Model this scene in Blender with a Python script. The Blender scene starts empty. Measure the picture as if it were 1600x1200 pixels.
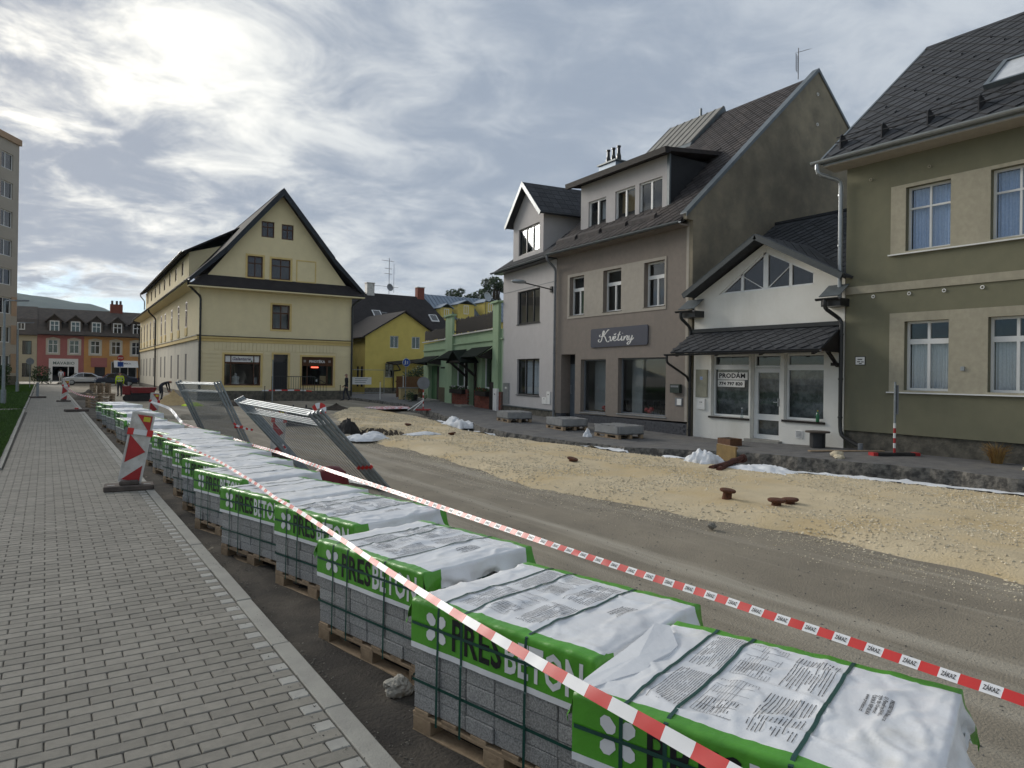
import bpy, bmesh, math, random
from mathutils import Vector, Matrix, noise
from mathutils.geometry import tessellate_polygon
R = math.radians
random.seed(7)
SC = bpy.context.scene
COL = SC.collection

# ------------------------------------------------------------------ camera
F_PX, YAW, PITCH, ROLL, CAM_H = 1080.0, R(34.0), R(0.15), R(0.79), 1.75
fw = Vector((math.sin(YAW) * math.cos(PITCH), math.cos(YAW) * math.cos(PITCH), math.sin(PITCH)))
rt = Vector((math.cos(YAW), -math.sin(YAW), 0))
up = rt.cross(fw)
r2 = rt * math.cos(ROLL) + up * math.sin(ROLL)
u2 = -rt * math.sin(ROLL) + up * math.cos(ROLL)
cd = bpy.data.cameras.new('camera')
cam = bpy.data.objects.new('camera', cd)
COL.objects.link(cam)
cam.matrix_world = Matrix(((r2.x, u2.x, -fw.x, 0), (r2.y, u2.y, -fw.y, 0), (r2.z, u2.z, -fw.z, CAM_H), (0, 0, 0, 1)))
cd.sensor_width = 36
cd.sensor_fit = 'HORIZONTAL'
cd.lens = F_PX / 1600 * 36
cd.shift_y = -18 / 1600
cd.clip_start, cd.clip_end = 0.05, 8000
SC.camera = cam

# ------------------------------------------------------------------ sky, sun, exposure
SUN_AZ, SUN_EL = R(-15), R(18)          # azimuth from +Y (street axis) towards +X
sun_dir = Vector((math.sin(SUN_AZ) * math.cos(SUN_EL), math.cos(SUN_AZ) * math.cos(SUN_EL), math.sin(SUN_EL)))
world = bpy.data.worlds.new('World')
SC.world = world
world.use_nodes = True
nt = world.node_tree
nt.nodes.clear()
def WN(t, **kw):
    n = nt.nodes.new(t)
    for k, v in kw.items():
        setattr(n, k, v)
    return n
def wl(a, b):
    nt.links.new(a, b)
def wmath(op, a, b=None, c=None, clamp=False):
    n = WN('ShaderNodeMath', operation=op, use_clamp=clamp)
    for i, q in enumerate((a, b, c)):
        if q is None:
            continue
        if isinstance(q, (int, float)):
            n.inputs[i].default_value = q
        else:
            wl(q, n.inputs[i])
    return n.outputs[0]
def wramp(fac, stops, interp='EASE'):
    n = WN('ShaderNodeValToRGB')
    n.color_ramp.interpolation = interp
    els = n.color_ramp.elements
    while len(els) < len(stops):
        els.new(0.5)
    for e, (p, c) in zip(els, stops):
        e.position = p
        e.color = (c, c, c, 1) if isinstance(c, (int, float)) else (*c, 1)
    wl(fac, n.inputs[0])
    return n.outputs[0]
def wmix(fac, a, b):
    n = WN('ShaderNodeMix', data_type='RGBA')
    wl(fac, n.inputs[0])
    for q, i in ((a, 6), (b, 7)):
        if isinstance(q, tuple):
            n.inputs[i].default_value = (*q, 1)
        else:
            wl(q, n.inputs[i])
    return n.outputs[2]
sky = WN('ShaderNodeTexSky', sky_type='NISHITA', sun_disc=False)
sky.sun_elevation, sky.sun_rotation = SUN_EL, SUN_AZ
sky.air_density, sky.dust_density, sky.ozone_density = 1.0, 0.35, 2.0
tc = WN('ShaderNodeTexCoord')
sep = WN('ShaderNodeSeparateXYZ')
wl(tc.outputs['Generated'], sep.inputs[0])
zc = wmath('MAXIMUM', sep.outputs[2], 0.0)
den = wmath('ADD', zc, 0.16)
cx = wmath('DIVIDE', sep.outputs[0], den)
cy = wmath('DIVIDE', sep.outputs[1], den)
comb = WN('ShaderNodeCombineXYZ')
wl(cx, comb.inputs[0]); wl(cy, comb.inputs[1])
def cloud(scale, detail, rough, dist, off, sx=1.0, sy=1.0):
    mp = WN('ShaderNodeMapping')
    mp.inputs['Location'].default_value = off
    mp.inputs['Rotation'].default_value = (0, 0, R(20))
    mp.inputs['Scale'].default_value = (sx, sy, 1)
    wl(comb.outputs[0], mp.inputs['Vector'])
    n = WN('ShaderNodeTexNoise')
    n.inputs['Scale'].default_value = scale
    n.inputs['Detail'].default_value = detail
    n.inputs['Roughness'].default_value = rough
    n.inputs['Distortion'].default_value = dist
    wl(mp.outputs[0], n.inputs['Vector'])
    return n.outputs['Fac']
n1 = cloud(0.8, 10, 0.62, 0.35, (5.4, 2.6, 0), 0.9, 1.05)
n2 = cloud(1.6, 9, 0.64, 0.5, (8.3, 4.1, 2), 1.0, 0.7)
n3 = cloud(3.6, 9, 0.62, 0.5, (1.3, 9.1, 5), 1.0, 1.05)
# cover: closed overhead, broken towards the horizon
elev = wramp(sep.outputs[2], [(0.0, 0.04), (0.07, 0.13), (0.14, 0.44), (0.30, 0.68)], 'LINEAR')
cov = wmath('ADD', wmath('MULTIPLY', n2, 0.75), elev)
cov = wmath('ADD', cov, wmath('MULTIPLY', wmath('SUBTRACT', n3, 0.5), 0.5))
cover = wramp(cov, [(0.50, 0.0), (0.66, 1.0)])
# thickness: thick parts grey, thin parts bright, brightest around the hidden sun
dotn = WN('ShaderNodeVectorMath', operation='DOT_PRODUCT')
wl(tc.outputs['Generated'], dotn.inputs[0])
dotn.inputs[1].default_value = sun_dir
glow = wmath('POWER', wmath('MAXIMUM', dotn.outputs['Value'], 0.0), 10.0)
thick = wmath('ADD', wmath('MULTIPLY', n1, 0.58), wmath('MULTIPLY', n3, 0.42))
thin = wramp(thick, [(0.36, 1.0), (0.58, 0.0)])
grey = wmix(thin, (1.50, 1.78, 2.20), (2.65, 2.88, 3.15))
lit = wmix(thin, (1.9, 2.05, 2.35), (9.0, 8.5, 7.3))
ccol = wmix(wmath('MULTIPLY', glow, 1.15, clamp=True), grey, lit)
dim = WN('ShaderNodeMix', data_type='RGBA', blend_type='MULTIPLY')
dim.inputs[0].default_value = 1.0
wl(sky.outputs[0], dim.inputs[6]); dim.inputs[7].default_value = (0.33, 0.40, 0.52, 1)
skymix = wmix(cover, dim.outputs[2], ccol)
bg = WN('ShaderNodeBackground')
bg.inputs['Strength'].default_value = 0.10
wl(skymix, bg.inputs['Color'])
wo = WN('ShaderNodeOutputWorld')
wl(bg.outputs[0], wo.inputs['Surface'])

sd = bpy.data.lights.new('sun', 'SUN')
sd.energy, sd.angle, sd.color = 2.0, R(28), (1.0, 0.95, 0.87)
sun = bpy.data.objects.new('sun', sd)
COL.objects.link(sun)
sun.rotation_euler = (-sun_dir).to_track_quat('-Z', 'Y').to_euler()
sun.location = (0, 20, 40)

SC.view_settings.view_transform = 'Standard'
SC.view_settings.look = 'None'
SC.view_settings.gamma = 1.0
SC.view_settings.use_curve_mapping = False
SC.view_settings.exposure = 1.15
SC.render.engine = 'CYCLES'
SC.render.resolution_x, SC.render.resolution_y = 1024, 768

# ------------------------------------------------------------------ materials
MATS = {}
def pm(name, col, col2=None, scale=6.0, rough=0.8, bump=0.0, bscale=None, spec=0.3, metal=0.0, detail=6, contrast=(0.35, 0.65),
       rnd=0.0, stain=None, stain_scale=1.2, stain_amt=(0.5, 0.75), streak=False, smap=(1, 1, 0.18)):
    """procedural principled material: two-tone noise, optional stains, per-piece tone and fine relief"""
    if name in MATS:
        return MATS[name]
    m = bpy.data.materials.new(name)
    m.use_nodes = True
    t = m.node_tree
    b = t.nodes['Principled BSDF']
    b.inputs['Roughness'].default_value = rough
    b.inputs['Metallic'].default_value = metal
    b.inputs['Specular IOR Level'].default_value = spec
    co = t.nodes.new('ShaderNodeNewGeometry')
    vec = co.outputs['Position']
    def nz(sc, det, vec=vec, ro=0.6):
        n = t.nodes.new('ShaderNodeTexNoise')
        n.inputs['Scale'].default_value = sc
        n.inputs['Detail'].default_value = det
        n.inputs['Roughness'].default_value = ro
        t.links.new(vec, n.inputs['Vector'])
        return n.outputs['Fac']
    def ramp(fac, p0, p1, c0, c1):
        r = t.nodes.new('ShaderNodeValToRGB')
        r.color_ramp.elements[0].position, r.color_ramp.elements[1].position = p0, p1
        r.color_ramp.elements[0].color, r.color_ramp.elements[1].color = (*c0, 1), (*c1, 1)
        t.links.new(fac, r.inputs[0])
        return r.outputs[0]
    def mix(fac, a, bb, mode='MIX'):
        n = t.nodes.new('ShaderNodeMix')
        n.data_type = 'RGBA'
        n.blend_type = mode
        if isinstance(fac, float):
            n.inputs[0].default_value = fac
        else:
            t.links.new(fac, n.inputs[0])
        for q, i in ((a, 6), (bb, 7)):
            if isinstance(q, tuple):
                n.inputs[i].default_value = (*q, 1)
            else:
                t.links.new(q, n.inputs[i])
        return n.outputs[2]
    col2 = col2 or tuple(c * 0.8 for c in col)
    c = ramp(nz(scale, detail), contrast[0], contrast[1], col2, col)
    if stain:
        sv = vec
        if streak:
            mp = t.nodes.new('ShaderNodeMapping')
            mp.inputs['Scale'].default_value = smap
            t.links.new(vec, mp.inputs['Vector'])
            sv = mp.outputs[0]
        sf = ramp(nz(stain_scale, 7, sv, 0.65), stain_amt[0], stain_amt[1], (0, 0, 0), (1, 1, 1))
        c = mix(sf, c, stain)
    if rnd:
        g = t.nodes.new('ShaderNodeNewGeometry')
        oi = t.nodes.new('ShaderNodeObjectInfo')
        ad = t.nodes.new('ShaderNodeMath'); ad.operation = 'ADD'
        t.links.new(g.outputs['Random Per Island'], ad.inputs[0]); t.links.new(oi.outputs['Random'], ad.inputs[1])
        fr = t.nodes.new('ShaderNodeMath'); fr.operation = 'FRACT'
        t.links.new(ad.outputs[0], fr.inputs[0])
        mr = t.nodes.new('ShaderNodeMapRange')
        mr.inputs['To Min'].default_value, mr.inputs['To Max'].default_value = 1 - rnd, 1 + rnd
        t.links.new(fr.outputs[0], mr.inputs['Value'])
        c = mix(1.0, c, mr.outputs[0], 'MULTIPLY')
    t.links.new(c, b.inputs['Base Color'])
    if bump:
        bn = t.nodes.new('ShaderNodeBump')
        bn.inputs['Strength'].default_value = min(1.0, bump)
        bn.inputs['Distance'].default_value = 0.02
        t.links.new(nz(bscale or scale * 6, 8), bn.inputs['Height'])
        t.links.new(bn.outputs[0], b.inputs['Normal'])
    MATS[name] = m
    return m

def glass_mat(name='window_glass', tint=(0.76, 0.80, 0.82), refl=1.0):
    if name in MATS:
        return MATS[name]
    m = bpy.data.materials.new(name)
    m.use_nodes = True
    t = m.node_tree
    t.nodes.clear()
    o = t.nodes.new('ShaderNodeOutputMaterial')
    mx = t.nodes.new('ShaderNodeMixShader')
    tr = t.nodes.new('ShaderNodeBsdfTransparent')
    tr.inputs[0].default_value = (*tint, 1)
    gl = t.nodes.new('ShaderNodeBsdfGlossy')
    gl.inputs['Roughness'].default_value = 0.03
    gl.inputs['Color'].default_value = (0.9, 0.95, 1, 1)
    lw = t.nodes.new('ShaderNodeLayerWeight')
    pw = t.nodes.new('ShaderNodeMath'); pw.operation = 'POWER'
    pw.inputs[1].default_value = 3.5
    t.links.new(lw.outputs['Facing'], pw.inputs[0])
    ml = t.nodes.new('ShaderNodeMath'); ml.operation = 'MULTIPLY_ADD'; ml.use_clamp = True
    ml.inputs[1].default_value = refl; ml.inputs[2].default_value = 0.07
    t.links.new(pw.outputs[0], ml.inputs[0])
    t.links.new(ml.outputs[0], mx.inputs[0]); t.links.new(tr.outputs[0], mx.inputs[1]); t.links.new(gl.outputs[0], mx.inputs[2])
    t.links.new(mx.outputs[0], o.inputs['Surface'])
    MATS[name] = m
    return m

# ------------------------------------------------------------------ mesh builder
class MB:
    def __init__(s):
        s.v, s.f, s.m = [], [], []
    def add(s, vs, fs, mi=0):
        o = len(s.v)
        s.v += [tuple(p) for p in vs]
        for f in fs:
            s.f.append(tuple(o + i for i in f)); s.m.append(mi)
        return s
    def quad(s, a, b, c, d, mi=0):
        return s.add((a, b, c, d), ((0, 1, 2, 3),), mi)
    def box(s, x0, x1, y0, y1, z0, z1, mi=0):
        v = [(x, y, z) for z in (z0, z1) for y in (y0, y1) for x in (x0, x1)]
        return s.add(v, ((0, 2, 3, 1), (4, 5, 7, 6), (0, 1, 5, 4), (2, 6, 7, 3), (0, 4, 6, 2), (1, 3, 7, 5)), mi)
    def obox(s, M, x0, x1, y0, y1, z0, z1, mi=0):
        v = [tuple(M @ Vector((x, y, z))) for z in (z0, z1) for y in (y0, y1) for x in (x0, x1)]
        return s.add(v, ((0, 2, 3, 1), (4, 5, 7, 6), (0, 1, 5, 4), (2, 6, 7, 3), (0, 4, 6, 2), (1, 3, 7, 5)), mi)
    def extr(s, pts, vec, mi=0):
        """closed polygon (3-D points) extruded by vec"""
        n = len(pts)
        vec = Vector(vec)
        a = [Vector(p) for p in pts]
        vs = a + [p + vec for p in a]
        fs = [tuple(range(n - 1, -1, -1)), tuple(range(n, 2 * n))] + [(i, (i + 1) % n, n + (i + 1) % n, n + i) for i in range(n)]
        return s.add(vs, fs, mi)
    def tube(s, path, r, n=8, mi=0, cap=True):
        P = [Vector(p) for p in path]
        rings = []
        side = None
        for i, p in enumerate(P):
            t = (P[min(i + 1, len(P) - 1)] - P[max(i - 1, 0)]).normalized()
            if side is None:
                side = t.orthogonal().normalized()
            side = (side - t * side.dot(t))
            side = side.normalized() if side.length > 1e-6 else t.orthogonal().normalized()
            b = t.cross(side)
            rr = r[i] if isinstance(r, (list, tuple)) else r
            rings.append([p + (side * math.cos(2 * math.pi * k / n) + b * math.sin(2 * math.pi * k / n)) * rr for k in range(n)])
        vs = [q for ring in rings for q in ring]
        fs = [(i * n + k, i * n + (k + 1) % n, (i + 1) * n + (k + 1) % n, (i + 1) * n + k) for i in range(len(P) - 1) for k in range(n)]
        if cap:
            fs += [tuple(range(n - 1, -1, -1)), tuple((len(P) - 1) * n + k for k in range(n))]
        return s.add(vs, fs, mi)
    def cyl(s, c, r, h, n=16, mi=0, r1=None):
        c = Vector(c)
        r1 = r if r1 is None else r1
        vs = [c + Vector((r * math.cos(2 * math.pi * k / n), r * math.sin(2 * math.pi * k / n), 0)) for k in range(n)]
        vs += [c + Vector((r1 * math.cos(2 * math.pi * k / n), r1 * math.sin(2 * math.pi * k / n), h)) for k in range(n)]
        fs = [(k, (k + 1) % n, n + (k + 1) % n, n + k) for k in range(n)] + [tuple(range(n - 1, -1, -1)), tuple(range(n, 2 * n))]
        return s.add(vs, fs, mi)
    def lathe(s, c, prof, n=20, mi=0):
        c = Vector(c)
        vs = [c + Vector((r * math.cos(2 * math.pi * k / n), r * math.sin(2 * math.pi * k / n), z)) for r, z in prof for k in range(n)]
        fs = [(i * n + k, i * n + (k + 1) % n, (i + 1) * n + (k + 1) % n, (i + 1) * n + k) for i in range(len(prof) - 1) for k in range(n)]
        return s.add(vs, fs, mi)
    def holes(s, outer, holes, y, depth=0.0, mi=0, M=None, sides=0.0):
        """wall sheet in the x-z plane at y, with rectangular openings (x0,x1,z0,z1) and reveals going to y-depth"""
        loops = [[Vector((x, z, 0)) for x, z in outer]] + [[Vector((a, c, 0)), Vector((b, c, 0)), Vector((b, d, 0)), Vector((a, d, 0))] for a, b, c, d in holes]
        flat = [q for l in loops for q in l]
        tr = tessellate_polygon(loops)
        T = (lambda p: tuple(M @ Vector(p))) if M else (lambda p: p)
        s.add([T((q.x, y, q.y)) for q in flat], tr, mi)
        if depth:
            for a, b, c, d in holes:
                for p, q in (((a, c), (b, c)), ((b, c), (b, d)), ((b, d), (a, d)), ((a, d), (a, c))):
                    s.quad(T((p[0], y, p[1])), T((q[0], y, q[1])), T((q[0], y - depth, q[1])), T((p[0], y - depth, p[1])), mi)
        if sides:
            n = len(outer)
            for i in range(n):
                p, q = outer[i], outer[(i + 1) % n]
                s.quad(T((p[0], y, p[1])), T((q[0], y, q[1])), T((q[0], y - sides, q[1])), T((p[0], y - sides, p[1])), mi)
        return s
    def mesh(s, name, mats):
        me = bpy.data.meshes.new(name)
        me.from_pydata(s.v, [], s.f)
        for m in (mats if isinstance(mats, (list, tuple)) else [mats]):
            me.materials.append(m)
        if any(s.m):
            me.polygons.foreach_set('material_index', s.m)
        bm = bmesh.new(); bm.from_mesh(me)
        bmesh.ops.recalc_face_normals(bm, faces=bm.faces)
        bm.to_mesh(me); bm.free()
        me.update()
        return me
    def build(s, name, mats, parent=None, smooth=False, kind=None, label=None, loc=None, rz=0.0, bevel=0.0):
        me = s.mesh(name, mats)
        if bevel:
            bm = bmesh.new(); bm.from_mesh(me)
            bmesh.ops.bevel(bm, geom=bm.edges[:], offset=bevel, segments=1, affect='EDGES', profile=0.5)
            bm.to_mesh(me); bm.free()
        if smooth:
            me.polygons.foreach_set('use_smooth', [True] * len(me.polygons))
        return link(me, name, parent, kind, label, loc, rz)

def link(me, name, parent=None, kind=None, label=None, loc=None, rz=0.0):
    o = bpy.data.objects.new(name, me)
    COL.objects.link(o)
    if parent:
        o.parent = parent
    if loc is not None:
        o.location = loc
    if rz:
        o.rotation_euler = (0, 0, rz)
    if kind:
        o['kind'] = kind
    if label:
        o['label'] = label
    return o
def tag(o, label, cat, group=None):
    o['label'] = label; o['category'] = cat
    if group:
        o['group'] = group
    return o
def thing(name, label, cat, loc=(0, 0, 0), rz=0.0, group=None):
    o = bpy.data.objects.new(name, None)
    o.empty_display_size = 0.3
    COL.objects.link(o)
    o.location = loc
    o.rotation_euler = (0, 0, rz)
    return tag(o, label, cat, group)
def facade(name, label, cat, O, ang, group=None):
    """Empty at a house corner: local x runs along the facade away from the camera, y outwards to the street"""
    return thing(name, label, cat, (O[0], O[1], 0), R(90 - ang), group)
def lerp(a, b, t):
    return a + (b - a) * t
def fbm(x, y, z=0.0, o=4):
    return noise.fractal(Vector((x, y, z)), 1.0, 2.0, o)
def polyx(tab, y):
    """piecewise-linear lookup in [(y, x), ...]"""
    if y <= tab[0][0]:
        return tab[0][1]
    for (y0, x0), (y1, x1) in zip(tab, tab[1:]):
        if y <= y1:
            return lerp(x0, x1, (y - y0) / (y1 - y0))
    return tab[-1][1]

def text_mesh(body, size=1.0, bold=0.0, shear=0.0, width=1.0, align='LEFT'):
    """flat text -> (verts 2-D, faces), baseline at 0"""
    cu = bpy.data.curves.new('lettering', 'FONT')
    cu.body, cu.size, cu.offset, cu.shear = body, size, bold, shear
    cu.align_x = align
    cu.space_character = 1.06
    cu.resolution_u = 2
    o = bpy.data.objects.new('lettering', cu)
    COL.objects.link(o)
    bpy.context.view_layer.update()
    me = bpy.data.meshes.new_from_object(o.evaluated_get(bpy.context.evaluated_depsgraph_get()))
    vs = [(v.co.x * width, v.co.y) for v in me.vertices]
    fs = [tuple(p.vertices) for p in me.polygons]
    bpy.data.objects.remove(o); bpy.data.curves.remove(cu); bpy.data.meshes.remove(me)
    return vs, fs
def put_text(mb, body, fn, size, bold=0.0, shear=0.0, width=1.0, fit=None, mi=0, align='LEFT'):
    """adds text to a builder; fn maps (u, v) to a point; fit = wanted text length"""
    vs, fs = text_mesh(body, size, bold, shear, width, align)
    if fit:
        x0 = min(p[0] for p in vs); x1 = max(p[0] for p in vs)
        k = fit / (x1 - x0)
        vs = [((p[0] - x0) * k, p[1]) for p in vs]
    mb.add([fn(*p) for p in vs], fs, mi)
    return mb

# ------------------------------------------------------------------ palette (real-world base colours)
M_ = dict(
    paver=pm('paver_concrete', (0.255, 0.238, 0.202), (0.21, 0.196, 0.168), 14, 0.9, 0.5, 120, rnd=0.12, stain=(0.190, 0.177, 0.150), stain_scale=0.9, stain_amt=(0.45, 0.75)),
    paver_light=pm('paver_light', (0.36, 0.35, 0.315), (0.31, 0.30, 0.275), 14, 0.9, 0.4, 120, rnd=0.06),
    joint=pm('joint_sand', (0.055, 0.052, 0.046), None, 30, 0.95, 0.3),
    kerb=pm('kerb_concrete', (0.31, 0.30, 0.265), (0.26, 0.25, 0.225), 5, 0.9, 0.4, 90, rnd=0.05),
    asphalt=pm('old_asphalt', (0.165, 0.16, 0.155), (0.115, 0.112, 0.11), 3, 0.95, 0.8, 60, stain=(0.20, 0.185, 0.16), stain_scale=0.9),
    plaster_olive=pm('plaster_olive', (0.192, 0.184, 0.122), (0.172, 0.166, 0.111), 3, 0.95, 0.25, 160, stain=(0.143, 0.140, 0.098), stain_scale=0.6, stain_amt=(0.46, 0.74), streak=True),
    plaster_olive_light=pm('plaster_olive_light', (0.40, 0.365, 0.275), (0.345, 0.315, 0.24), 8, 0.95, 0.25, 160, stain=(0.29, 0.268, 0.205), stain_scale=1.0, streak=True),
    plaster_brown=pm('plaster_brown', (0.255, 0.217, 0.186), (0.228, 0.195, 0.168), 6, 0.95, 0.25, 160, stain=(0.205, 0.178, 0.155), stain_scale=0.5, stain_amt=(0.5, 0.8), streak=True),
    plaster_beige=pm('plaster_beige', (0.41, 0.37, 0.315), (0.37, 0.335, 0.285), 6, 0.95, 0.2, 160),
    plaster_grey=pm('plaster_grey', (0.50, 0.475, 0.465), (0.47, 0.445, 0.435), 3, 0.95, 0.15, 160, stain=(0.43, 0.41, 0.40), stain_scale=0.6, stain_amt=(0.5, 0.8), streak=True),
    plaster_white=pm('plaster_white', (0.79, 0.77, 0.71), (0.74, 0.72, 0.66), 2, 0.95, 0.2, 120, stain=(0.60, 0.575, 0.50), stain_scale=0.8, stain_amt=(0.52, 0.8), streak=True),
    plaster_yellow=pm('plaster_yellow', (0.78, 0.665, 0.415), (0.73, 0.62, 0.385), 2, 0.95, 0.1, 80, stain=(0.67, 0.565, 0.36), stain_scale=0.4, stain_amt=(0.5, 0.85), streak=True),
    plaster_yellow_trim=pm('plaster_yellow_trim', (0.70, 0.53, 0.23), (0.64, 0.48, 0.20), 2, 0.95),
    plaster_pale=pm('plaster_pale', (0.58, 0.54, 0.44), (0.52, 0.485, 0.40), 1.5, 0.95, 0.1, 80, stain=(0.42, 0.39, 0.33), stain_scale=0.5, streak=True),
    plaster_ochre=pm('plaster_ochre', (0.66, 0.53, 0.15), (0.59, 0.47, 0.13), 1.5, 0.95),
    plaster_green=pm('plaster_green', (0.32, 0.43, 0.27), (0.29, 0.395, 0.245), 2, 0.95, 0.1, 80, stain=(0.25, 0.34, 0.205), stain_scale=0.8, streak=True),
    green_dark=pm('green_dark', (0.07, 0.16, 0.07), None, 4, 0.8),
    old_gable=pm('old_gable_plaster', (0.33, 0.285, 0.205), (0.225, 0.20, 0.15), 1.6, 0.95, 0.5, 40, stain=(0.11, 0.10, 0.08), stain_scale=0.30, stain_amt=(0.38, 0.74)),
    slate=pm('slate', (0.056, 0.058, 0.063), (0.040, 0.042, 0.046), 8, 0.75, 0.25, 60, rnd=0.2, spec=0.2),
    slate_brown=pm('slate_brown', (0.060, 0.052, 0.051), (0.040, 0.036, 0.036), 6, 0.8, 0.3, 60, rnd=0.25, spec=0.2, stain=(0.078, 0.066, 0.060), stain_scale=0.8),
    roof_far=pm('roof_far', (0.042, 0.037, 0.036), (0.030, 0.027, 0.027), 2, 0.9, 0.3, 12, spec=0.15),
    roof_row=pm('roof_row', (0.105, 0.085, 0.07), (0.07, 0.06, 0.052), 2, 0.8, 0.3, 12),
    roof_sheet=pm('roof_sheet_metal', (0.20, 0.25, 0.31), (0.165, 0.21, 0.265), 0.8, 0.42, 0, metal=0.35, spec=0.5),
    flash=pm('flashing_metal', (0.135, 0.155, 0.165), (0.10, 0.118, 0.128), 5, 0.45, 0.1, spec=0.5, metal=0.3),
    seam=pm('seam_metal', (0.26, 0.25, 0.22), (0.21, 0.20, 0.18), 3, 0.6, metal=0.2),
    zinc=pm('zinc', (0.36, 0.38, 0.39), (0.30, 0.32, 0.33), 6, 0.38, spec=0.5, metal=0.6),
    pipe_grey=pm('pipe_grey', (0.19, 0.20, 0.215), None, 6, 0.45, spec=0.5),
    black_paint=pm('black_paint', (0.012, 0.012, 0.013), (0.02, 0.02, 0.02), 8, 0.35, spec=0.5),
    wood_dark=pm('wood_dark', (0.020, 0.015, 0.012), (0.013, 0.010, 0.009), 10, 0.7, 0.3),
    wood_brown=pm('wood_brown', (0.16, 0.075, 0.035), (0.11, 0.05, 0.025), 12, 0.6, 0.2),
    win_brown=pm('window_brown', (0.10, 0.040, 0.016), (0.07, 0.03, 0.012), 14, 0.5),
    win_white=pm('window_white', (0.76, 0.76, 0.74), (0.70, 0.70, 0.68), 4, 0.4, spec=0.5),
    win_dark=pm('window_dark', (0.018, 0.019, 0.021), None, 4, 0.35, spec=0.5),
    curtain=pm('curtain_white', (0.72, 0.74, 0.76), (0.62, 0.64, 0.67), 30, 0.9),
    curtain_sky_tint=pm('curtain_sky_tint', (0.55, 0.65, 0.78), (0.42, 0.54, 0.70), 22, 0.9),  # white curtain, blue sky reflection of the panes painted into the cloth colour
    film=pm('plastic_film_sheet', (0.17, 0.18, 0.175), (0.07, 0.075, 0.07), 5, 0.35, 0.9, 6, spec=0.5, contrast=(0.42, 0.6)),
    room=pm('room_dark', (0.05, 0.048, 0.045), None, 3, 0.9),
    stone_plinth=pm('stone_plinth', (0.16, 0.145, 0.115), (0.075, 0.07, 0.058), 5, 0.95, 0.9, 20),
    brick_red=pm('brick_red', (0.23, 0.070, 0.045), (0.16, 0.05, 0.035), 9, 0.9, 0.4, 60, rnd=0.2),
    white_paint=pm('white_paint', (0.78, 0.77, 0.74), (0.70, 0.69, 0.66), 6, 0.5, spec=0.4),
    dirty_white=pm('dirty_white', (0.66, 0.64, 0.60), (0.52, 0.50, 0.46), 7, 0.6, stain=(0.36, 0.33, 0.28), stain_scale=4),
    red_paint=pm('red_paint', (0.42, 0.022, 0.022), (0.34, 0.018, 0.02), 5, 0.4, spec=0.5),
    red_tape=pm('red_tape', (0.56, 0.026, 0.022), (0.50, 0.024, 0.02), 6, 0.35, spec=0.5),
    white_tape=pm('white_tape', (0.72, 0.72, 0.72), (0.67, 0.67, 0.68), 6, 0.35, spec=0.5),
    ink=pm('ink_black', (0.012, 0.012, 0.014), None, 4, 0.5),
    ink_grey=pm('ink_grey', (0.18, 0.18, 0.20), None, 4, 0.6),
    film_white=pm('film_white', (0.74, 0.745, 0.75), (0.67, 0.675, 0.685), 3, 0.36, 0.2, 16, spec=0.45, stain=(0.56, 0.55, 0.51), stain_scale=3.0, stain_amt=(0.58, 0.8)),
    film_green=pm('film_green', (0.085, 0.33, 0.025), (0.07, 0.27, 0.02), 3, 0.32, 0.35, 9, spec=0.5),
    strap=pm('strap_green', (0.008, 0.060, 0.045), (0.006, 0.045, 0.035), 10, 0.4, spec=0.5),
    block=pm('block_concrete', (0.42, 0.415, 0.40), (0.205, 0.205, 0.20), 110, 0.95, 0.7, 150, rnd=0.12, detail=3),
    pallet_wood=pm('pallet_wood', (0.36, 0.265, 0.17), (0.25, 0.18, 0.115), 9, 0.85, 0.4, 40, rnd=0.18),
    galv=pm('galvanised', (0.30, 0.325, 0.335), (0.22, 0.24, 0.25), 14, 0.42, spec=0.5, metal=0.55),
    rust=pm('rust', (0.13, 0.052, 0.028), (0.07, 0.032, 0.02), 12, 0.9, 0.6, 40),
    fleece=pm('fleece_white', (0.74, 0.75, 0.76), (0.62, 0.63, 0.64), 6, 0.85, 0.4, 14),
    soil=pm('soil_dark', (0.06, 0.047, 0.035), (0.032, 0.026, 0.02), 6, 1.0, 0.9, 20),
    sand=pm('sand_heap', (0.46, 0.335, 0.17), (0.38, 0.27, 0.14), 7, 1.0, 0.6, 40),
    steel_dark=pm('steel_dark', (0.05, 0.05, 0.052), None, 8, 0.5, metal=0.5),
    rubber=pm('rubber', (0.022, 0.021, 0.02), (0.04, 0.037, 0.034), 6, 0.85, 0.3),
    skin=pm('skin', (0.42, 0.24, 0.17), None, 8, 0.6),
)
GLASS = glass_mat(refl=0.6)
GLASS_SKY_TINT = glass_mat('window_glass_sky_tint', (0.80, 0.85, 0.92), 0.9)  # blue of the sky reflection put into the pane tint
GLASS_DARK = pm('glass_dark', (0.014, 0.017, 0.019), (0.022, 0.026, 0.028), 0.9, 0.06, spec=0.9)

# ------------------------------------------------------------------ ground levels
GRAVEL_NEAR = [(-6, 7.6), (2.7, 7.7), (5.1, 7.8), (7.3, 7.3), (10.2, 6.95), (13.2, 7.3), (15.9, 7.6), (17.8, 7.5), (20.5, 7.9), (23.6, 8.84), (31.2, 11.06), (35, 13.3)]
GRAVEL_FAR = [(-6, 14.0), (4.7, 13.5), (8.8, 12.35), (13.5, 11.9), (17, 11.5), (20, 11.7), (25.4, 13.2), (30, 13.7), (35, 13.9)]
PAVE_EDGE = [(-6, 14.7), (5.1, 14.6), (6.8, 14.6), (8.4, 14.25), (10.9, 13.9), (13.1, 12.9), (16.5, 12.3), (19.7, 12.35), (25.8, 14.0), (30, 15.3), (36, 17.0), (44, 17.6)]
PAVE_Z = [(-6, 0.02), (9, 0.0), (11, -0.05), (14, -0.14), (17, -0.12), (21, -0.04), (26, -0.02), (60, 0.0)]
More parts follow.
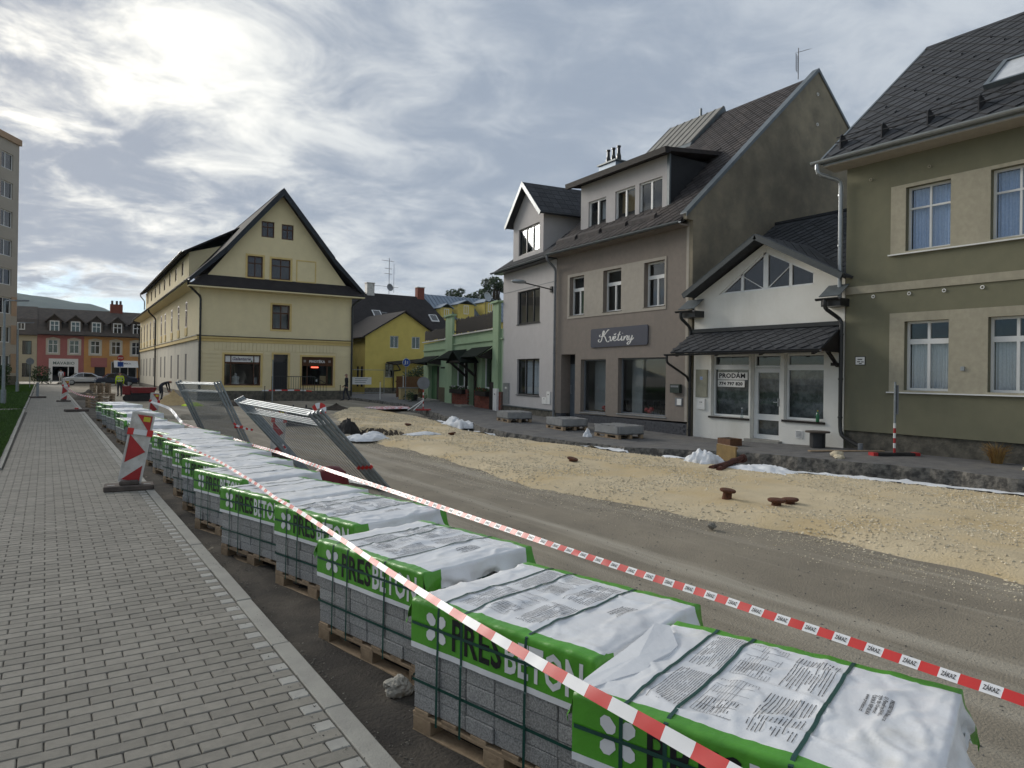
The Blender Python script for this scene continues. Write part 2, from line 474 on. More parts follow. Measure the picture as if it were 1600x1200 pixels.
def pave_z(y):
    return polyx(PAVE_Z, y)
def smooth(a, b, x):
    t = max(0.0, min(1.0, (x - a) / (b - a)))
    return t * t * (3 - 2 * t)
PITS = [(8.7, 20.4, 0.75, 1.7, 0.5), (4.9, 31.0, 1.5, 1.6, 0.55), (14.6, 33.5, 1.2, 2.4, 0.3)]
def ground_z(x, y):
    z = -0.20
    if x < 1.5:
        z = lerp(-0.42, -0.21, smooth(1.25, 1.42, x))
    near = y < 62 and 1 < x < 18
    if near:
        z += 0.012 * fbm(x * 1.7, y * 1.1, 0, 5) + 0.02 * fbm(x * 0.5, y * 0.16, 3, 3)
        z += 0.012 * math.sin(x * 5.2 + 0.8 * fbm(y * 0.2, 1.3)) * smooth(3.2, 4.0, x) * (1 - smooth(6.3, 7.2, x))
        if y < 36:
            gf = polyx(GRAVEL_FAR, y)
            z -= 0.14 * smooth(gf - 0.3, gf + 0.5, x)
        for px_, py_, rx, ry, dp in PITS:
            d = math.hypot((x - px_) / rx, (y - py_) / ry) + 0.22 * fbm(x * 1.3, y * 1.3, 7, 3)
            z -= dp * (1 - smooth(0.55, 1.05, d))
    return z
def axis(pieces):
    out = []
    for a, b, n in pieces:
        out += [a + (b - a) * i / n for i in range(n)]
    out.append(pieces[-1][1])
    return out
xs = axis([(-1550, -300, 6), (-300, -20, 8), (-20, 1.2, 10), (1.2, 16, 130), (16, 40, 16), (40, 300, 10), (300, 1550, 6)])
ys = axis([(-280, -20, 6), (-20, 0, 10), (0, 24, 150), (24, 60, 110), (60, 140, 16), (140, 600, 10), (600, 2850, 8)])
g = MB()
g.v = [(x, y, ground_z(x, y)) for y in ys for x in xs]
nx = len(xs)
g.f = [(j * nx + i, j * nx + i + 1, (j + 1) * nx + i + 1, (j + 1) * nx + i) for j in range(len(ys) - 1) for i in range(nx - 1)]
g.m = [0] * len(g.f)
M_['dirt'] = pm('road_dirt', (0.285, 0.247, 0.187), (0.19, 0.165, 0.127), 0.9, 0.95, 0.9, 55, contrast=(0.3, 0.7), detail=10, stain=(0.40, 0.36, 0.29), stain_scale=1.5, stain_amt=(0.50, 0.72), streak=True, smap=(1, 0.06, 1))
ground = g.build('ground', M_['dirt'], kind='structure', smooth=True)

# ------------------------------------------------------------------ hills and the far wood behind the town
def hill(name, y, h0, pts, depth, mat):
    m = MB()
    n = 90
    x0, x1 = pts[0][0], pts[-1][0]
    rows = []
    for j, (dy, k) in enumerate(((0, 0.0), (depth * 0.25, 0.42), (depth * 0.55, 0.8), (depth, 1.0), (depth * 2, 0.2))):
        for i in range(n + 1):
            x = lerp(x0, x1, i / n)
            h = polyx(pts, x) * k
            rows.append((x, y + dy, -0.5 + h + (k > 0) * h0 * fbm(x * 0.012, dy * 0.01 + j, 2, 5)))
    m.v = rows
    m.f = [(j * (n + 1) + i, j * (n + 1) + i + 1, (j + 1) * (n + 1) + i + 1, (j + 1) * (n + 1) + i) for j in range(4) for i in range(n)]
    m.m = [0] * len(m.f)
    return m.build(name, mat, kind='structure', smooth=True)
M_['hill'] = pm('hill_forest', (0.045, 0.068, 0.042), (0.026, 0.045, 0.030), 0.02, 1.0, 0, spec=0.0)
hill('hills', 1750, 6, [(-1500, 70), (-900, 140), (-450, 190), (-180, 206), (-60, 202), (40, 188), (110, 178), (160, 160), (230, 120), (500, 70), (1500, 40)], 500, M_['hill'])

# ------------------------------------------------------------------ sidewalk of concrete pavers
SW_L, SW_R = -2.7, 1.215          # left side of the near stretch, inner face of the kerb
def sw_left(y):
    return SW_L if y < 14.62 else -0.60 - 0.0035 * (y - 14.6)
base = MB()
base.box(SW_L - 0.05, SW_R, -1, 14.62, -0.25, -0.010)
base.extr([(sw_left(14.7), 14.62, -0.25), (SW_R, 14.62, -0.25), (SW_R, 88, -0.25), (sw_left(88), 88, -0.25)], (0, 0, 0.240))
sidewalk = base.build('sidewalk', M_['joint'], kind='structure')
def brick_mb(w, d, h=0.05, c=0.005):
    b = MB()
    x, y = w / 2, d / 2
    v = [(-x, -y, -h), (x, -y, -h), (x, y, -h), (-x, y, -h), (-x, -y, -c), (x, -y, -c), (x, y, -c), (-x, y, -c),
         (-x + c, -y + c, 0), (x - c, -y + c, 0), (x - c, y - c, 0), (-x + c, y - c, 0)]
    f = [(8, 9, 10, 11)] + [(i, (i + 1) % 4, 4 + (i + 1) % 4, 4 + i) for i in range(4)] + [(4 + i, 4 + (i + 1) % 4, 8 + (i + 1) % 4, 8 + i) for i in range(4)]
    return b.add(v, f)
G_ = 0.006
full = brick_mb(0.2 - G_, 0.1 - G_)
half = brick_mb(0.1 - G_, 0.1 - G_)
full_me = full.mesh('paver', M_['paver'])
half_me = half.mesh('paver', M_['paver_light'])
halfg_me = half.mesh('paver', M_['paver'])
cells = []
rowi = 0
y = -0.6
rnd = random.Random(3)
while y < 62:
    x = SW_R
    if rowi % 2:
        cells.append((x - 0.05, y + 0.05, 'h'))
        x -= 0.1
    L = sw_left(y + 0.05)
    while x - 0.2 > L - 0.02:
        cells.append((x - 0.1, y + 0.05, 'f'))
        x -= 0.2
    if x - L > 0.08:
        cells.append((x - 0.05, y + 0.05, 'e'))
    y += 0.1
    rowi += 1
def in_view(x, y, z=0.0):
    d = Vector((x, y, z - CAM_H))
    w = d.dot(fw)
    if w < 0.3:
        return None
    u, v = 800 + F_PX * d.dot(r2) / w, 582 - F_PX * d.dot(u2) / w
    return (u, v, w) if -30 < u < 1630 and -30 < v < 1230 else None
vis = sorted([(in_view(x, y)[2], i) for i, (x, y, k) in enumerate(cells) if in_view(x, y)])
single = set(i for w, i in vis[:300])
rest = {'f': MB(), 'h': MB()}
for i, (x, y, k) in enumerate(cells):
    dz = rnd.uniform(-0.0016, 0.0016)
    if i in single:
        o = link({'f': full_me, 'h': half_me, 'e': halfg_me}[k], 'paver', sidewalk)
        o.location = (x, y, dz)
        o.rotation_euler = (rnd.uniform(-.006, .006), rnd.uniform(-.004, .004), rnd.uniform(-.006, .006))
    else:
        t = rest['h' if k == 'h' else 'f']
        src = full if k == 'f' else half
        t.add([(a + x, b + y, c + dz) for a, b, c in src.v], src.f)
rest['f'].build('paver_field', M_['paver'], sidewalk, kind='stuff')
rest['h'].build('paver_border', M_['paver_light'], sidewalk, kind='stuff')
MB().box(-0.77, SW_R, 62.0, 88, -0.02, -0.001).build('paving_slab', M_['paver'], sidewalk)
# kerb stones, right (flush) and left (upstand along the lawn)
ks = MB().box(-0.055, 0.055, -0.4975, 0.4975, -0.28, 0.004).mesh('kerb_stone', M_['kerb'])
bm = bmesh.new(); bm.from_mesh(ks); bmesh.ops.bevel(bm, geom=bm.edges[:], offset=0.007, segments=1, affect='EDGES'); bm.to_mesh(ks); bm.free()
kerb = thing('kerb', 'pale concrete edging kerb between the sidewalk and the dug up roadside', 'kerb', (1.275, 0, 0))
for k in range(88):
    o = link(ks, 'kerb_stone', kerb)
    o.location = (rnd.uniform(-.003, .003), k, rnd.uniform(-.003, .003))
kl = MB().box(-0.04, 0.04, -0.497, 0.497, -0.28, 0.035).mesh('kerb_stone', M_['kerb'])
kerb2 = thing('lawn_kerb', 'narrow raised concrete kerb along the edge of the lawn', 'kerb', (0, 0, 0))
for k in range(72):
    yy = 15.15 + k
    if 34.4 < yy < 36.0:
        continue
    o = link(kl, 'kerb_stone', kerb2)
    o.location = (sw_left(yy) - 0.045, yy, rnd.uniform(-.006, .006))
for k in range(9):
    o = link(kl, 'kerb_stone', kerb2)
    o.location = (-1.1 - k, 14.66, 0); o.rotation_euler = (0, 0, R(90))

# ------------------------------------------------------------------ lawn
lawn = MB()
for a, b in ((14.7, 34.4), (36.0, 86.0)):
    lawn.box(-40, sw_left(a) - 0.09, a, b, -0.3, 0.02)
M_['turf'] = pm('turf', (0.045, 0.085, 0.018), (0.028, 0.055, 0.013), 1.2, 1.0, 0.8, 40, spec=0.0)
lawn_o = lawn.build('lawn', M_['turf'], kind='structure')
MB().box(-40, sw_left(35) - 0.01, 34.4, 36.0, -0.3, 0.008).build('path', M_['paver'], kind='structure')
bl = MB()
rnd = random.Random(5)
for k in range(70000):
    t = rnd.random()
    yy = 14.75 + 45 * t * t
    if 34.3 < yy < 36.1:
        continue
    xx = sw_left(yy) - 0.1 - rnd.random() ** 2.2 * (6.0 + 0.2 * yy)
    h = rnd.uniform(0.04, 0.11)
    a = rnd.uniform(0, 6.28); w = 0.008 + 0.0006 * yy
    dx, dy = math.cos(a) * w, math.sin(a) * w
    lx, ly = rnd.uniform(-.03, .03), rnd.uniform(-.03, .03)
    bl.add([(xx - dx, yy - dy, 0.015), (xx + dx, yy + dy, 0.015), (xx + lx, yy + ly, 0.015 + h)], ((0, 1, 2),))
M_['blade'] = pm('grass_blade', (0.075, 0.135, 0.028), (0.045, 0.09, 0.018), 2.5, 0.8, 0, rnd=0.35)
go = bl.build('grass', M_['blade'], kind='stuff')
tag(go, 'short mown green grass of the lawn left of the sidewalk', 'grass')

# ------------------------------------------------------------------ gravel bed along the middle of the street
gb = MB()
yl = [-6 + 0.16 * i for i in range(int(41 / 0.16) + 1)]
NU = 34
def gravel_z(x, y):
    a, b = polyx(GRAVEL_NEAR, y), polyx(GRAVEL_FAR, y)
    u = (x - a) / max(0.2, b - a)
    prof = smooth(0.0, 0.10, u) * (1 - smooth(0.93, 1.0, u))
    z = -0.205 + 0.10 * prof + 0.035 * prof * fbm(x * 0.9, y * 0.5, 11, 5) + 0.02 * prof * fbm(x * 3.1, y * 3.1, 4, 3)
    for px_, py_, rx, ry, dp in PITS[:1]:
        d = math.hypot((x - px_) / rx, (y - py_) / ry) + 0.22 * fbm(x * 1.3, y * 1.3, 7, 3)
        z -= (dp + 0.1) * (1 - smooth(0.6, 1.0, d))
    return z
for y in yl:
    a, b = polyx(GRAVEL_NEAR, y) + 0.28 * fbm(y * 0.9, 2.2, 0, 4), polyx(GRAVEL_FAR, y) + 0.15 * fbm(y * 1.1, 8.2, 0, 4)
    for i in range(NU + 1):
        x = lerp(a, b, i / NU)
        gb.v.append((x, y, gravel_z(x, y) + (0 if 0 < i < NU else -0.03)))
gb.f = [(j * (NU + 1) + i, j * (NU + 1) + i + 1, (j + 1) * (NU + 1) + i + 1, (j + 1) * (NU + 1) + i) for j in range(len(yl) - 1) for i in range(NU)]
gb.m = [0] * len(gb.f)
M_['gravel'] = pm('gravel_bed', (0.64, 0.53, 0.35), (0.49, 0.40, 0.26), 2.2, 1.0, 1.0, 34, contrast=(0.3, 0.7), detail=9, stain=(0.52, 0.40, 0.225), stain_scale=0.55, stain_amt=(0.46, 0.62))
bed = gb.build('gravel_bed', M_['gravel'], kind='structure', smooth=True)
def pebble(mb, x, y, z, s, rnd):
    a = rnd.uniform(0, 6.28)
    ca, sa = math.cos(a), math.sin(a)
    w, d, h = s * rnd.uniform(.7, 1.2), s * rnd.uniform(.5, .9), s * rnd.uniform(.35, .7)
    v = []
    for q in ((-1, -.6, -.4), (.2, -1, -.4), (1, -.2, -.4), (.5, .9, -.4), (-.7, .7, -.4), (-.5, -.3, .8), (.5, -.4, .7), (.3, .5, .9), (-.4, .4, .6)):
        j = [c * rnd.uniform(.75, 1.2) for c in q]
        v.append((x + ca * j[0] * w - sa * j[1] * d, y + sa * j[0] * w + ca * j[1] * d, z + j[2] * h))
    mb.add(v, ((5, 6, 7, 8), (0, 1, 6, 5), (1, 2, 6), (2, 3, 7, 6), (3, 4, 8, 7), (4, 0, 5, 8)))
rnd = random.Random(11)
pb, pd = MB(), MB()
for k in range(42000):
    t = rnd.random()
    y = 1.5 + 32 * t ** 1.6
    a, b = polyx(GRAVEL_NEAR, y), polyx(GRAVEL_FAR, y)
    x = a - 0.12 + (b - a) * rnd.random()
    if fbm(x * 0.8, y * 0.5, 21, 3) < rnd.uniform(-0.30, 0.32):
        continue
    pebble(pb, x, y, max(gravel_z(x, y), ground_z(x, y)) + 0.004, rnd.uniform(0.007, 0.021) * (1 + 0.02 * y), rnd)
for k in range(9000):          # loose stones spilled on the road and in the broken strip beside the pavement
    if k % 2:
        y = 1.0 + 24 * rnd.random() ** 1.3
        x = polyx(GRAVEL_NEAR, y) - abs(rnd.gauss(0, 0.45))
        pebble(pb, x, y, ground_z(x, y) + 0.002, rnd.uniform(0.004, 0.012), rnd)
    else:
        y = 2 + 26 * rnd.random()
        a, b = polyx(GRAVEL_FAR, y), polyx(PAVE_EDGE, y)
        x = lerp(a, b + 0.05, rnd.random() ** 0.8)
        pebble(pd, x, y, ground_z(x, y) + 0.01, rnd.uniform(0.03, 0.11), rnd)
M_['pebble'] = pm('crushed_limestone', (0.66, 0.58, 0.43), (0.51, 0.43, 0.30), 3, 0.95, 0, rnd=0.28)
M_['rubble'] = pm('rubble_stone', (0.21, 0.195, 0.165), (0.12, 0.112, 0.098), 3, 0.95, 0, rnd=0.35)
tag(pb.build('gravel', M_['pebble'], kind='stuff'), 'pale crushed limestone gravel spread over the street bed', 'gravel')
tag(pd.build('rubble', M_['rubble'], kind='stuff'), 'grey broken stones in the dug strip beside the far pavement', 'rubble')
pn = MB()
for k in range(7000):          # small stones in the bare strip beside the kerb and on the dirt road
    y = 1.0 + 22 * rnd.random() ** 1.5
    x = rnd.uniform(1.35, 1.80) if k % 3 else rnd.uniform(1.4, 7.0)
    pebble(pn, x, y, ground_z(x, y) + 0.001, rnd.uniform(0.004, 0.014), rnd)
for k in range(1500):          # grit on the paving near the kerb
    y = 1.5 + 26 * rnd.random() ** 1.4
    x = 1.33 - abs(rnd.gauss(0, .22))
    pebble(pn, x, y, 0.003, rnd.uniform(0.002, 0.006), rnd)
tag(pn.build('loose_stones', M_['rubble'], kind='stuff'), 'small loose stones scattered on the dirt along the pallets', 'stones')

# ------------------------------------------------------------------ far pavement (old asphalt with a broken edge)
pv = MB()
yl = [-6 + 0.14 * i for i in range(int(60 / 0.14))]
NP = 10
for y in yl:
    e = polyx(PAVE_EDGE, y) + 0.16 * fbm(y * 1.3, 4.4, 0, 5)
    z = pave_z(y)
    fx = 17.6 if y < 22 else 17.6 + 0.2 * (y - 22)
    pts = [(e - 0.10 + 0.07 * fbm(y * 3, 1, 5, 3), -0.50), (e - 0.03, z - 0.10 + 0.02 * fbm(y * 4, 6, 5, 3)), (e, z - 0.012)]
    pts += [(lerp(e + 0.04, fx, i / NP), z + 0.010 * fbm(lerp(e, fx, i / NP) * 1.5, y * 1.5, 9, 4)) for i in range(NP + 1)]
    pv.v += [(a, y, b) for a, b in pts]
nn = 3 + NP + 1
pv.f = [(j * nn + i, j * nn + i + 1, (j + 1) * nn + i + 1, (j + 1) * nn + i) for j in range(len(yl) - 1) for i in range(nn - 1)]
pv.m = [1 if i < 2 else 0 for j in range(len(yl) - 1) for i in range(nn - 1)]
M_['broken'] = pm('broken_edge', (0.20, 0.185, 0.16), (0.07, 0.066, 0.06), 7, 1.0, 1.0, 16, contrast=(.4, .6))
pavement = pv.build('pavement', [M_['asphalt'], M_['broken']], kind='structure')
# strip of fleece showing along the far edge of the gravel
fl = MB()
ya = [4.2 + 0.12 * i for i in range(int(20.5 / 0.12))]
for y in ya:
    b = polyx(GRAVEL_FAR, y) + 0.15 * fbm(y * 1.1, 8.2, 0, 4)
    w = 0.16 + 0.34 * fbm(y * 0.55, 3.3, 6, 3)
    w = max(0.0, min(0.36, w))
    for i in range(6):
        x = b - 0.10 + w * 2.0 * i / 5
        fl.v.append((x, y, max(ground_z(x, y), gravel_z(x, y) if i < 3 else -9) + (0.05 if w > 0.05 else -0.08) + 0.05 * abs(fbm(x * 5, y * 3, 2, 3)) + (0.04 * math.sin(math.pi * i / 5))))
fl.f = [(j * 6 + i, j * 6 + i + 1, (j + 1) * 6 + i + 1, (j + 1) * 6 + i) for j in range(len(ya) - 1) for i in range(5)]
fl.m = [0] * len(fl.f)
tag(fl.build('fleece_strip', M_['fleece'], smooth=True), 'white geotextile strip edging the gravel beside the far pavement', 'fleece')

# dark dug strip beside the kerb, under and around the pallets
ds = MB()
xs_ = [1.335, 1.45, 1.6, 1.8, 2.1, 2.5, 2.9, 3.15, 3.3]
yl = [-2 + 0.2 * i for i in range(340)]
for y in yl:
    e = 0.18 * fbm(y * 0.8, 3.1, 9, 4)
    ds.v += [(x + (e if i > 6 else 0), y, ground_z(x + (e if i > 6 else 0), y) + (0.008 if i < 8 else -0.01) + 0.010 * fbm(x * 4, y * 4, 1, 4)) for i, x in enumerate(xs_)]
n9 = len(xs_)
ds.f = [(j * n9 + i, j * n9 + i + 1, (j + 1) * n9 + i + 1, (j + 1) * n9 + i) for j in range(len(yl) - 1) for i in range(n9 - 1)]
ds.m = [0] * len(ds.f)
M_['strip'] = pm('dug_strip', (0.115, 0.100, 0.082), (0.055, 0.049, 0.043), 2.5, 1.0, 1.0, 45, contrast=(.35, .65), detail=9, stain=(0.045, 0.041, 0.037), stain_scale=0.9, stain_amt=(.45, .62))
ds.build('roadside_strip', M_['strip'], kind='structure', smooth=True)
# dark soil sheet lining the open pit, colour also carries its wall's shade
pt = MB()
px_, py_, rx, ry, dp = PITS[0]
n = 36
for j in range(n + 1):
    for i in range(n + 1):
        x, y = px_ + rx * 1.15 * (i / n * 2 - 1), py_ + ry * 1.15 * (j / n * 2 - 1)
        d = math.hypot((x - px_) / rx, (y - py_) / ry) + 0.22 * fbm(x * 1.3, y * 1.3, 7, 3)
        pt.v.append((x, y, max(gravel_z(x, y), ground_z(x, y)) + (0.012 if d < 0.95 else -0.05)))
pt.f = [(j * (n + 1) + i, j * (n + 1) + i + 1, (j + 1) * (n + 1) + i + 1, (j + 1) * (n + 1) + i) for j in range(n) for i in range(n)]
pt.m = [0] * len(pt.f)
pt.build('pit', M_['soil'], kind='structure', smooth=True)

# ------------------------------------------------------------------ building kit
def cellgrid(cols, rows):
    """cols, rows: lists of fractions edges -> cells"""
    return [(a, b, c, d) for a, b in zip(cols, cols[1:]) for c, d in zip(rows, rows[1:])]
def window(parent, x0, x1, z0, z1, y, cells=None, fm=None, gm=None, fr=0.06, bar=0.05, curtain=None, cy=-0.12, sill=None, M=None, name='window', dep=0.06, label=None):
    cells = cells or [(0, 1, 0, 1)]
    fm = fm or M_['win_white']; gm = gm or GLASS_DARK
    ix0, ix1, iz0, iz1 = x0 + fr, x1 - fr, z0 + fr, z1 - fr
    hs = []
    for a, b, c, d in cells:
        hs.append((lerp(ix0, ix1, a) + (bar / 2 if a > 0 else 0), lerp(ix0, ix1, b) - (bar / 2 if b < 1 else 0),
                   lerp(iz0, iz1, c) + (bar / 2 if c > 0 else 0), lerp(iz0, iz1, d) - (bar / 2 if d < 1 else 0)))
    m = MB().holes([(x0, z0), (x1, z0), (x1, z1), (x0, z1)], hs, y, dep, 0, M, dep)
    w = m.build(name, fm, parent, label=label)
    T = (lambda p: tuple(M @ Vector(p))) if M else (lambda p: p)
    for a, b, c, d in hs:
        e = 0.004
        MB().quad(T((a - e, y - dep * 0.6, c - e)), T((b + e, y - dep * 0.6, c - e)), T((b + e, y - dep * 0.6, d + e)), T((a - e, y - dep * 0.6, d + e))).build('pane', gm, w)
    if curtain:
        cm, (ca, cb, cc, cd_) = curtain if isinstance(curtain, tuple) else (curtain, (0, 1, 0, 1))
        c = MB()
        n = 40
        xa, xb, za, zb = lerp(ix0, ix1, ca), lerp(ix0, ix1, cb), lerp(iz0, iz1, cc), lerp(iz0, iz1, cd_)
        for i in range(n + 1):
            xx = lerp(xa, xb, i / n)
            yy = y + cy + 0.014 * math.sin(i * 1.9) + 0.008 * math.sin(i * 0.73)
            c.v += [T((xx, yy, za)), T((xx, yy, zb))]
        c.f = [(2 * i, 2 * i + 2, 2 * i + 3, 2 * i + 1) for i in range(n)]
        c.m = [0] * n
        c.build('curtain', cm, w)
    if sill:
        s = MB()
        pts = [(x0 - 0.05, y - 0.02), (x1 + 0.05, y - 0.02), (x1 + 0.05, y + sill[0]), (x0 - 0.05, y + sill[0])]
        s.extr([T((a, b, z0 - 0.035)) for a, b in pts], (0, 0, 0.03))
        s.build('sill', sill[1], w)
    return w
def slab(mb, a, b, c, d, t, mi=0):
    """sloping quad a,b,c,d with thickness t below it"""
    a, b, c, d = map(Vector, (a, b, c, d))
    n = (b - a).cross(d - a).normalized()
    if n.z < 0:
        n = -n
    return mb.extr([a, b, c, d], -n * t, mi)
def slates(roof, P0, eu, ev, LU, LV, size, mat, inside=None, limit=300, lift=0.004, name='slate'):
    """diamond slates on a roof plane: P0 eave corner, eu along the eave, ev up the slope; largest 300 in view as parts"""
    P0, eu, ev = Vector(P0), Vector(eu).normalized(), Vector(ev).normalized()
    n = eu.cross(ev)
    if n.z < 0:
        n = -n
    s = size / 2 - 0.011
    t = 0.008
    v = [(0, -s, 0.026), (s, 0, 0.014), (0, s, 0.003), (-s, 0, 0.014)]
    v += [(a, b, c - t) for a, b, c in v]
    f = [(0, 1, 2, 3), (0, 4, 5, 1), (3, 7, 4, 0), (1, 5, 6, 2), (2, 6, 7, 3)]
    tpl = MB().add(v, f)
    me = tpl.mesh(name, mat)
    places = []
    j = 0
    while j * size / 2 < LV + size * 0.3:
        i = 0
        while i * size < LU + size:
            u, w = i * size + (j % 2) * size / 2, j * size / 2
            i += 1
            if u > LU - size * 0.2 or u < size * 0.2 or w > LV - size * 0.25 or w < size * 0.3:
                continue
            if inside and not inside(u, w):
                continue
            places.append((u, w))
        j += 1
    mw = Matrix.Identity(4)
    p = roof
    chain = []
    while p:
        chain.append(p); p = p.parent
    for q in reversed(chain):
        mw = mw @ Matrix.LocRotScale(q.location, q.rotation_euler, q.scale)
    def dist(pl):
        w = mw @ (P0 + eu * pl[0] + ev * pl[1])
        iv = in_view(*w)
        return iv[2] if iv else 999 + w.length
    places.sort(key=dist)
    bas = Matrix((eu, ev, n)).transposed().to_4x4()
    far = MB()
    rr = random.Random(len(places))
    for k, (u, w) in enumerate(places):
        M = Matrix.Translation(P0 + eu * u + ev * w + n * lift) @ bas @ Matrix.Rotation(rr.uniform(-.02, .02), 4, 'Z')
        if k < limit and dist((u, w)) < 900:
            o = link(me, name, roof)
            o.matrix_local = M
        else:
            far.add([M @ Vector(q) for q in tpl.v], tpl.f)
    if far.v:
        far.build('slate_field', mat, roof, kind='stuff')
def gutter(parent, a, b, r=0.07, mat=None, name='gutter'):
    """half-round channel from a to b (local points)"""
    a, b = Vector(a), Vector(b)
    d = (b - a).normalized()
    s = d.cross(Vector((0, 0, 1))).normalized()
    m = MB()
    n = 8
    for p in (a, b):
        for rr in (r, r * 0.88):
            for k in range(n + 1):
                t = math.pi * k / n
                m.v.append(tuple(p + s * rr * math.cos(t) - Vector((0, 0, rr * math.sin(t)))))
    q = n + 1
    for k in range(n):
        m.f += [(k, k + 1, 2 * q + k + 1, 2 * q + k), (q + k, 3 * q + k, 3 * q + k + 1, q + k + 1), (k, q + k, q + k + 1, k + 1), (2 * q + k, 2 * q + k + 1, 3 * q + k + 1, 3 * q + k)]
    for k in (0, n):
        m.f.append((k, q + k, 3 * q + k, 2 * q + k))
    m.m = [0] * len(m.f)
    return m.build(name, mat or M_['zinc'], parent)
def pipe(parent, path, r, mat, name='downpipe', joints=True):
    P = [Vector(p) for p in path]
    sm = [P[0]]
    for i in range(1, len(P) - 1):           # rounded elbows
        a, b, c = P[i - 1], P[i], P[i + 1]
        k = min(r * 2.2, (b - a).length * 0.45, (c - b).length * 0.45)
        p, q = b + (a - b).normalized() * k, b + (c - b).normalized() * k
        sm += [p, (p + q + 2 * b) / 4, q]
    sm.append(P[-1])
    m = MB().tube(sm, r, 10)
    if joints:
        for a, b in zip(P, P[1:]):
            if (b - a).length > 1.0:
                for t in (0.12, 0.55, 0.92):
                    q = a.lerp(b, t); d = (b - a).normalized() * 0.02
                    m.tube([q - d, q + d], r * 1.25, 10)
    return m.build(name, mat, parent, smooth=False)
def closed_shell(parent, x0, x1, y0, y1, z0, z1, mat, name='rear_wall', M=None):
    """side and rear walls plus ceiling behind a facade (front side open)"""
    m = MB()
    m.quad((x0, y0, z0), (x0, y1, z0), (x0, y1, z1), (x0, y0, z1))
    m.quad((x1, y0, z0), (x1, y1, z0), (x1, y1, z1), (x1, y0, z1))
    m.quad((x0, y0, z0), (x1, y0, z0), (x1, y0, z1), (x0, y0, z1))
    m.quad((x0, y0, z1), (x1, y0, z1), (x1, y1, z1), (x0, y1, z1))
    m.quad((x0, y0, z0), (x1, y0, z0), (x1, y1, z0), (x0, y1, z0))
    return m.build(name, mat, parent)
def cursive(mb, strokes, fn, w=0.03, mi=0):
    """handwriting: each stroke a list of (u, v) points, drawn as a smooth ribbon with swelling width"""
    for st in strokes:
        P = [Vector((a, b, 0)) for a, b in st]
        pts = []
        for i in range(len(P) - 1):
            p0, p1, p2, p3 = P[max(i - 1, 0)], P[i], P[i + 1], P[min(i + 2, len(P) - 1)]
            for k in range(6):
                t = k / 6
                pts.append(0.5 * ((2 * p1) + (p2 - p0) * t + (2 * p0 - 5 * p1 + 4 * p2 - p3) * t * t + (3 * p1 - p0 - 3 * p2 + p3) * t ** 3))
        pts.append(P[-1])
        L, n = [], len(pts)
        for i, p in enumerate(pts):
            d = (pts[min(i + 1, n - 1)] - pts[max(i - 1, 0)])
            d = d.normalized() if d.length > 1e-9 else Vector((1, 0, 0))
            nn_ = Vector((-d.y, d.x, 0))
            ww = w * (0.55 + 0.75 * abs(d.y)) * (0.45 + 0.55 * min(1, min(i, n - 1 - i) / 3))
            L += [p + nn_ * ww / 2, p - nn_ * ww / 2]
        mb.add([fn(q.x, q.y) for q in L], [(2 * i, 2 * i + 2, 2 * i + 3, 2 * i + 1) for i in range(n - 1)], mi)

# ================================================================== olive house (right edge)
OL = facade('olive_house', 'olive green plastered house with beige window panels and dark slate roof', 'house', (17.0, 9.93), 0)
X0 = -9.0
low = [(-2.46, -1.48, 1.5, 3.14), (-4.28, -3.25, 1.5, 3.14), (-6.1, -5.07, 1.5, 3.14), (-7.9, -6.9, 1.5, 3.14)]
upp = [(-2.47, -1.48, 4.82, 6.34), (-4.3, -3.27, 4.82, 6.34), (-6.1, -5.07, 4.82, 6.34), (-7.9, -6.9, 4.82, 6.34)]
MB().holes([(X0, 0.44), (0, 0.44), (0, 7.15), (X0, 7.15)], low + upp, 0, 0.2).build('wall', M_['plaster_olive'], OL)
MB().box(X0, -0.002, -0.3, -0.06, -0.35, 0.439).build('plinth', M_['stone_plinth'], OL)
MB().holes([(-8.2, 1.45), (-1.13, 1.45), (-1.13, 3.35), (-8.2, 3.35)], low, 0.022, 0.03, sides=0.022).build('window_panel', M_['plaster_olive_light'], OL)
MB().holes([(-8.2, 4.77), (-1.13, 4.77), (-1.13, 6.42), (-8.2, 6.42)], upp, 0.022, 0.03, sides=0.022).build('window_panel', M_['plaster_olive_light'], OL)
MB().box(X0, -0.002, 0.002, 0.030, 3.90, 4.09).build('string_band', M_['plaster_olive_light'], OL)
MB().box(-8.25, -1.09, 0.0, 0.075, 1.425, 1.452).build('sill', M_['win_white'], OL)
MB().box(-8.25, -1.09, 0.0, 0.075, 4.745, 4.772).build('sill', M_['win_white'], OL)
for a, b, c, d in low:
    window(OL, a, b, c, d, -0.13, cellgrid([0, .5, 1], [0, .70]) + cellgrid([0, .5, 1], [.74, 1]), curtain=(M_['curtain'], (0, 1, 0, .70)), gm=GLASS, fr=0.055, bar=0.06)
for a, b, c, d in upp:
    window(OL, a, b, c, d, -0.13, cellgrid([0, .5, 1], [0, .68, 1]), curtain=M_['curtain_sky_tint'], gm=GLASS_SKY_TINT, fr=0.05, bar=0.045)
closed_shell(OL, X0, -0.001, -9.2, -0.001, -0.3, 7.15, M_['plaster_olive'])
ridge_y, ridge_z, ev_y, ev_z = -4.8, 11.7, 0.55, 7.38
rf = MB()
slab(rf, (X0, ev_y, ev_z), (0.35, ev_y, ev_z), (0.35, ridge_y, ridge_z), (X0, ridge_y, ridge_z), 0.14)
slab(rf, (X0, -10.1, ev_z), (0.35, -10.1, ev_z), (0.35, ridge_y - 0.004, ridge_z), (X0, ridge_y - 0.004, ridge_z), 0.14)
roof = rf.build('roof', M_['slate'], OL)
sl = Vector((0, ridge_y - ev_y, ridge_z - ev_z))
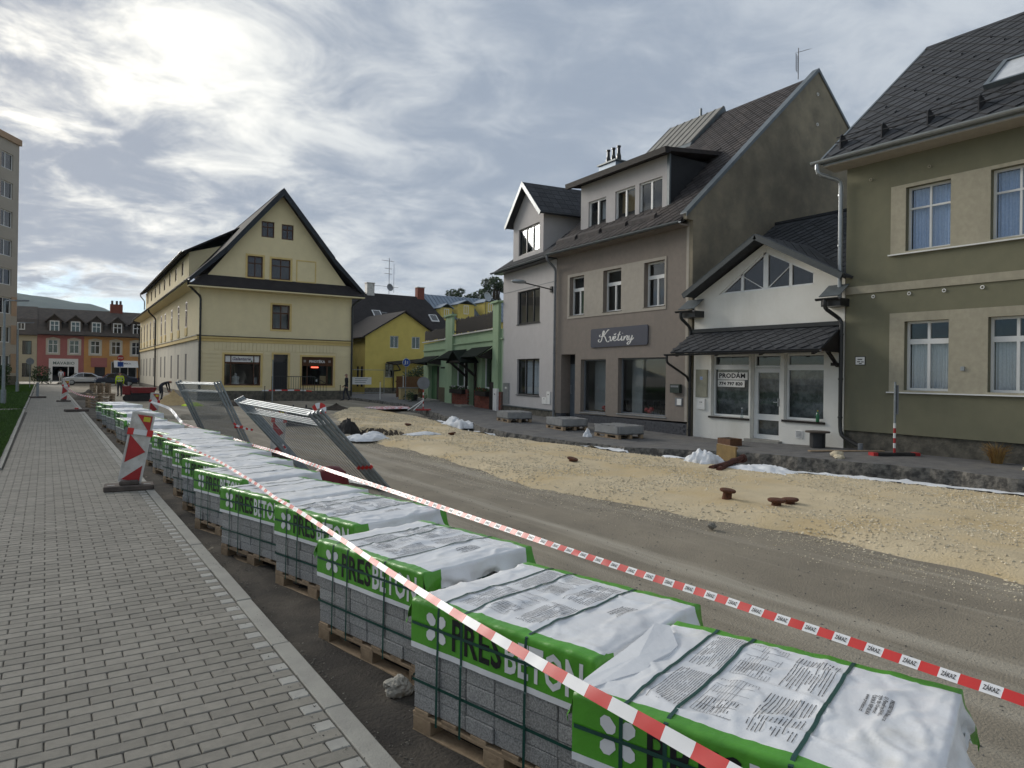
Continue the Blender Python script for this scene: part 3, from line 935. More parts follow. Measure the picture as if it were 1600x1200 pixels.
slates(roof, (0.35, ev_y, ev_z), (-1, 0, 0), sl, 9.3, sl.length, 0.50, M_['slate'])
MB().extr([(X0, ridge_y + .13, ridge_z - .07), (X0, ridge_y, ridge_z + .05), (X0, ridge_y - .13, ridge_z - .07)], (9.37, 0, 0)).build('ridge_cap', M_['slate'], roof)
MB().extr([(0.33, ev_y, ev_z - .15), (0.40, ev_y, ev_z - .15), (0.40, ev_y, ev_z + .02), (0.33, ev_y, ev_z + .02)], sl).build('verge', M_['flash'], roof)
slab(MB(), (X0, 0.50, 7.20), (0.35, 0.50, 7.20), (0.35, -0.02, 7.155), (X0, -0.02, 7.155), 0.03).build('soffit', M_['plaster_beige'], OL)
MB().box(X0, 0.36, 0.455, 0.50, 7.19, 7.34).build('fascia', M_['zinc'], OL)
gutter(OL, (X0, 0.60, 7.33), (0.62, 0.60, 7.33), 0.085, M_['zinc'])
pipe(OL, [(0.46, 0.60, 7.27), (0.46, 0.60, 7.02), (0.10, 0.11, 6.83), (0.10, 0.11, 3.82)], 0.055, M_['zinc'])
en = sl.normalized(); nrm = Vector((0, -en.z, en.y)) * -1
if nrm.z < 0: nrm = -nrm
def onroof(x, t, h=0.0):
    return Vector((x, ev_y, ev_z)) + en * t + nrm * h
for dt in (0.45, 0.58):
    MB().tube([onroof(0.15, dt, .16 if dt < .5 else .24), onroof(X0, dt, .16 if dt < .5 else .24)], 0.016, 6).build('snow_rail', M_['steel_dark'], roof)
for k in range(9):
    x = 0.0 - k * 1.05
    MB().extr([onroof(x, .30, .02), onroof(x, .52, .28), onroof(x, .62, .28), onroof(x, .75, .02)], (0.03, 0, 0)).build('rail_bracket', M_['steel_dark'], roof)
hook = MB().box(-0.012, 0.012, -0.05, 0.03, 0, 0.045).mesh('snow_hook', M_['steel_dark'])
for j in range(8):
    for i in range(10):
        o = link(hook, 'snow_hook', roof)
        o.location = onroof(-0.25 - i * 1.0 - (j % 2) * 0.5, 1.25 + j * 0.62, 0.012)
        o.rotation_euler = (math.atan2(en.z, -en.y) * -1, 0, 0)
sk = MB()
for a, b, c, d in ((-3.9, -2.85, 1.55, 1.63), (-3.9, -2.85, 2.85, 2.95), (-3.9, -3.8, 1.63, 2.85), (-2.95, -2.85, 1.63, 2.85)):
    sk.extr([onroof(a, c, .02), onroof(b, c, .02), onroof(b, d, .02), onroof(a, d, .02)], nrm * 0.12)
so = sk.build('skylight', M_['flash'], roof)
MB().quad(onroof(-3.8, 1.63, .10), onroof(-2.95, 1.63, .10), onroof(-2.95, 2.85, .10), onroof(-3.8, 2.85, .10)).build('pane', pm('skylight_blind', (0.55, 0.56, 0.57), None, 3, 0.25, spec=0.6), so)
for x in (-0.72, -1.58, -2.35, -3.13):
    ring = MB().tube([(x + 0.035 * math.cos(t * math.pi / 6), 0.02, 3.80 + 0.035 * math.sin(t * math.pi / 6)) for t in range(13)], 0.011, 6)
    ring.build('anchor_ring', M_['white_paint'], OL)
for x in (-0.62, -2.0, -4.5):
    MB().tube([(x + 0.03 * math.cos(t * math.pi / 6), 0.02, 6.72 + 0.03 * math.sin(t * math.pi / 6)) for t in range(13)], 0.010, 6).build('anchor_ring', M_['plaster_olive_light'], OL)
npl = MB().box(-0.535, -0.275, 0.0, 0.012, 2.10, 2.32, 0).build('number_plate', M_['ink'], OL)
MB().box(-0.52, -0.29, 0.012, 0.016, 2.115, 2.305).build('plate_face', M_['white_paint'], npl)
tx = MB()
for x0_, x1_, z0_ in ((-0.46, -0.34, 2.235), (-0.50, -0.43, 2.17), (-0.41, -0.33, 2.175), (-0.45, -0.38, 2.13)):
    tx.box(x0_, x1_, 0.0165, 0.018, z0_, z0_ + 0.022)
tx.build('plate_marks', M_['ink'], npl, kind='stuff')
MB().box(-2.80, -2.72, 0.022, 0.05, 1.97, 2.06).build('wall_vent', M_['zinc'], OL)

# ================================================================== white shop with gable window and canopy
SH = facade('white_shop', 'small white shop with triangular gable window, slate canopy and PRODÁM sign', 'house', (17.0, 9.93), 0)
tri = [(0.90, 4.27), (4.04, 4.27), (2.42, 5.36), (0.90, 4.60)]
rects = [(2.92, 4.30, 0.56, 2.44), (1.88, 2.86, -0.02, 2.44), (0.58, 1.76, 0.60, 2.44)]
loops = [[(0.02, -0.3), (4.99, -0.3), (4.99, 4.22), (2.40, 5.60), (0.02, 4.32)], tri] + [[(a, c), (b, c), (b, d), (a, d)] for a, b, c, d in rects]
lv = [[Vector((x, z, 0)) for x, z in l] for l in loops]
wm = MB().add([(q.x, 0, q.y) for l in lv for q in l], tessellate_polygon(lv))
for l in loops[1:]:
    for p, q in zip(l, l[1:] + l[:1]):
        wm.quad((p[0], 0, p[1]), (q[0], 0, q[1]), (q[0], -0.22, q[1]), (p[0], -0.22, p[1]))
wm.build('wall', M_['plaster_white'], SH)
closed_shell(SH, 0.03, 4.98, -8.0, -0.003, -0.3, 3.9, M_['plaster_white'])
# gable window: frame bars and panes
gw = MB()
def bar2(p, q, w, y0=-0.10, y1=-0.04, mb=None):
    a, b = Vector((p[0], 0, p[1])), Vector((q[0], 0, q[1]))
    d = (b - a).normalized(); n = Vector((-d.z, 0, d.x)) * w / 2
    (mb or gw).extr([a + n + Vector((0, y0, 0)), b + n + Vector((0, y0, 0)), b - n + Vector((0, y0, 0)), a - n + Vector((0, y0, 0))], (0, y1 - y0, 0))
for p, q in zip(tri, tri[1:] + tri[:1]):
    bar2(p, q, 0.09)
for x, zt, w in ((1.62, 4.93, .09), (2.42, 5.33, .16), (3.22, 4.80, .09)):
    bar2((x, 4.27), (x, zt), w)
bar2((1.62, 4.88), (2.36, 4.30), 0.022, -0.075, -0.05); bar2((3.22, 4.74), (2.48, 4.30), 0.022, -0.075, -0.05)
gwo = gw.build('gable_window', M_['win_white'], SH)
for pl in ([(0.9, 4.27), (1.62, 4.27), (1.62, 4.97), (0.9, 4.60)], [(1.62, 4.27), (2.42, 4.27), (2.42, 5.36), (1.62, 4.97)], [(2.42, 4.27), (3.22, 4.27), (3.22, 4.82), (2.42, 5.36)], [(3.22, 4.27), (4.04, 4.27), (3.22, 4.82)]):
    MB().add([(x, -0.08, z) for x, z in pl], [tuple(range(len(pl)))]).build('pane', GLASS_DARK, gwo)
# shop front
fo = M_['win_white']
wl_ = window(SH, 2.93, 4.29, 0.57, 2.43, -0.12, [(0, 1, 0, .80), (0, 1, .84, 1)], fo, GLASS, 0.06, 0.08)
wr_ = window(SH, 0.59, 1.75, 0.61, 2.43, -0.12, [(0, 1, 0, .79), (0, 1, .83, 1)], fo, GLASS, 0.06, 0.08)
wd_ = window(SH, 1.89, 2.85, 2.04, 2.43, -0.16, [(0, 1, 0, 1)], fo, GLASS, 0.06, name='transom_window')
dr = window(SH, 1.89, 2.85, -0.01, 2.03, -0.16, [(0, 1, 0, .26), (0, 1, .30, 1)], fo, GLASS, 0.13, 0.10, name='door', dep=0.07)
MB().box(2.00, 2.03, -0.16, -0.10, 0.95, 1.17).tube([(2.015, -0.10, 1.06), (2.015, -0.07, 1.06), (2.14, -0.07, 1.06)], 0.012, 6).build('handle', M_['zinc'], dr)
MB().box(1.77, 1.87, -0.18, -0.004, -0.2, 2.44).box(2.87, 2.91, -0.18, -0.004, -0.2, 2.44).build('post', fo, SH)
def filmsheet(par, x0, x1, z0, z1, y, seed):
    m = MB(); n = 16
    for j in range(n + 1):
        for i in range(n + 1):
            x, z = lerp(x0, x1, i / n), lerp(z0, z1, j / n)
            m.v.append((x, y + 0.05 * fbm(x * 2.2 + seed, z * 2.2, seed, 4), z))
    m.f = [(j * (n + 1) + i, j * (n + 1) + i + 1, (j + 1) * (n + 1) + i + 1, (j + 1) * (n + 1) + i) for j in range(n) for i in range(n)]
    m.m = [0] * len(m.f)
    m.build('plastic_sheet', M_['film'], par, smooth=True)
filmsheet(wl_, 2.95, 4.27, 0.6, 2.05, -0.27, 1.0); filmsheet(wr_, 0.6, 1.74, 0.63, 2.05, -0.27, 5.0); filmsheet(dr, 1.92, 2.82, 0.02, 2.0, -0.32, 9.0)
for z0, z1, b, sz, x0, x1 in ((1.68, 1.90, 'PRODÁM', 0.19, 3.08, 4.16), (1.46, 1.66, '774 797 820', 0.13, 3.18, 4.16)):
    s_ = MB().box(x0, x1, -0.153, -0.150, z0, z1).build('paper_sign', M_['white_paint'], wl_)
    t_ = MB(); put_text(t_, b, lambda u, v: (x1 - 0.05 - u, -0.148, z0 + 0.055 + v), sz, 0.006, fit=(x1 - x0) * 0.88)
    t_.build('lettering', M_['ink'], wl_)
MB().box(2.88, 4.36, -0.05, 0.05, 0.50, 0.555).build('sill', M_['wood_dark'], SH)
MB().box(0.52, 1.80, -0.05, 0.05, 0.54, 0.598).build('sill', M_['wood_dark'], SH)
MB().box(1.80, 2.95, -0.1, 0.16, -0.3, -0.015).build('doorstep', M_['kerb'], SH)
cab = MB().box(4.42, 4.88, 0.0, 0.03, 1.12, 1.98).build('meter_cabinet', pm('cabinet_beige', (0.34, 0.33, 0.25), None, 5, 0.6), SH)
MB().box(4.44, 4.86, 0.03, 0.036, 1.14, 1.96).build('cabinet_door', pm('cabinet_beige', (0, 0, 0)), cab)
MB().box(4.60, 4.70, 0.036, 0.039, 1.66, 1.76).build('sticker', pm('sticker_blue', (0.10, 0.2, 0.5), (0.5, 0.55, 0.6), 40, 0.5), cab)
gb_ = MB().box(4.50, 4.80, 0.0, 0.05, 0.74, 1.07).build('meter_box', M_['white_paint'], SH)
MB().box(4.60, 4.63, 0.05, 0.054, 0.95, 0.98).box(4.66, 4.69, 0.05, 0.054, 0.95, 0.98).build('latch', M_['ink'], gb_)
vg = MB().box(1.16, 1.38, 0.0, 0.02, 0.12, 0.33).build('vent_grille', M_['white_paint'], SH)
sl_ = MB()
for k in range(5):
    sl_.box(1.19, 1.35, 0.02, 0.026, 0.15 + k * 0.035, 0.165 + k * 0.035)
sl_.build('louvre', M_['pipe_grey'], vg)
# canopy
ca = MB()
slab(ca, (0.08, 1.0, 2.50), (5.06, 1.0, 2.50), (5.06, 0.0, 3.14), (0.08, 0.0, 3.14), 0.05)
can = ca.build('canopy', M_['slate'], SH)
cv = Vector((0, -1.0, 0.64))
slates(can, (0.08, 1.0, 2.50), (1, 0, 0), cv, 4.98, cv.length, 0.36, M_['slate'], name='slate')
MB().box(0.06, 5.0, 0.0, 0.10, 3.13, 3.24).build('flashing', M_['black_paint'], can)
MB().extr([(0.08, 0.02, 3.08), (0.08, 0.02, 2.42), (0.08, 0.96, 2.45)], (0.03, 0, 0)).build('end_board', M_['wood_dark'], can)
for x in (0.25, 1.8, 3.3, 4.8):
    MB().extr([(x, 0.0, 2.95), (x, 0.0, 2.72), (x, 0.95, 2.36), (x, 0.95, 2.46)], (0.09, 0, 0)).build('rafter', M_['wood_dark'], can)
MB().box(0.12, 0.21, -0.02, 0.30, 2.08, 2.16).extr([(0.14, 0.02, 2.10), (0.14, 0.06, 2.05), (0.14, 0.62, 2.5), (0.14, 0.55, 2.55)], (0.07, 0, 0)).build('bracket', M_['wood_dark'], can)
gutter(can, (0.02, 1.06, 2.47), (5.22, 1.06, 2.44), 0.06, M_['black_paint'])
pipe(can, [(5.14, 1.06, 2.40), (5.14, 1.06, 2.18), (5.08, 0.20, 1.75), (5.08, 0.12, 1.60)], 0.038, M_['black_paint'])
# roofs
mr = MB()
slab(mr, (-0.04, -0.06, 4.245), (5.16, -0.06, 4.245), (5.16, -4.0, 7.1), (-0.04, -4.0, 7.1), 0.10)
slab(mr, (-0.04, -8.3, 3.97), (5.16, -8.3, 3.97), (5.16, -4.004, 7.1), (-0.04, -4.004, 7.1), 0.10)
mro = mr.build('roof', M_['slate'], SH)
mv = Vector((0, -4.32, 3.13))
slates(mro, (-0.04, 0.32, 3.97), (1, 0, 0), mv, 5.2, mv.length, 0.42, M_['slate'], inside=lambda u, w: w > 0.65 and not (w < 3.0 - abs(u - 2.45) * 1.05))
MB().box(-0.04, 5.17, -4.1, -3.9, 7.06, 7.14).build('ridge_cap', M_['slate'], mro)
gr_ = MB()
ax, az = 2.40, 5.76
for sx, ez in ((5.05, 4.30), (-0.20, 4.36)):
    slab(gr_, (ax, 0.50, az), (sx, 0.50, ez), (sx, -0.25, ez), (ax, -2.15, az), 0.06)
gro = gr_.build('gable_roof', M_['slate'], SH)
for sx, ez, sg in ((5.05, 4.30, 1), (-0.20, 4.36, -1)):
    d = Vector((sx - ax, 0, ez - az))
    slates(gro, (ax, 0.50, az), (0, -1, 0), d, 1.9, d.length, 0.36, M_['slate'], inside=lambda u, w: u < 2.5 - w * 0.75, limit=60)
    bb = MB()
    n = Vector((-d.z, 0, d.x)).normalized()
    if n.z < 0: n = -n
    p0 = Vector((ax, 0.48, az)) + n * 0.03; p1 = Vector((sx, 0.48, ez)) + n * 0.03
    bb.extr([p0, p1, p1 - n * 0.15, p0 - n * 0.15], (0, 0.045, 0))
    bb.extr([p0 + Vector((0, .05, 0)), p1 + Vector((0, .05, 0)), p1 + Vector((0, -.16, 0)), p0 + Vector((0, -.16, 0))], n * 0.012)
    bb.build('bargeboard', pm('barge_slate', (0.055, 0.065, 0.070), (0.042, 0.050, 0.054), 5, 0.6, spec=0.3), gro)
    # eave stub beside the gable
    x0, x1 = (4.60, 5.20) if sg > 0 else (-0.10, 0.42)
    sb = MB().box(x0, x1, 0.0, 0.42, 3.60, 3.80).build('eave_box', M_['black_paint'], SH)
    slab(MB(), (x0 - 0.02, 0.50, 3.86), (x1 + 0.02, 0.50, 3.86), (x1 + 0.02, 0.05, 4.18), (x0 - 0.02, 0.05, 4.18), 0.02).build('cover_sheet', M_['flash'], sb)
    gutter(SH, (x0 - 0.05, 0.55, 3.80), (x1 + 0.06, 0.55, 3.80), 0.06, M_['black_paint'])
pipe(SH, [(5.06, 0.55, 3.76), (5.06, 0.55, 3.58), (5.06, 0.10, 3.30), (5.06, 0.10, -0.2)], 0.05, M_['black_paint'])
pipe(SH, [(0.24, 0.55, 3.76), (0.24, 0.55, 3.55), (0.10, 0.12, 3.30), (0.04, 0.12, 3.2), (0.04, 0.12, 0.55), (0.0, 0.14, 0.30), (-0.55, 0.30, 0.10)], 0.05, M_['black_paint'])
MB().tube([(-0.60, 0.30, 0.16), (-0.60, 0.30, -0.25)], 0.06, 12).build('drain_stub', M_['pipe_grey'], SH)

# ================================================================== brown-grey house with the flower shop
KV = facade('flower_shop_house', 'brown grey house with Květiny sign, wide dormer and stained old gable wall', 'house', (17.0, 15.155), 2.65)
KW = 7.36
upk = [(5.50, 6.45, 4.11, 5.64), (3.30, 4.33, 4.11, 5.65), (1.10, 2.10, 4.12, 5.65)]
shop = [(4.13, 5.66, 0.33, 2.36), (1.0, 3.43, 0.40, 2.39)]
door = (6.03, 6.98, -0.25, 2.58)
wk = MB().holes([(0.0, 0.30), (6.03, 0.24), (6.03, 2.58), (6.98, 2.58), (6.98, 0.2), (KW, 0.2), (KW, 6.75), (0, 6.75)], upk + shop, 0, 0.24)
for p, q in (((6.03, .24), (6.03, 2.58)), ((6.03, 2.58), (6.98, 2.58)), ((6.98, 2.58), (6.98, .2))):
    wk.quad((p[0], 0, p[1]), (q[0], 0, q[1]), (q[0], -0.5, q[1]), (p[0], -0.5, p[1]))
wk.build('wall', M_['plaster_brown'], KV)
MB().holes([(1.02, 3.99), (6.58, 3.99), (6.58, 5.75), (1.02, 5.75)], upk, 0.02, 0.03, sides=0.02).build('window_panel', M_['plaster_beige'], KV)
MB().box(0.0, 0.11, 0.0, 0.025, 0.31, 6.74).build('corner_strip', M_['plaster_beige'], KV)
pk_ = MB().box(0.0, 6.03, -0.28, -0.02, -0.45, 0.235).box(6.98, KW, -0.28, -0.02, -0.45, 0.195)
M_['slate_tile'] = pm('plinth_tile', (0.085, 0.088, 0.098), (0.05, 0.052, 0.06), 14, 0.8, 0.8, 30)
pko = pk_.build('plinth', M_['slate_tile'], KV)
tl = MB().box(-0.145, 0.145, 0, 0.018, -0.04, 0.04).mesh('stone_tile', M_['slate_tile'])
for j in range(6):
    for i in range(20):
        x = 0.16 + i * 0.30 + (j % 2) * 0.15
        if x < 5.88:
            o = link(tl, 'stone_tile', pko); o.location = (x, -0.02 + random.uniform(-.006, .004), -0.26 + j * 0.085)
for a, b, c, d in upk:
    window(KV, a, b, c, d, -0.17, cellgrid([0, .5, 1], [0, .66]) + [(0, 1, .70, 1)], gm=GLASS, fr=0.06, bar=0.07, sill=(0.19, M_['wood_dark']),
           curtain=(pm('curtain_green', (0.24, 0.33, 0.20), (0.18, 0.26, 0.15), 12, 0.9), (.0, .62, 0, .62)) if a > 5 else None)
for a, b, c, d in shop:
    w_ = window(KV, a, b, c, d, -0.17, [(0, 1, 0, 1)], M_['pipe_grey'], GLASS, 0.05, sill=(0.2, M_['zinc']), name='display_window')
M_['interior_pale'] = pm('interior_pale', (0.42, 0.42, 0.40), (0.34, 0.34, 0.33), 2, 0.9)
dk = MB().box(6.06, 6.95, -0.5, -0.45, -0.25, 2.2).build('door', pm('door_grey_blue', (0.12, 0.14, 0.16), None, 4, 0.5), KV)
MB().box(6.15, 6.32, -0.45, -0.43, 0.2, 2.05).build('door_pane', GLASS_DARK, dk)
MB().box(6.03, 6.98, -0.5, -0.46, 2.2, 2.58).build('transom', M_['win_dark'], dk)
MB().tube([(6.82, -0.43, 1.0), (6.82, -0.39, 1.0), (6.82, -0.39, 1.35)], 0.014, 6).build('handle', M_['zinc'], dk)
closed_shell(KV, 0.02, KW - 0.01, -12.3, -0.52, -0.3, 6.7, M_['room'])
# goods in the shop windows
gd = MB()
rr = random.Random(8)
for k in range(26):
    x = rr.uniform(1.1, 5.5); y = rr.uniform(-1.9, -0.7)
    gd.cyl((x, y, 0.35), 0.08, rr.uniform(0.2, 0.5), 8, 0, 0.11)
gdo = gd.build('flower_buckets', M_['room'], KV)
fw_ = MB()
for x, z in ((4.6, .45), (4.72, .52), (2.2, .5), (2.35, .55), (2.1, .58)):
    fw_.lathe((x, -0.42, z), [(0.0, -.07), (.07, -.04), (.09, .02), (.05, .08), (0.0, .09)], 8)
fw_.build('flower_bunch', M_['red_paint'], KV)
MB().box(4.9, 5.6, -0.7, -0.66, 0.4, 2.3).box(2.85, 3.4, -0.7, -0.66, 0.4, 2.3).build('window_screen', M_['interior_pale'], KV)
# sign
M_['sign_blue'] = pm('sign_blue_grey', (0.050, 0.056, 0.082), (0.043, 0.048, 0.070), 3, 0.5)
sg_ = MB()
rc = [(1.85, 2.88), (1.90, 2.83), (4.95, 2.80), (5.0, 2.85), (5.0, 3.45), (4.95, 3.50), (1.90, 3.52), (1.85, 3.47)]
sg_.extr([(x, 0.005, z) for x, z in rc], (0, 0.04, 0))
sgo = sg_.build('shop_sign', M_['sign_blue'], KV)
K = []
K.append([(0.06, 0.62), (-0.02, 0.52), (0.06, 0.44), (0.20, 0.50), (0.32, 0.68), (0.36, 0.86), (0.30, 0.90), (0.24, 0.74), (0.20, 0.45), (0.14, 0.16), (0.04, 0.02), (-0.08, 0.06), (-0.10, 0.18), (0.0, 0.24)])
K.append([(0.74, 0.94), (0.66, 0.96), (0.50, 0.76), (0.34, 0.54), (0.26, 0.46), (0.38, 0.46), (0.46, 0.30), (0.54, 0.08), (0.66, 0.0), (0.76, 0.10)])
K.append([(0.72, 0.34), (0.80, 0.42), (0.84, 0.36), (0.83, 0.16), (0.88, 0.06), (0.98, 0.18), (1.04, 0.40), (1.02, 0.44)])
K.append([(1.06, 0.18), (1.18, 0.26), (1.24, 0.38), (1.18, 0.43), (1.10, 0.32), (1.08, 0.16), (1.15, 0.06), (1.26, 0.10), (1.34, 0.20)])
K.append([(1.10, 0.62), (1.17, 0.54), (1.27, 0.66)])
K.append([(1.56, 0.78), (1.46, 0.48), (1.40, 0.20), (1.44, 0.07), (1.54, 0.12), (1.60, 0.22)])
K.append([(1.34, 0.50), (1.46, 0.52), (1.62, 0.54)])
K.append([(1.70, 0.42), (1.66, 0.24), (1.66, 0.08), (1.74, 0.08), (1.82, 0.20)])
K.append([(1.735, 0.60), (1.75, 0.63)])
K.append([(1.86, 0.40), (1.86, 0.24), (1.82, 0.06), (1.92, 0.28), (2.04, 0.42), (2.10, 0.36), (2.06, 0.16), (2.10, 0.06), (2.18, 0.14)])
K.append([(2.22, 0.42), (2.20, 0.24), (2.24, 0.10), (2.34, 0.14), (2.44, 0.42), (2.40, 0.20), (2.30, -0.12), (2.16, -0.26), (2.08, -0.20), (2.18, -0.06), (2.40, 0.06), (2.56, 0.24)])
lt = MB(); cursive(lt, K, lambda u, v: (4.45 - u * 0.745, 0.049, 2.99 + v * 0.46), 0.062)
lt.build('lettering', M_['white_paint'], sgo)
mbx = MB().box(0.26, 0.68, 0.0, 0.12, 1.22, 1.50).build('mailbox', pm('mailbox_dark', (0.035, 0.05, 0.042), None, 5, 0.4), KV)
MB().box(0.30, 0.64, 0.12, 0.126, 1.40, 1.46).build('slot', M_['pipe_grey'], mbx)
ib = MB().box(0.22, 0.54, 0.0, 0.02, 0.80, 1.06).build('intercom_niche', M_['pipe_grey'], KV)
MB().box(0.25, 0.44, 0.02, 0.035, 0.83, 1.03).build('cover', M_['white_paint'], ib)
# roof and dormer
sK = Vector((0, -6.65, 6.19))
kr = MB()
slab(kr, (0.02, 0.45, 6.68), (KW + .05, 0.45, 6.68), (KW + .05, -6.2, 12.84), (0.02, -6.2, 12.84), 0.12)
slab(kr, (0.02, -12.9, 6.6), (KW + .05, -12.9, 6.6), (KW + .05, -6.204, 12.84), (0.02, -6.204, 12.84), 0.12)
kro = kr.build('roof', M_['slate_brown'], KV)
slates(kro, (0.05, 0.45, 6.68), (1, 0, 0), sK, KW - 0.05, sK.length, 0.40, M_['slate_brown'], inside=lambda u, w: not (1.5 < u < 6.6 and 1.3 < w < 4.9) and not (4.1 < u and 6.6 < w))
kg = MB().extr([(0.0, 0.02, -0.4), (0.0, 0.02, 6.72), (0.0, 0.30, 6.74), (0.0, 0.28, 6.96), (0.0, -6.22, 13.0), (0.0, -12.8, 6.85), (0.0, -12.45, -0.4)], (-0.16, 0, 0))
kgo = kg.build('gable_wall', M_['old_gable'], KV)
capm = MB()
for (y0, z0), (y1, z1) in (((0.36, 6.90), (-6.22, 13.03)), ((-6.22, 13.03), (-12.9, 6.85))):
    capm.extr([(-0.20, y0, z0), (0.08, y0, z0), (0.08, y1, z1), (-0.20, y1, z1)], (0, 0, 0.03))
    capm.extr([(-0.20, y0, z0), (-0.20, y1, z1), (-0.20, y1, z1 - 0.11), (-0.20, y0, z0 - 0.11)], (0.012, 0, 0))
capm.build('coping', M_['flash'], kgo)
for z in (12.1, 11.0):
    MB().tube([(-0.17, -6.2 + 0.05 * math.cos(t * math.pi / 6), z + 0.05 * math.sin(t * math.pi / 6)) for t in range(13)], 0.015, 6).build('anchor_ring', M_['white_paint'], kgo)
MB().box(0.02, KW, 0.0, 0.42, 6.56, 6.62).build('soffit', M_['plaster_brown'], KV)
gutter(KV, (-0.05, 0.52, 6.66), (KW + 0.06, 0.52, 6.66), 0.075, M_['flash'])
pipe(KV, [(KW - 0.02, 0.52, 6.60), (KW - 0.02, 0.52, 6.42), (KW - 0.02, 0.10, 6.10), (KW - 0.02, 0.10, -0.2)], 0.05, M_['pipe_grey'])
dms = [(4.92, 6.02, 7.52, 8.64), (3.26, 4.38, 7.52, 8.70), (1.86, 3.04, 7.52, 8.70)]
DM = MB().holes([(1.55, 7.40), (6.52, 7.40), (6.52, 9.38), (1.55, 9.38)], dms, -0.55, 0.12)
dmo = DM.build('dormer', M_['plaster_grey'], KV)
for x in (1.55, 6.52):
    MB().quad((x, -0.55, 7.4), (x, -0.55, 9.38), (x, -3.2, 9.38), (x, -3.2, 9.2)).build('cheek', pm('cheek_slate', (0.022, 0.023, 0.026), None, 8, 0.6), dmo)
MB().box(1.50, 1.62, -0.60, -0.53, 7.4, 9.40).build('corner_board', M_['flash'], dmo)
slab(MB(), (1.30, -0.12, 9.50), (7.0, -0.12, 9.50), (7.0, -3.3, 9.86), (1.30, -3.3, 9.86), 0.14).build('dormer_roof', M_['slate_brown'], dmo)
slab(MB(), (1.28, -0.10, 9.50), (7.02, -0.10, 9.50), (7.02, -0.30, 9.53), (1.28, -0.30, 9.53), 0.20).build('dormer_fascia', M_['wood_dark'], dmo)
for a, b, c, d in dms:
    window(KV, a, b, c, d, -0.62, cellgrid([0, .5, 1], [0, 1]), gm=GLASS, fr=0.06, bar=0.08, name='dormer_window',
           curtain=(pm('blind_ochre', (0.42, 0.30, 0.16), (0.34, 0.24, 0.13), 9, 0.9), (0.0, 1, 0, 1)) if 3 < a < 4 else ((M_['curtain'], (0, .55, 0, 1)) if a > 4.5 else None), cy=-0.25)
    MB().extr([(a - .12, -0.5, c - .03), (b + .12, -0.5, c - .03), (b + .12, -0.30, c - .26), (a - .12, -0.30, c - .26)], (0, -0.02, 0.01)).build('apron_flashing', M_['flash'], dmo)
MB().box(1.6, 6.45, -3.1, -3.0, 7.4, 9.35).build('dormer_back', M_['room'], dmo)
# snow guard timber at the eave, seam-metal hump and chimney
for k in range(4):
    x = 1.6 + k * 1.5
    MB().extr([(x, 0.05, 7.08), (x, -0.08, 7.20), (x, -0.08, 7.34), (x, 0.05, 7.22)], (1.3, 0, 0)).build('snow_guard', M_['slate_brown'], kro)
hp = MB()
hp.extr([(4.2, -4.2, 11.0), (4.2, -4.33, 11.24), (4.2, -6.22, 13.09), (4.2, -6.45, 12.6)], (3.15, 0, 0), 1)
hpo = hp.build('raised_roof', [M_['seam'], M_['flash']], KV)
pl_ = MB().extr([(4.22, -4.33, 11.25), (7.33, -4.33, 11.25), (7.33, -6.22, 13.10), (4.22, -6.22, 13.10)], (0, 0.006, 0.006)).build('seam_sheet', M_['seam'], hpo)
for k in range(8):
    x = 4.25 + k * 0.44
    MB().extr([(x, -4.33, 11.265), (x + .025, -4.33, 11.265), (x + .025, -6.22, 13.115), (x, -6.22, 13.115)], (0, 0.018, 0.018)).build('standing_seam', M_['seam'], hpo)
ch = MB().box(6.2, 7.3, -2.75, -2.05, 9.3, 10.62).build('chimney', M_['roof_sheet'], KV)
MB().box(6.14, 7.36, -2.81, -1.99, 10.62, 10.68).build('chimney_cap', M_['flash'], ch)
for x in (6.42, 6.76, 7.10):
    MB().lathe((x, -2.4, 10.68), [(.11, 0), (.10, .25), (.07, .36), (.06, .58), (.085, .60), (.085, .66), (0, .67)], 12).build('chimney_pot', M_['black_paint'], ch)
MB().tube([(5.5, -6.2, 12.8), (5.5, -6.2, 13.4)], 0.05, 8).build('vent_pipe', M_['flash'], KV)

# ================================================================== light grey house with gable dormer
GY = facade('grey_house', 'light grey house with black framed windows and pointed roof dormer', 'house', (17.34, 22.51), 9.2)
GW = 5.36
gwin = [(1.50, 3.76, 4.03, 5.52), (1.47, 3.72, 0.83, 2.45)]
MB().holes([(0.03, 0.28), (GW, 0.28), (GW, 6.62), (0.03, 6.62)], gwin, 0, 0.14).build('wall', M_['plaster_grey'], GY)
MB().box(0.03, GW, -0.25, -0.02, -0.35, 0.275).build('plinth', M_['stone_plinth'], GY)
MB().box(0.03, GW, 0.001, 0.03, 0.25, 0.30).build('plinth_flashing', M_['flash'], GY)
MB().box(0.03, GW + 0.02, 0.001, 0.012, 5.60, 5.63).build('string_band', M_['pipe_grey'], GY)
for a, b, c, d in gwin:
    window(GY, a, b, c, d, -0.09, cellgrid([0, .34, .67, 1], [0, 1]), M_['win_dark'], GLASS, 0.06, 0.07, curtain=(M_['curtain'], (0, 1, 0, 1)) if c < 1 else (M_['curtain'], (.02, .33, 0, 1)), cy=-0.3, sill=(0.13, M_['win_dark']))
closed_shell(GY, 0.04, GW, -9, -0.4, -0.3, 6.6, M_['plaster_grey'])
MB().quad((GW, 0, -0.3), (GW, -9, -0.3), (GW, -9, 6.62), (GW, 0, 6.62)).build('side_wall', M_['plaster_grey'], GY)
gr2 = MB()
slab(gr2, (0.0, 0.40, 6.66), (5.75, 0.40, 6.66), (2.9, -2.9, 9.3), (0.0, -2.9, 9.3), 0.10)
slab(gr2, (5.75, 0.40, 6.66), (5.75, -9.0, 6.66), (2.9, -6.0, 9.3), (2.9, -2.9, 9.3), 0.10)
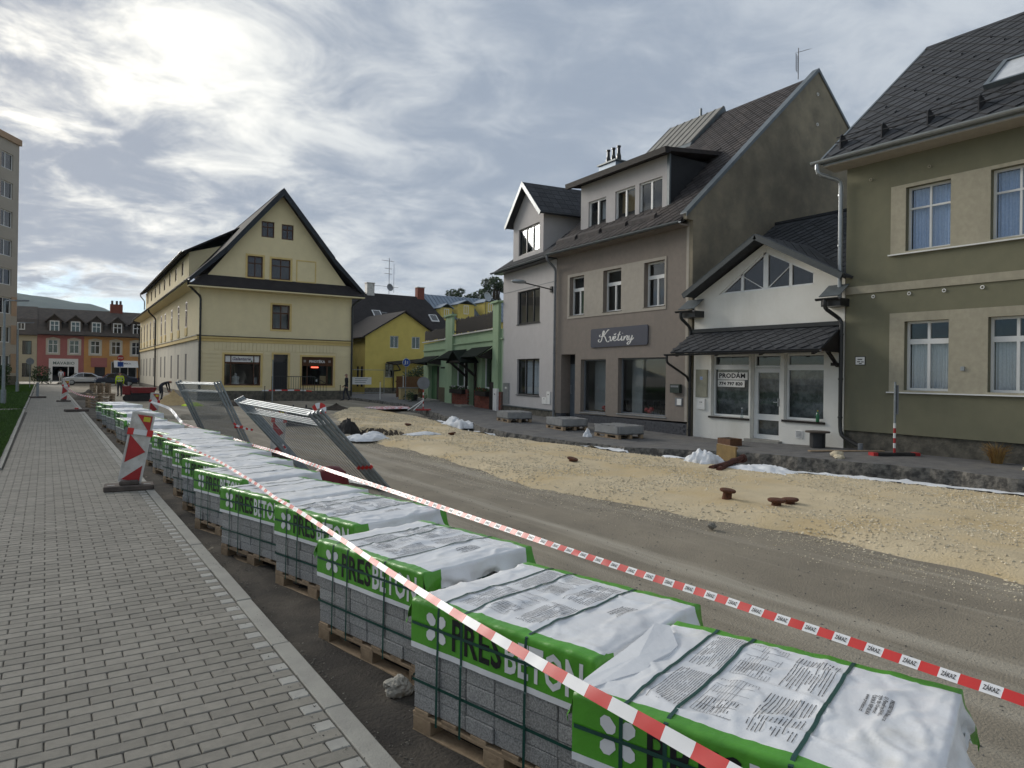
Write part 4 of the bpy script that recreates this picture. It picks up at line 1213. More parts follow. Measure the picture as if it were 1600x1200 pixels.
gro2 = gr2.build('roof', M_['slate'], GY)
g2v = Vector((0, -3.3, 2.64))
slates(gro2, (0.0, 0.40, 6.66), (1, 0, 0), g2v, 5.7, g2v.length, 0.42, M_['slate'], inside=lambda u, w: u < 5.6 - w * 0.72 and not (1.2 < u < 4.4 and w > 0.45))
gutter(GY, (0.0, 0.47, 6.62), (5.82, 0.47, 6.62), 0.07, M_['flash'])
MB().box(0.03, 5.6, 0.0, 0.40, 6.52, 6.57).build('soffit', M_['win_dark'], GY)
dc, dz0, dz1, daz = 2.78, 7.0, 8.78, 10.32
dw = (1.62, 3.72, 7.16, 8.36)
dm2 = MB().holes([(1.26, dz0), (4.30, dz0), (4.30, dz1), (dc, daz - .18), (1.26, dz1)], [dw], 0.0, 0.12)
dmo2 = dm2.build('dormer', M_['plaster_grey'], GY)
for x in (1.26, 4.30):
    MB().quad((x, 0, dz0), (x, 0, dz1), (x, -2.9, dz1), (x, -2.9, dz1 - .1)).build('cheek', M_['plaster_grey'], dmo2)
window(GY, *dw, -0.07, cellgrid([0, .34, .67, 1], [0, 1]), M_['win_dark'], GLASS, 0.06, 0.07, curtain=(M_['curtain'], (0, .7, 0, 1)), cy=-0.3, name='dormer_window')
MB().box(1.3, 4.26, -2.6, -2.5, 7.0, 8.8).build('dormer_back', M_['room'], dmo2)
dr2 = MB()
for sx in (0.92, 4.64):
    slab(dr2, (dc, 0.30, daz), (sx, 0.30, 8.62), (sx, -4.2, 8.62), (dc, -4.2, daz), 0.08)
dro = dr2.build('dormer_roof', M_['slate'], dmo2)
dd = Vector((0.92 - dc, 0, 8.62 - daz))
sq = MB().box(-0.18, 0.18, -0.17, 0.17, 0.002, 0.012).mesh('slate', M_['slate'])
nd = Vector((dd.z, 0, -dd.x)).normalized()
if nd.z < 0: nd = -nd
for rrow in range(6):
    for cc in range(11):
        o = link(sq, 'slate', dro)
        M = Matrix((Vector((0, -1, 0)), -dd.normalized(), nd)).transposed().to_4x4()
        o.matrix_local = Matrix.Translation(Vector((dc, 0.30, daz)) + dd.normalized() * (0.24 + rrow * 0.40) + Vector((0, -1, 0)) * (0.25 + cc * 0.38) + nd * 0.004) @ M @ Matrix.Rotation(R(2), 4, 'X')
for sx in (0.92, 4.64):
    d = Vector((sx - dc, 0, 8.62 - daz)); n = Vector((-d.z, 0, d.x)).normalized()
    if n.z < 0: n = -n
    p0, p1 = Vector((dc, 0.30, daz)) + n * .02, Vector((sx, 0.30, 8.62)) + n * .02
    MB().extr([p0, p1, p1 - n * .18, p0 - n * .18], (0, 0.04, 0)).build('bargeboard', M_['flash'], dro)
for a, b, c, d in ((4.52, 5.18, 0.36, 1.34), (0.40, 0.70, 0.52, 1.05), (0.74, 1.12, 0.52, 0.80)):
    bx = MB().box(a, b, 0.0, 0.04, c, d).build('meter_cabinet', M_['zinc'] if a > 4 else M_['white_paint'], GY)
    MB().box(lerp(a, b, .35), lerp(a, b, .65), 0.04, 0.044, lerp(c, d, .72), lerp(c, d, .8)).build('plate', M_['ink'] if a < 4 else M_['white_paint'], bx)
lm = thing('wall_lamp', 'street lamp on a thin arm fixed to the light grey house', 'street lamp', (17.34, 22.51, 0), R(90 - 9.2))
MB().tube([(0.40, 0.0, 5.30), (0.40, 0.08, 5.30), (0.55, 1.25, 5.52)], 0.025, 8).box(0.32, 0.48, 0.0, 0.07, 5.18, 5.42).build('arm', M_['black_paint'], lm)
MB().lathe((0, 0, 0), [(0.0, .10), (.10, .09), (.17, .02), (.16, -.05), (.10, -.09), (0, -.10)], 14).build('lamp_head', M_['zinc'], lm, smooth=True, loc=(0.58, 1.45, 5.55)).scale = (0.9, 2.0, 0.8)

# ================================================================== green shop with roof terrace
GS = facade('green_shop', 'light green single storey shop with roof terrace fence and dark awnings', 'house', (18.18, 27.71), 12.3)
holes = [(5.40, 8.05, 0.95, 2.66), (3.95, 5.22, -0.25, 2.42), (1.62, 3.15, 0.97, 2.66), (11.25, 13.95, -0.25, 2.24)]
MB().holes([(0.0, -0.3), (15.2, -0.3), (15.2, 3.70), (9.5, 3.80), (9.5, 3.95), (0.0, 3.95)], [h if h[2] > 0 else (h[0], h[1], -0.2, h[3]) for h in holes], 0, 0.35).build('wall', M_['plaster_green'], GS)
closed_shell(GS, 0.02, 15.18, -9, -0.5, -0.3, 3.6, M_['plaster_green'])
MB().quad((15.19, 0, -.3), (15.19, -9, -.3), (15.19, -9, 3.7), (15.19, 0, 3.7)).build('side_wall', M_['plaster_green'], GS)
for a, b, t in ((8.10, 9.50, 5.15), (0.36, 1.16, 5.22)):
    p = MB().box(a, b, 0.002, 0.14, -0.25 if a > 5 else 0.9, t).build('pier', M_['plaster_green'], GS)
    MB().box(a - .10, b + .10, -0.10, 0.24, t, t + 0.10).build('pier_cap', M_['plaster_green'], p)
MB().box(0.0, 8.1, 0.002, 0.07, 3.42, 3.50).build('cornice', M_['plaster_green'], GS)
MB().box(9.5, 15.2, 0.002, 0.07, 3.22, 3.30).build('cornice', M_['plaster_green'], GS)
MB().box(1.16, 8.1, -0.05, 0.12, 3.95, 4.02).build('parapet_cap', M_['dirty_white'], GS)
MB().box(9.5, 15.25, -0.05, 0.12, 3.80, 3.87).build('parapet_cap', M_['dirty_white'], GS)
for a, b, z0, h in ((1.25, 8.0, 4.04, 0.86), (9.6, 15.1, 3.90, 0.66)):
    f = thing('terrace_fence', 'dark brown picket fence on the terrace, ' + ('right of the tall green pier' if a < 5 else 'left of the tall green pier'), 'fence', (18.18, 27.71, 0), R(90 - 12.3), 'terrace fences')
    MB().box(a, b, -0.06, -0.03, z0 + .12, z0 + .18).build('rail', M_['wood_dark'], f)
    MB().box(a, b, -0.06, -0.03, z0 + h - .22, z0 + h - .16).build('rail', M_['wood_dark'], f)
    n = int((b - a) / 0.165)
    me = MB().extr([(-0.05, 0, 0), (0.05, 0, 0), (0.05, 0, h - .06), (0, 0, h), (-0.05, 0, h - .06)], (0, 0.022, 0)).mesh('picket', M_['wood_dark'])
    for i in range(n):
        o = link(me, 'picket', f); o.location = (a + .07 + i * 0.165, -0.028, z0 + random.uniform(-.05, .06))
for a, b, zt, zb, pr in ((10.9, 14.35, 2.86, 2.42, .95), (5.35, 8.75, 3.10, 2.60, .95), (1.22, 4.35, 3.14, 2.62, .95)):
    w = MB()
    slab(w, (a, pr, zb), (b, pr, zb), (b, 0.14, zt), (a, 0.14, zt), 0.05)
    wo_ = w.build('awning', pm('awning_felt', (0.018, 0.024, 0.019), None, 6, 0.95, spec=0.05), GS)
    for x in (a + .02, b - .06):
        MB().extr([(x, 0.0, zt - .05), (x, 0.0, zb - .15), (x, pr - .1, zb - .06), (x, pr - .1, zb - .02)], (0.04, 0, 0)).build('awning_bracket', M_['wood_dark'], wo_)
pr_ = MB()
for sx in (3.35, 5.85):
    slab(pr_, (4.6, 1.15, 3.0), (sx, 1.15, 2.36), (sx, 0.1, 2.36), (4.6, 0.1, 3.0), 0.06)
pro = pr_.build('porch_roof', pm('awning_felt', (0, 0, 0)), GS)
for x in (3.75, 5.4):
    MB().box(x - .05, x + .05, 0.07, 0.17, 0.9, 2.4).extr([(x - .05, 0.15, 1.55), (x - .05, 0.15, 1.70), (x - .05, 1.05, 2.45), (x - .05, 1.05, 2.30)], (0.1, 0, 0)).build('porch_bracket', M_['wood_dark'], pro)
MB().box(3.5, 5.7, 0.95, 1.05, 2.34, 2.44).build('porch_beam', M_['wood_dark'], pro)
window(GS, 5.42, 8.03, 0.97, 2.64, -0.2, cellgrid([0, .5, 1], [0, 1]), gm=GLASS, fr=0.08, bar=0.12, curtain=(M_['curtain'], (0.02, .45, 0, 1)), cy=-0.3)
window(GS, 1.64, 3.13, 0.99, 2.64, -0.2, [(0, 1, 0, 1)], gm=GLASS, fr=0.08, curtain=(M_['interior_pale'], (0.1, .9, 0, 1)), cy=-0.4)
d1_ = MB().box(4.0, 5.2, -0.32, -0.26, -0.2, 2.4).build('door', M_['wood_dark'], GS)
MB().box(4.35, 4.55, -0.26, -0.25, 0.2, 2.2).build('door_frame', M_['win_white'], d1_)
MB().box(11.28, 12.7, -0.32, -0.26, -0.2, 2.2).build('door', M_['wood_dark'], GS)
MB().box(12.7, 13.93, -0.3, -0.24, -0.2, 2.24).build('door_reveal', M_['green_dark'], GS)
bk = MB()
for j in range(13):
    for i in range(34):
        x = 0.02 + i * 0.25 + (j % 2) * 0.125
        if x > 8.3 or 3.95 < x + 0.12 < 5.22:
            continue
        bk.box(x, x + 0.238, 0.005, 0.105 + random.uniform(-.006, .004), -0.25 + j * 0.087, -0.172 + j * 0.087)
bko = MB().box(0.0, 3.95, 0.002, 0.09, -0.3, 0.90).box(5.22, 8.45, 0.002, 0.09, -0.3, 0.90).build('brick_base', pm('mortar', (0.16, 0.10, 0.08), None, 20, 0.95), GS)
bk.build('brickwork', M_['brick_red'], bko, kind='stuff')
MB().box(9.5, 11.25, 0.002, 0.05, -0.3, 0.88).build('plinth', pm('plinth_brown', (0.10, 0.085, 0.05), None, 6, 0.9), GS)
M_['leaf'] = pm('leaf_dark', (0.040, 0.072, 0.020), (0.022, 0.042, 0.012), 3, 0.7, 0, rnd=0.4)
def leafball(mb, c, r, n, s, rnd, flat=1.0):
    for k in range(n):
        u, t = rnd.uniform(-1, 1), rnd.uniform(0, 6.28)
        q = math.sqrt(1 - u * u); rad = rnd.uniform(.45, 1.05) ** 0.6
        p = Vector(c) + Vector((r[0] * q * math.cos(t), r[1] * q * math.sin(t), r[2] * u)) * rad
        d1 = Vector((rnd.gauss(0, 1), rnd.gauss(0, 1), rnd.gauss(0, 1))).normalized() * s * rnd.uniform(.6, 1.2)
        d2 = d1.orthogonal().normalized() * s * 0.45
        mb.add([p - d1, p + d2, p + d1, p - d2], ((0, 1, 2, 3),))
rnd = random.Random(21)
for a, b, nm in ((5.5, 7.9, 'left'), (1.6, 3.2, 'right')):
    fb = thing('flower_box', 'dark flower box under the %s shop window of the green shop' % nm, 'flower box', (18.18, 27.71, 0), R(90 - 12.3), 'flower boxes of the green shop')
    MB().box(a, b, 0.11, 0.34, 0.62, 0.86).build('trough', M_['wood_dark'], fb)
    l = MB()
    for k in range(14):
        leafball(l, (lerp(a, b, (k + .5) / 14), 0.23, 0.93), (0.14, 0.13, 0.12), 26, 0.06, rnd)
    l.build('foliage', M_['leaf'], fb)
    fl_ = MB()
    for k in range(16):
        leafball(fl_, (rnd.uniform(a, b), 0.30, rnd.uniform(.9, 1.05)), (.04, .04, .04), 5, 0.035, rnd)
    fl_.build('blossom', M_['red_paint'] if a < 3 else M_['white_paint'], fb)
mc = MB().box(0.30, 0.80, 0.10, 0.22, -0.05, 1.05).build('meter_cabinet', M_['white_paint'], GS)
MB().box(0.48, 0.62, 0.22, 0.224, 0.75, 0.8).build('plate', M_['ink'], mc)
MB().box(0.95, 1.5, 0.10, 0.16, 0.0, 1.35).build('notice_board', M_['wood_dark'], GS)
MB().box(4.0, 5.3, 0.1, 0.8, -0.14, 0.06).build('doorstep', M_['kerb'], GS)
MB().box(10.9, 14.0, 0.0, 0.7, -0.14, 0.08).build('doorstep', M_['kerb'], GS)
MB().box(9.7, 10.4, 0.1, 0.16, 2.05, 2.14).build('wall_bracket', M_['wood_dark'], GS)

# ================================================================== large yellow corner house
YE = thing('yellow_house', 'large yellow gabled corner house with two shop windows and dark roof', 'house', (18.03, 47.27, 0), R(180 - 1.34))
W = 10.0; DEPTH = 43.0
fx = lambda s: W - s
def rect(s0, s1, z0, z1):
    return (W - s1, W - s0, z0, z1)
fw1 = rect(4.49, 5.66, 4.55, 6.21)
sw1, dry, sw2 = rect(1.53, 3.80, 0.77, 2.79), rect(4.62, 5.59, 0.48, 2.87), rect(6.51, 8.72, 0.77, 2.76)
gws = [rect(2.87, 3.85, 7.92, 9.33), rect(4.40, 5.66, 7.90, 9.29)]
ups = [rect(3.73, 4.56, 10.66, 11.72), rect(5.04, 5.83, 10.64, 11.67)]
MB().holes([(0, 0.42), (W, 0.42), (W, 3.80), (0, 3.80)], [sw1, dry, sw2], 0, 0.2).build('ground_floor_wall', M_['plaster_yellow'], YE)
MB().holes([(0, 3.80), (W, 3.80), (W, 7.4), (0, 7.4)], [fw1], 0, 0.14).build('upper_wall', M_['plaster_yellow'], YE)
MB().holes([(0.1, 7.4), (W - .1, 7.4), (W / 2 + .05, 13.6), (W / 2 - .05, 13.6)], gws + ups, 0, 0.12).build('gable_wall', M_['plaster_yellow'], YE)
co_ = MB().box(-0.1, W + 0.1, 0.0, 0.12, 3.80, 3.92).build('cornice', M_['plaster_yellow_trim'], YE)
MB().box(-0.12, W + 0.12, 0.0, 0.15, 3.92, 3.97).build('cornice_sheet', M_['black_paint'], co_)
MB().box(-0.05, W + 0.05, 0.001, 0.05, 3.60, 3.80).build('frieze', M_['plaster_yellow_trim'], YE)
# rusticated courses on the ground floor (each course a proud board)
yy = 0.46
while yy < 3.0:
    segs = [(0.02, sw2[0] - .18), (sw2[1] + .18, dry[0] - .14), (dry[1] + .14, sw1[0] - .18), (sw1[1] + .18, W - .02)]
    for a, b in segs:
        if b - a > 0.1:
            MB().box(a, b, 0.0015, 0.03, yy, yy + 0.235).build('course', M_['plaster_yellow'], YE)
    yy += 0.26
for k in range(34):          # flat-arch stones above the shop openings
    x = 1.1 + k * 0.235
    MB().box(x, x + 0.215, 0.0015, 0.03, 3.06, 3.56).build('lintel_stone', M_['plaster_yellow'], YE)
MB().box(-0.05, W + 0.05, -0.3, 0.10, -0.4, 0.42).build('plinth', M_['stone_plinth'], YE)
def surround(r, w=0.12, m=None, M=None):
    a, b, c, d = r
    return MB().holes([(a - w, c - w), (b + w, c - w), (b + w, d + w), (a - w, d + w)], [r], 0.025, 0.024, 0, M, 0.024).build('window_surround', m or M_['plaster_yellow_trim'], YE)
for r in gws + [fw1, dry, sw1, sw2]:
    surround(r)
bl_ = rect(6.12, 7.33, 7.92, 9.28)
MB().holes([(bl_[0] - .08, bl_[2] - .08), (bl_[1] + .08, bl_[2] - .08), (bl_[1] + .08, bl_[3] + .08), (bl_[0] - .08, bl_[3] + .08)], [bl_], 0.025, 0.024, sides=0.024).build('blind_window', M_['plaster_yellow_trim'], YE)
for r in gws + ups:
    window(YE, *r, -0.07, cellgrid([0, .5, 1], [0, .68, 1]), M_['win_brown'], GLASS_DARK, 0.07, 0.06)
window(YE, *fw1, -0.07, cellgrid([0, .5, 1], [0, .68, 1]), M_['win_brown'], GLASS, 0.08, 0.09, curtain=(M_['interior_pale'], (0, 1, 0, 1)), cy=-0.4)
s1 = window(YE, *sw1, -0.1, [(0, .16, 0, .74), (.16, .84, 0, .74), (.84, 1, 0, .74), (0, .16, .77, 1), (.16, .84, .77, 1), (.84, 1, .77, 1)], M_['win_brown'], GLASS, 0.08, 0.06, name='shop_window')
s2 = window(YE, *sw2, -0.1, [(0, .16, 0, .72), (.16, .84, 0, .72), (.84, 1, 0, .72), (0, .16, .75, 1), (.16, .84, .75, 1), (.84, 1, .75, 1)], M_['win_brown'], GLASS, 0.08, 0.06, name='shop_window')
a, b, c, d = sw1
sgn = MB().box(a + .08, b - .08, -0.135, -0.125, 2.27, 2.70).build('sign_panel', M_['white_paint'], s1)
t = MB(); put_text(t, 'Galanterie', lambda u, v: (b - 0.52 - u, -0.098, 2.42 + v), 0.30, 0.004, 0.35, fit=1.15); t.build('lettering', pm('violet', (0.10, 0.06, 0.14), None, 4, 0.5), s1)
MB().box(a + .52, a + .60, -0.099, -0.096, 2.33, 2.42).build('emblem', M_['green_dark'], s1)
fg_ = MB().lathe((b - 0.8, -0.6, 1.2), [(0.0, .38), (.10, .34), (.10, .2), (.26, .1), (.22, -.2), (.28, -.4)], 12).build('mannequin', M_['dirty_white'], s1)
MB().box(a + .12, a + .35, -0.5, -0.45, 0.85, 1.3).build('display_card', M_['interior_pale'], s1)
a, b, c, d = sw2
MB().box(a + .08, b - .08, -0.135, -0.125, 2.22, 2.68).build('sign_panel', M_['win_brown'], s2)
t = MB(); put_text(t, 'PIVOTÉKA', lambda u, v: (b - 0.55 - u, -0.096, 2.36 + v), 0.24, 0.008, fit=1.1); t.build('lettering', M_['white_paint'], s2)
for xx in (a + .16, b - .32):
    MB().box(xx, xx + .16, -0.12, -0.097, 2.38, 2.54).build('emblem', pm('emblem_grey', (0.30, 0.25, 0.22), None, 30, 0.6), s2)
em = bpy.data.materials.new('neon_red'); em.use_nodes = True
em.node_tree.nodes['Principled BSDF'].inputs['Emission Color'].default_value = (1, 0.12, 0.06, 1)
em.node_tree.nodes['Principled BSDF'].inputs['Emission Strength'].default_value = 1.6
MB().box(a + .95, a + 1.45, -0.4, -0.36, 2.0, 2.09).build('neon_sign', em, s2)
MB().box(a + .42, a + .85, -0.35, -0.32, 0.9, 1.45).build('poster', M_['sand'], s2)
MB().box(a + 1.0, a + 1.13, -0.35, -0.32, 1.05, 1.2).build('price_card', M_['white_paint'], s2)
dyo = MB().box(dry[0] + .02, dry[1] - .02, -0.2, -0.15, 0.44, 2.35).build('door', M_['win_dark'], YE)
MB().box(dry[0] + .02, dry[1] - .02, -0.2, -0.16, 2.36, 2.86).build('transom', GLASS_DARK, dyo)
closed_shell(YE, 0.01, W - .01, -DEPTH, -0.25, -0.3, 7.4, M_['room'])
# long side along the street
Ms = Matrix(((0, 1, 0, W), (-1, 0, 0, 0), (0, 0, 1, 0), (0, 0, 0, 1)))
wu = [41.6, 38.0, 34.7, 31.2, 27.8, 21.4, 18.4, 13.9, 9.8, 5.75]
su = [(x - .42, x + .42, 4.72, 6.55) for x in wu]
sl2 = [(x - .45, x + .45, 1.05, 2.87) for x in wu]
MB().holes([(0, 3.8), (DEPTH, 3.8), (DEPTH, 7.4), (0, 7.4)], su, 0, 0.15, 0, Ms).build('side_upper_wall', M_['plaster_yellow'], YE)
MB().holes([(0, 0.2), (DEPTH, 0.2), (DEPTH, 3.8), (0, 3.8)], sl2, 0.0, 0.2, 0, Ms).build('side_lower_wall', M_['plaster_pale'], YE)
for k in range(13):
    MB().obox(Ms, 0.02, 0.7, 0.001, 0.03, 0.45 + k * 0.26, 0.45 + k * 0.26 + 0.235).build('quoin', M_['plaster_pale'], YE)
MB().obox(Ms, -0.1, DEPTH, 0.0, 0.12, 3.72, 3.95).build('side_cornice', M_['plaster_yellow_trim'], YE)
MB().obox(Ms, -0.12, DEPTH, 0.0, 0.15, 3.95, 4.0).build('cornice_sheet', M_['black_paint'], YE)
MB().obox(Ms, -0.02, DEPTH, -0.2, 0.05, -0.4, 0.22).build('side_plinth', M_['stone_plinth'], YE)
for r in su:
    window(YE, *r, 0.012, cellgrid([0, .5, 1], [0, .68, 1]), M_['win_brown'], GLASS_DARK, 0.10, 0.09, M=Ms)
    MB().obox(Ms, r[0] - .15, r[1] + .15, 0.001, 0.05, 4.15, 4.70).build('apron', M_['plaster_yellow_trim'], YE)
for r in sl2:
    window(YE, *r, -0.03, cellgrid([0, .5, 1], [0, 1]), pm('window_taupe', (0.16, 0.13, 0.10), None, 5, .6), GLASS_DARK, 0.10, 0.08, M=Ms)
# roof
AP = W / 2; az = 13.95; ez = 7.45; ov = 0.72
yr = MB()
for x0, xe in ((AP, -ov), (AP, W + ov)):
    kx = lerp(x0, xe, 0.62); kz = lerp(az, ez, 0.66)
    slab(yr, (x0, 0.62, az), (kx, 0.62, kz), (kx, -DEPTH - .4, kz), (x0, -DEPTH - .4, az), 0.22)
    slab(yr, (kx, 0.50, kz), (xe, 0.50, ez), (xe, -DEPTH - .4, ez), (kx, -DEPTH - .4, kz), 0.18)
yro = yr.build('roof', M_['roof_far'], YE)
for xe in (-ov, W + ov):
    vb = MB()
    kx = lerp(AP, xe, 0.62); kz = lerp(az, ez, 0.66)
    vb.extr([(AP, 0.60, az + .02), (kx, 0.60, kz + .02), (kx, 0.60, kz - .42), (AP, 0.60, az - .50)], (0, 0.05, 0))
    vb.extr([(kx, 0.48, kz + .02), (xe, 0.48, ez + .02), (xe, 0.48, ez - .26), (kx, 0.48, kz - .40)], (0, 0.05, 0))
    vb.build('bargeboard', pm('barge_dark', (0.040, 0.045, 0.054), None, 4, 0.7, spec=0.2), yro)
skt = MB()
slab(skt, (-ov, 0.72, 7.10), (W + ov, 0.72, 7.10), (W - .2, 0.0, 7.86), (0.2, 0.0, 7.86), 0.10)
skt.build('skirt_roof', M_['roof_far'], YE)
MB().box(-ov, W + ov, 0.0, 0.70, 6.98, 7.06).build('eave_board', M_['plaster_yellow'], YE)
slab(MB(), (W, 0, 7.2), (W + ov, 0, 7.34), (W + ov, -DEPTH, 7.34), (W, -DEPTH, 7.2), 0.05).build('soffit', M_['plaster_yellow'], YE)
gutter(YE, (W + ov + .06, 0.7, 7.42), (W + ov + .06, -DEPTH, 7.42), 0.08, M_['black_paint'])
gutter(YE, (-ov - .06, 0.7, 7.42), (-ov - .06, -DEPTH, 7.42), 0.08, M_['black_paint'])
pipe(YE, [(W + ov, 0.45, 7.35), (W + ov, 0.35, 7.1), (W - 0.05, 0.12, 6.4), (W - 0.05, 0.12, 0.1)], 0.07, M_['black_paint'])
pipe(YE, [(-ov, 0.45, 7.35), (-ov, 0.35, 7.1), (0.0, 0.12, 6.5), (0.0, 0.12, 0.1)], 0.07, M_['black_paint'])
for s in (25.0, 42.6):
    pipe(YE, [(W + ov, -s, 7.35), (W + ov, -s, 7.1), (W + .13, -s, 6.5), (W + .13, -s, 0.1)], 0.07, M_['black_paint'])
# long shed dormer on the street side, and a small one on the other
sdw = [(x - .55, x + .55, 9.05, 10.15) for x in (11.5, 15.5, 19.5, 23.5, 27.5, 31.5, 35.5, 39.5)]
Md = Matrix(((0, 1, 0, W - 0.42), (-1, 0, 0, 0), (0, 0, 1, 0), (0, 0, 0, 1)))
dmy = MB().holes([(8.0, 8.55), (42.0, 8.55), (42.0, 10.42), (8.0, 10.42)], sdw, 0, 0.1, 0, Md).build('dormer', M_['plaster_yellow'], YE)
for r in sdw:
    window(YE, *r, -0.05, cellgrid([0, .5, 1], [0, 1]), M_['win_brown'], GLASS_DARK, 0.08, 0.08, M=Md, name='dormer_window')
MB().extr([(W - .42, -8.0, 8.55), (W - .42, -8.0, 10.42), (W - 2.6, -8.0, 11.1)], (0, -0.05, 0)).build('cheek', M_['plaster_yellow'], dmy)
slab(MB(), (W + 0.05, -7.6, 10.40), (W + 0.05, -42.4, 10.40), (AP + 1.2, -42.4, 12.6), (AP + 1.2, -7.6, 12.6), 0.12).build('dormer_roof', M_['roof_far'], dmy)
gutter(dmy, (W + .12, -7.5, 10.40), (W + .12, -42.4, 10.40), 0.08, M_['black_paint'])
pipe(dmy, [(W + .10, -42.2, 10.3), (W + .10, -42.2, 10.1), (W - .3, -42.2, 9.6), (W - .3, -42.2, 8.6)], 0.06, M_['zinc'])
dm3 = MB().box(0.42, 0.5, -30, -3.2, 8.5, 9.7).build('dormer', M_['plaster_yellow'], YE)
slab(MB(), (-0.10, -2.8, 9.62), (-0.10, -30, 9.62), (AP - 1.2, -30, 12.4), (AP - 1.2, -2.8, 12.4), 0.12).build('dormer_roof', M_['roof_far'], dm3)
pipe(dm3, [(-0.12, -2.9, 9.5), (-0.12, -2.9, 9.3), (0.36, -2.9, 9.0), (0.36, -2.9, 8.5)], 0.05, M_['black_paint'])
# entrance platform and railing
ep = MB().box(dry[0] - 1.4, dry[1] + .5, 0.10, 1.6, -0.4, 0.46).box(dry[0] - 1.75, dry[0] - 1.4, 0.10, 1.6, -0.4, 0.26).box(dry[0] - 2.1, dry[0] - 1.75, 0.10, 1.6, -0.4, 0.06)
epo = ep.build('entrance_platform', M_['stone_plinth'], YE)
rl = MB()
xa, xb = dry[0] - 1.35, dry[1] + .45
rl.tube([(xb, 1.55, 1.40), (xa, 1.55, 1.40), (xa - .8, 1.55, 0.95)], 0.025, 6)
rl.tube([(xb, 1.55, 0.58), (xa, 1.55, 0.58)], 0.02, 6)
n = 18
for k in range(n + 1):
    x = lerp(xa, xb, k / n)
    rl.tube([(x, 1.55, 0.46 if k % 6 == 0 else 0.58), (x, 1.55, 1.40)], 0.022 if k % 6 == 0 else 0.011, 6)
for k in range(5):
    x = lerp(xa, xa - .8, k / 4); rl.tube([(x, 1.55, 0.3 - k * .06), (x, 1.55, 1.40 - k * .112)], 0.012, 6)
rl.build('railing', M_['black_paint'], epo)

# ================================================================== ochre house, dark roofed block and blue roofed house behind
def simple_gable(parent, x0, x1, z1, zr, wins, mat, ym=None, frame=None):
    MB().holes([(x0, -0.3), (x1, -0.3), (x1, z1), ((x0 + x1) / 2, zr), (x0, z1)], wins, 0, 0.12).build('wall', mat, parent)
OC = thing('ochre_house', 'bright ochre yellow gabled house behind the large yellow house', 'house', (33.2, 60.0, 0), R(180))
def oc(X): return 33.2 - X
ocw = [(oc(27.52), oc(26.66), 4.06, 5.2), (oc(29.75), oc(28.9), 4.06, 5.2), (oc(27.04), oc(26.22), 1.29, 2.62)]
MB().holes([(0.2, -0.2), (oc(24.23), -0.2), (oc(24.23), 5.15), (oc(28.1), 7.45), (0.2, 4.7)], ocw, 0, 0.12).build('wall', M_['plaster_ochre'], OC)
MB().box(0.2, oc(24.23) + .02, 0.001, 0.04, -0.2, 0.35).build('plinth', M_['stone_plinth'], OC)
for r in ocw:
    window(OC, *r, -0.06, cellgrid([0, .5, 1], [0, 1]), M_['win_white'], GLASS_DARK, 0.06, 0.06)
gb2 = MB()
for k in range(7):
    gb2.tube([(lerp(ocw[2][0], ocw[2][1], k / 6), 0.06, 1.3), (lerp(ocw[2][0], ocw[2][1], k / 6), 0.06, 2.62)], 0.015, 5)
gb2.tube([(ocw[2][0], 0.06, 1.7), (ocw[2][1], 0.06, 1.7)], 0.015, 5).tube([(ocw[2][0], 0.06, 2.2), (ocw[2][1], 0.06, 2.2)], 0.015, 5)
gb2.build('window_grille', M_['black_paint'], OC)
Mo = Matrix(((0, 1, 0, oc(24.23)), (-1, 0, 0, 0), (0, 0, 1, 0), (0, 0, 0, 1)))
MB().holes([(0, -.2), (9, -.2), (9, 5.1), (0, 5.1)], [(.5, 1.05, .4, 2.3), (1.5, 2.05, .4, 2.3)], 0, 0.1, 0, Mo).build('side_wall', M_['plaster_ochre'], OC)
for a in (.5, 1.5):
    window(OC, a, a + .55, .4, 2.3, -0.05, [(0, 1, 0, 1)], M_['win_brown'], GLASS_DARK, 0.06, M=Mo)
r_ = MB()
for xe, ze in ((0.0, 4.55), (oc(24.23) + .5, 4.95)):
    slab(r_, (oc(28.1), 0.3, 7.62), (xe, 0.3, ze), (xe, -9, ze), (oc(28.1), -9, 7.62), 0.12)
r_.build('roof', M_['roof_far'], OC)
closed_shell(OC, 0.22, oc(24.25), -9, -0.2, -0.2, 4.6, M_['room'])
cp = MB()
slab(cp, (oc(26.3), 1.8, 2.55), (oc(31.5), 1.8, 3.1), (oc(31.5), 0.02, 3.3), (oc(26.3), 0.02, 2.75), 0.12)
cpo = cp.build('carport_roof', M_['roof_far'], OC)
pipe(OC, [(oc(26.5), 1.85, 2.6), (oc(27.0), 1.7, 2.0), (oc(27.0), 0.12, 1.9), (oc(27.0), 0.12, 0.0)], 0.06, M_['black_paint'])

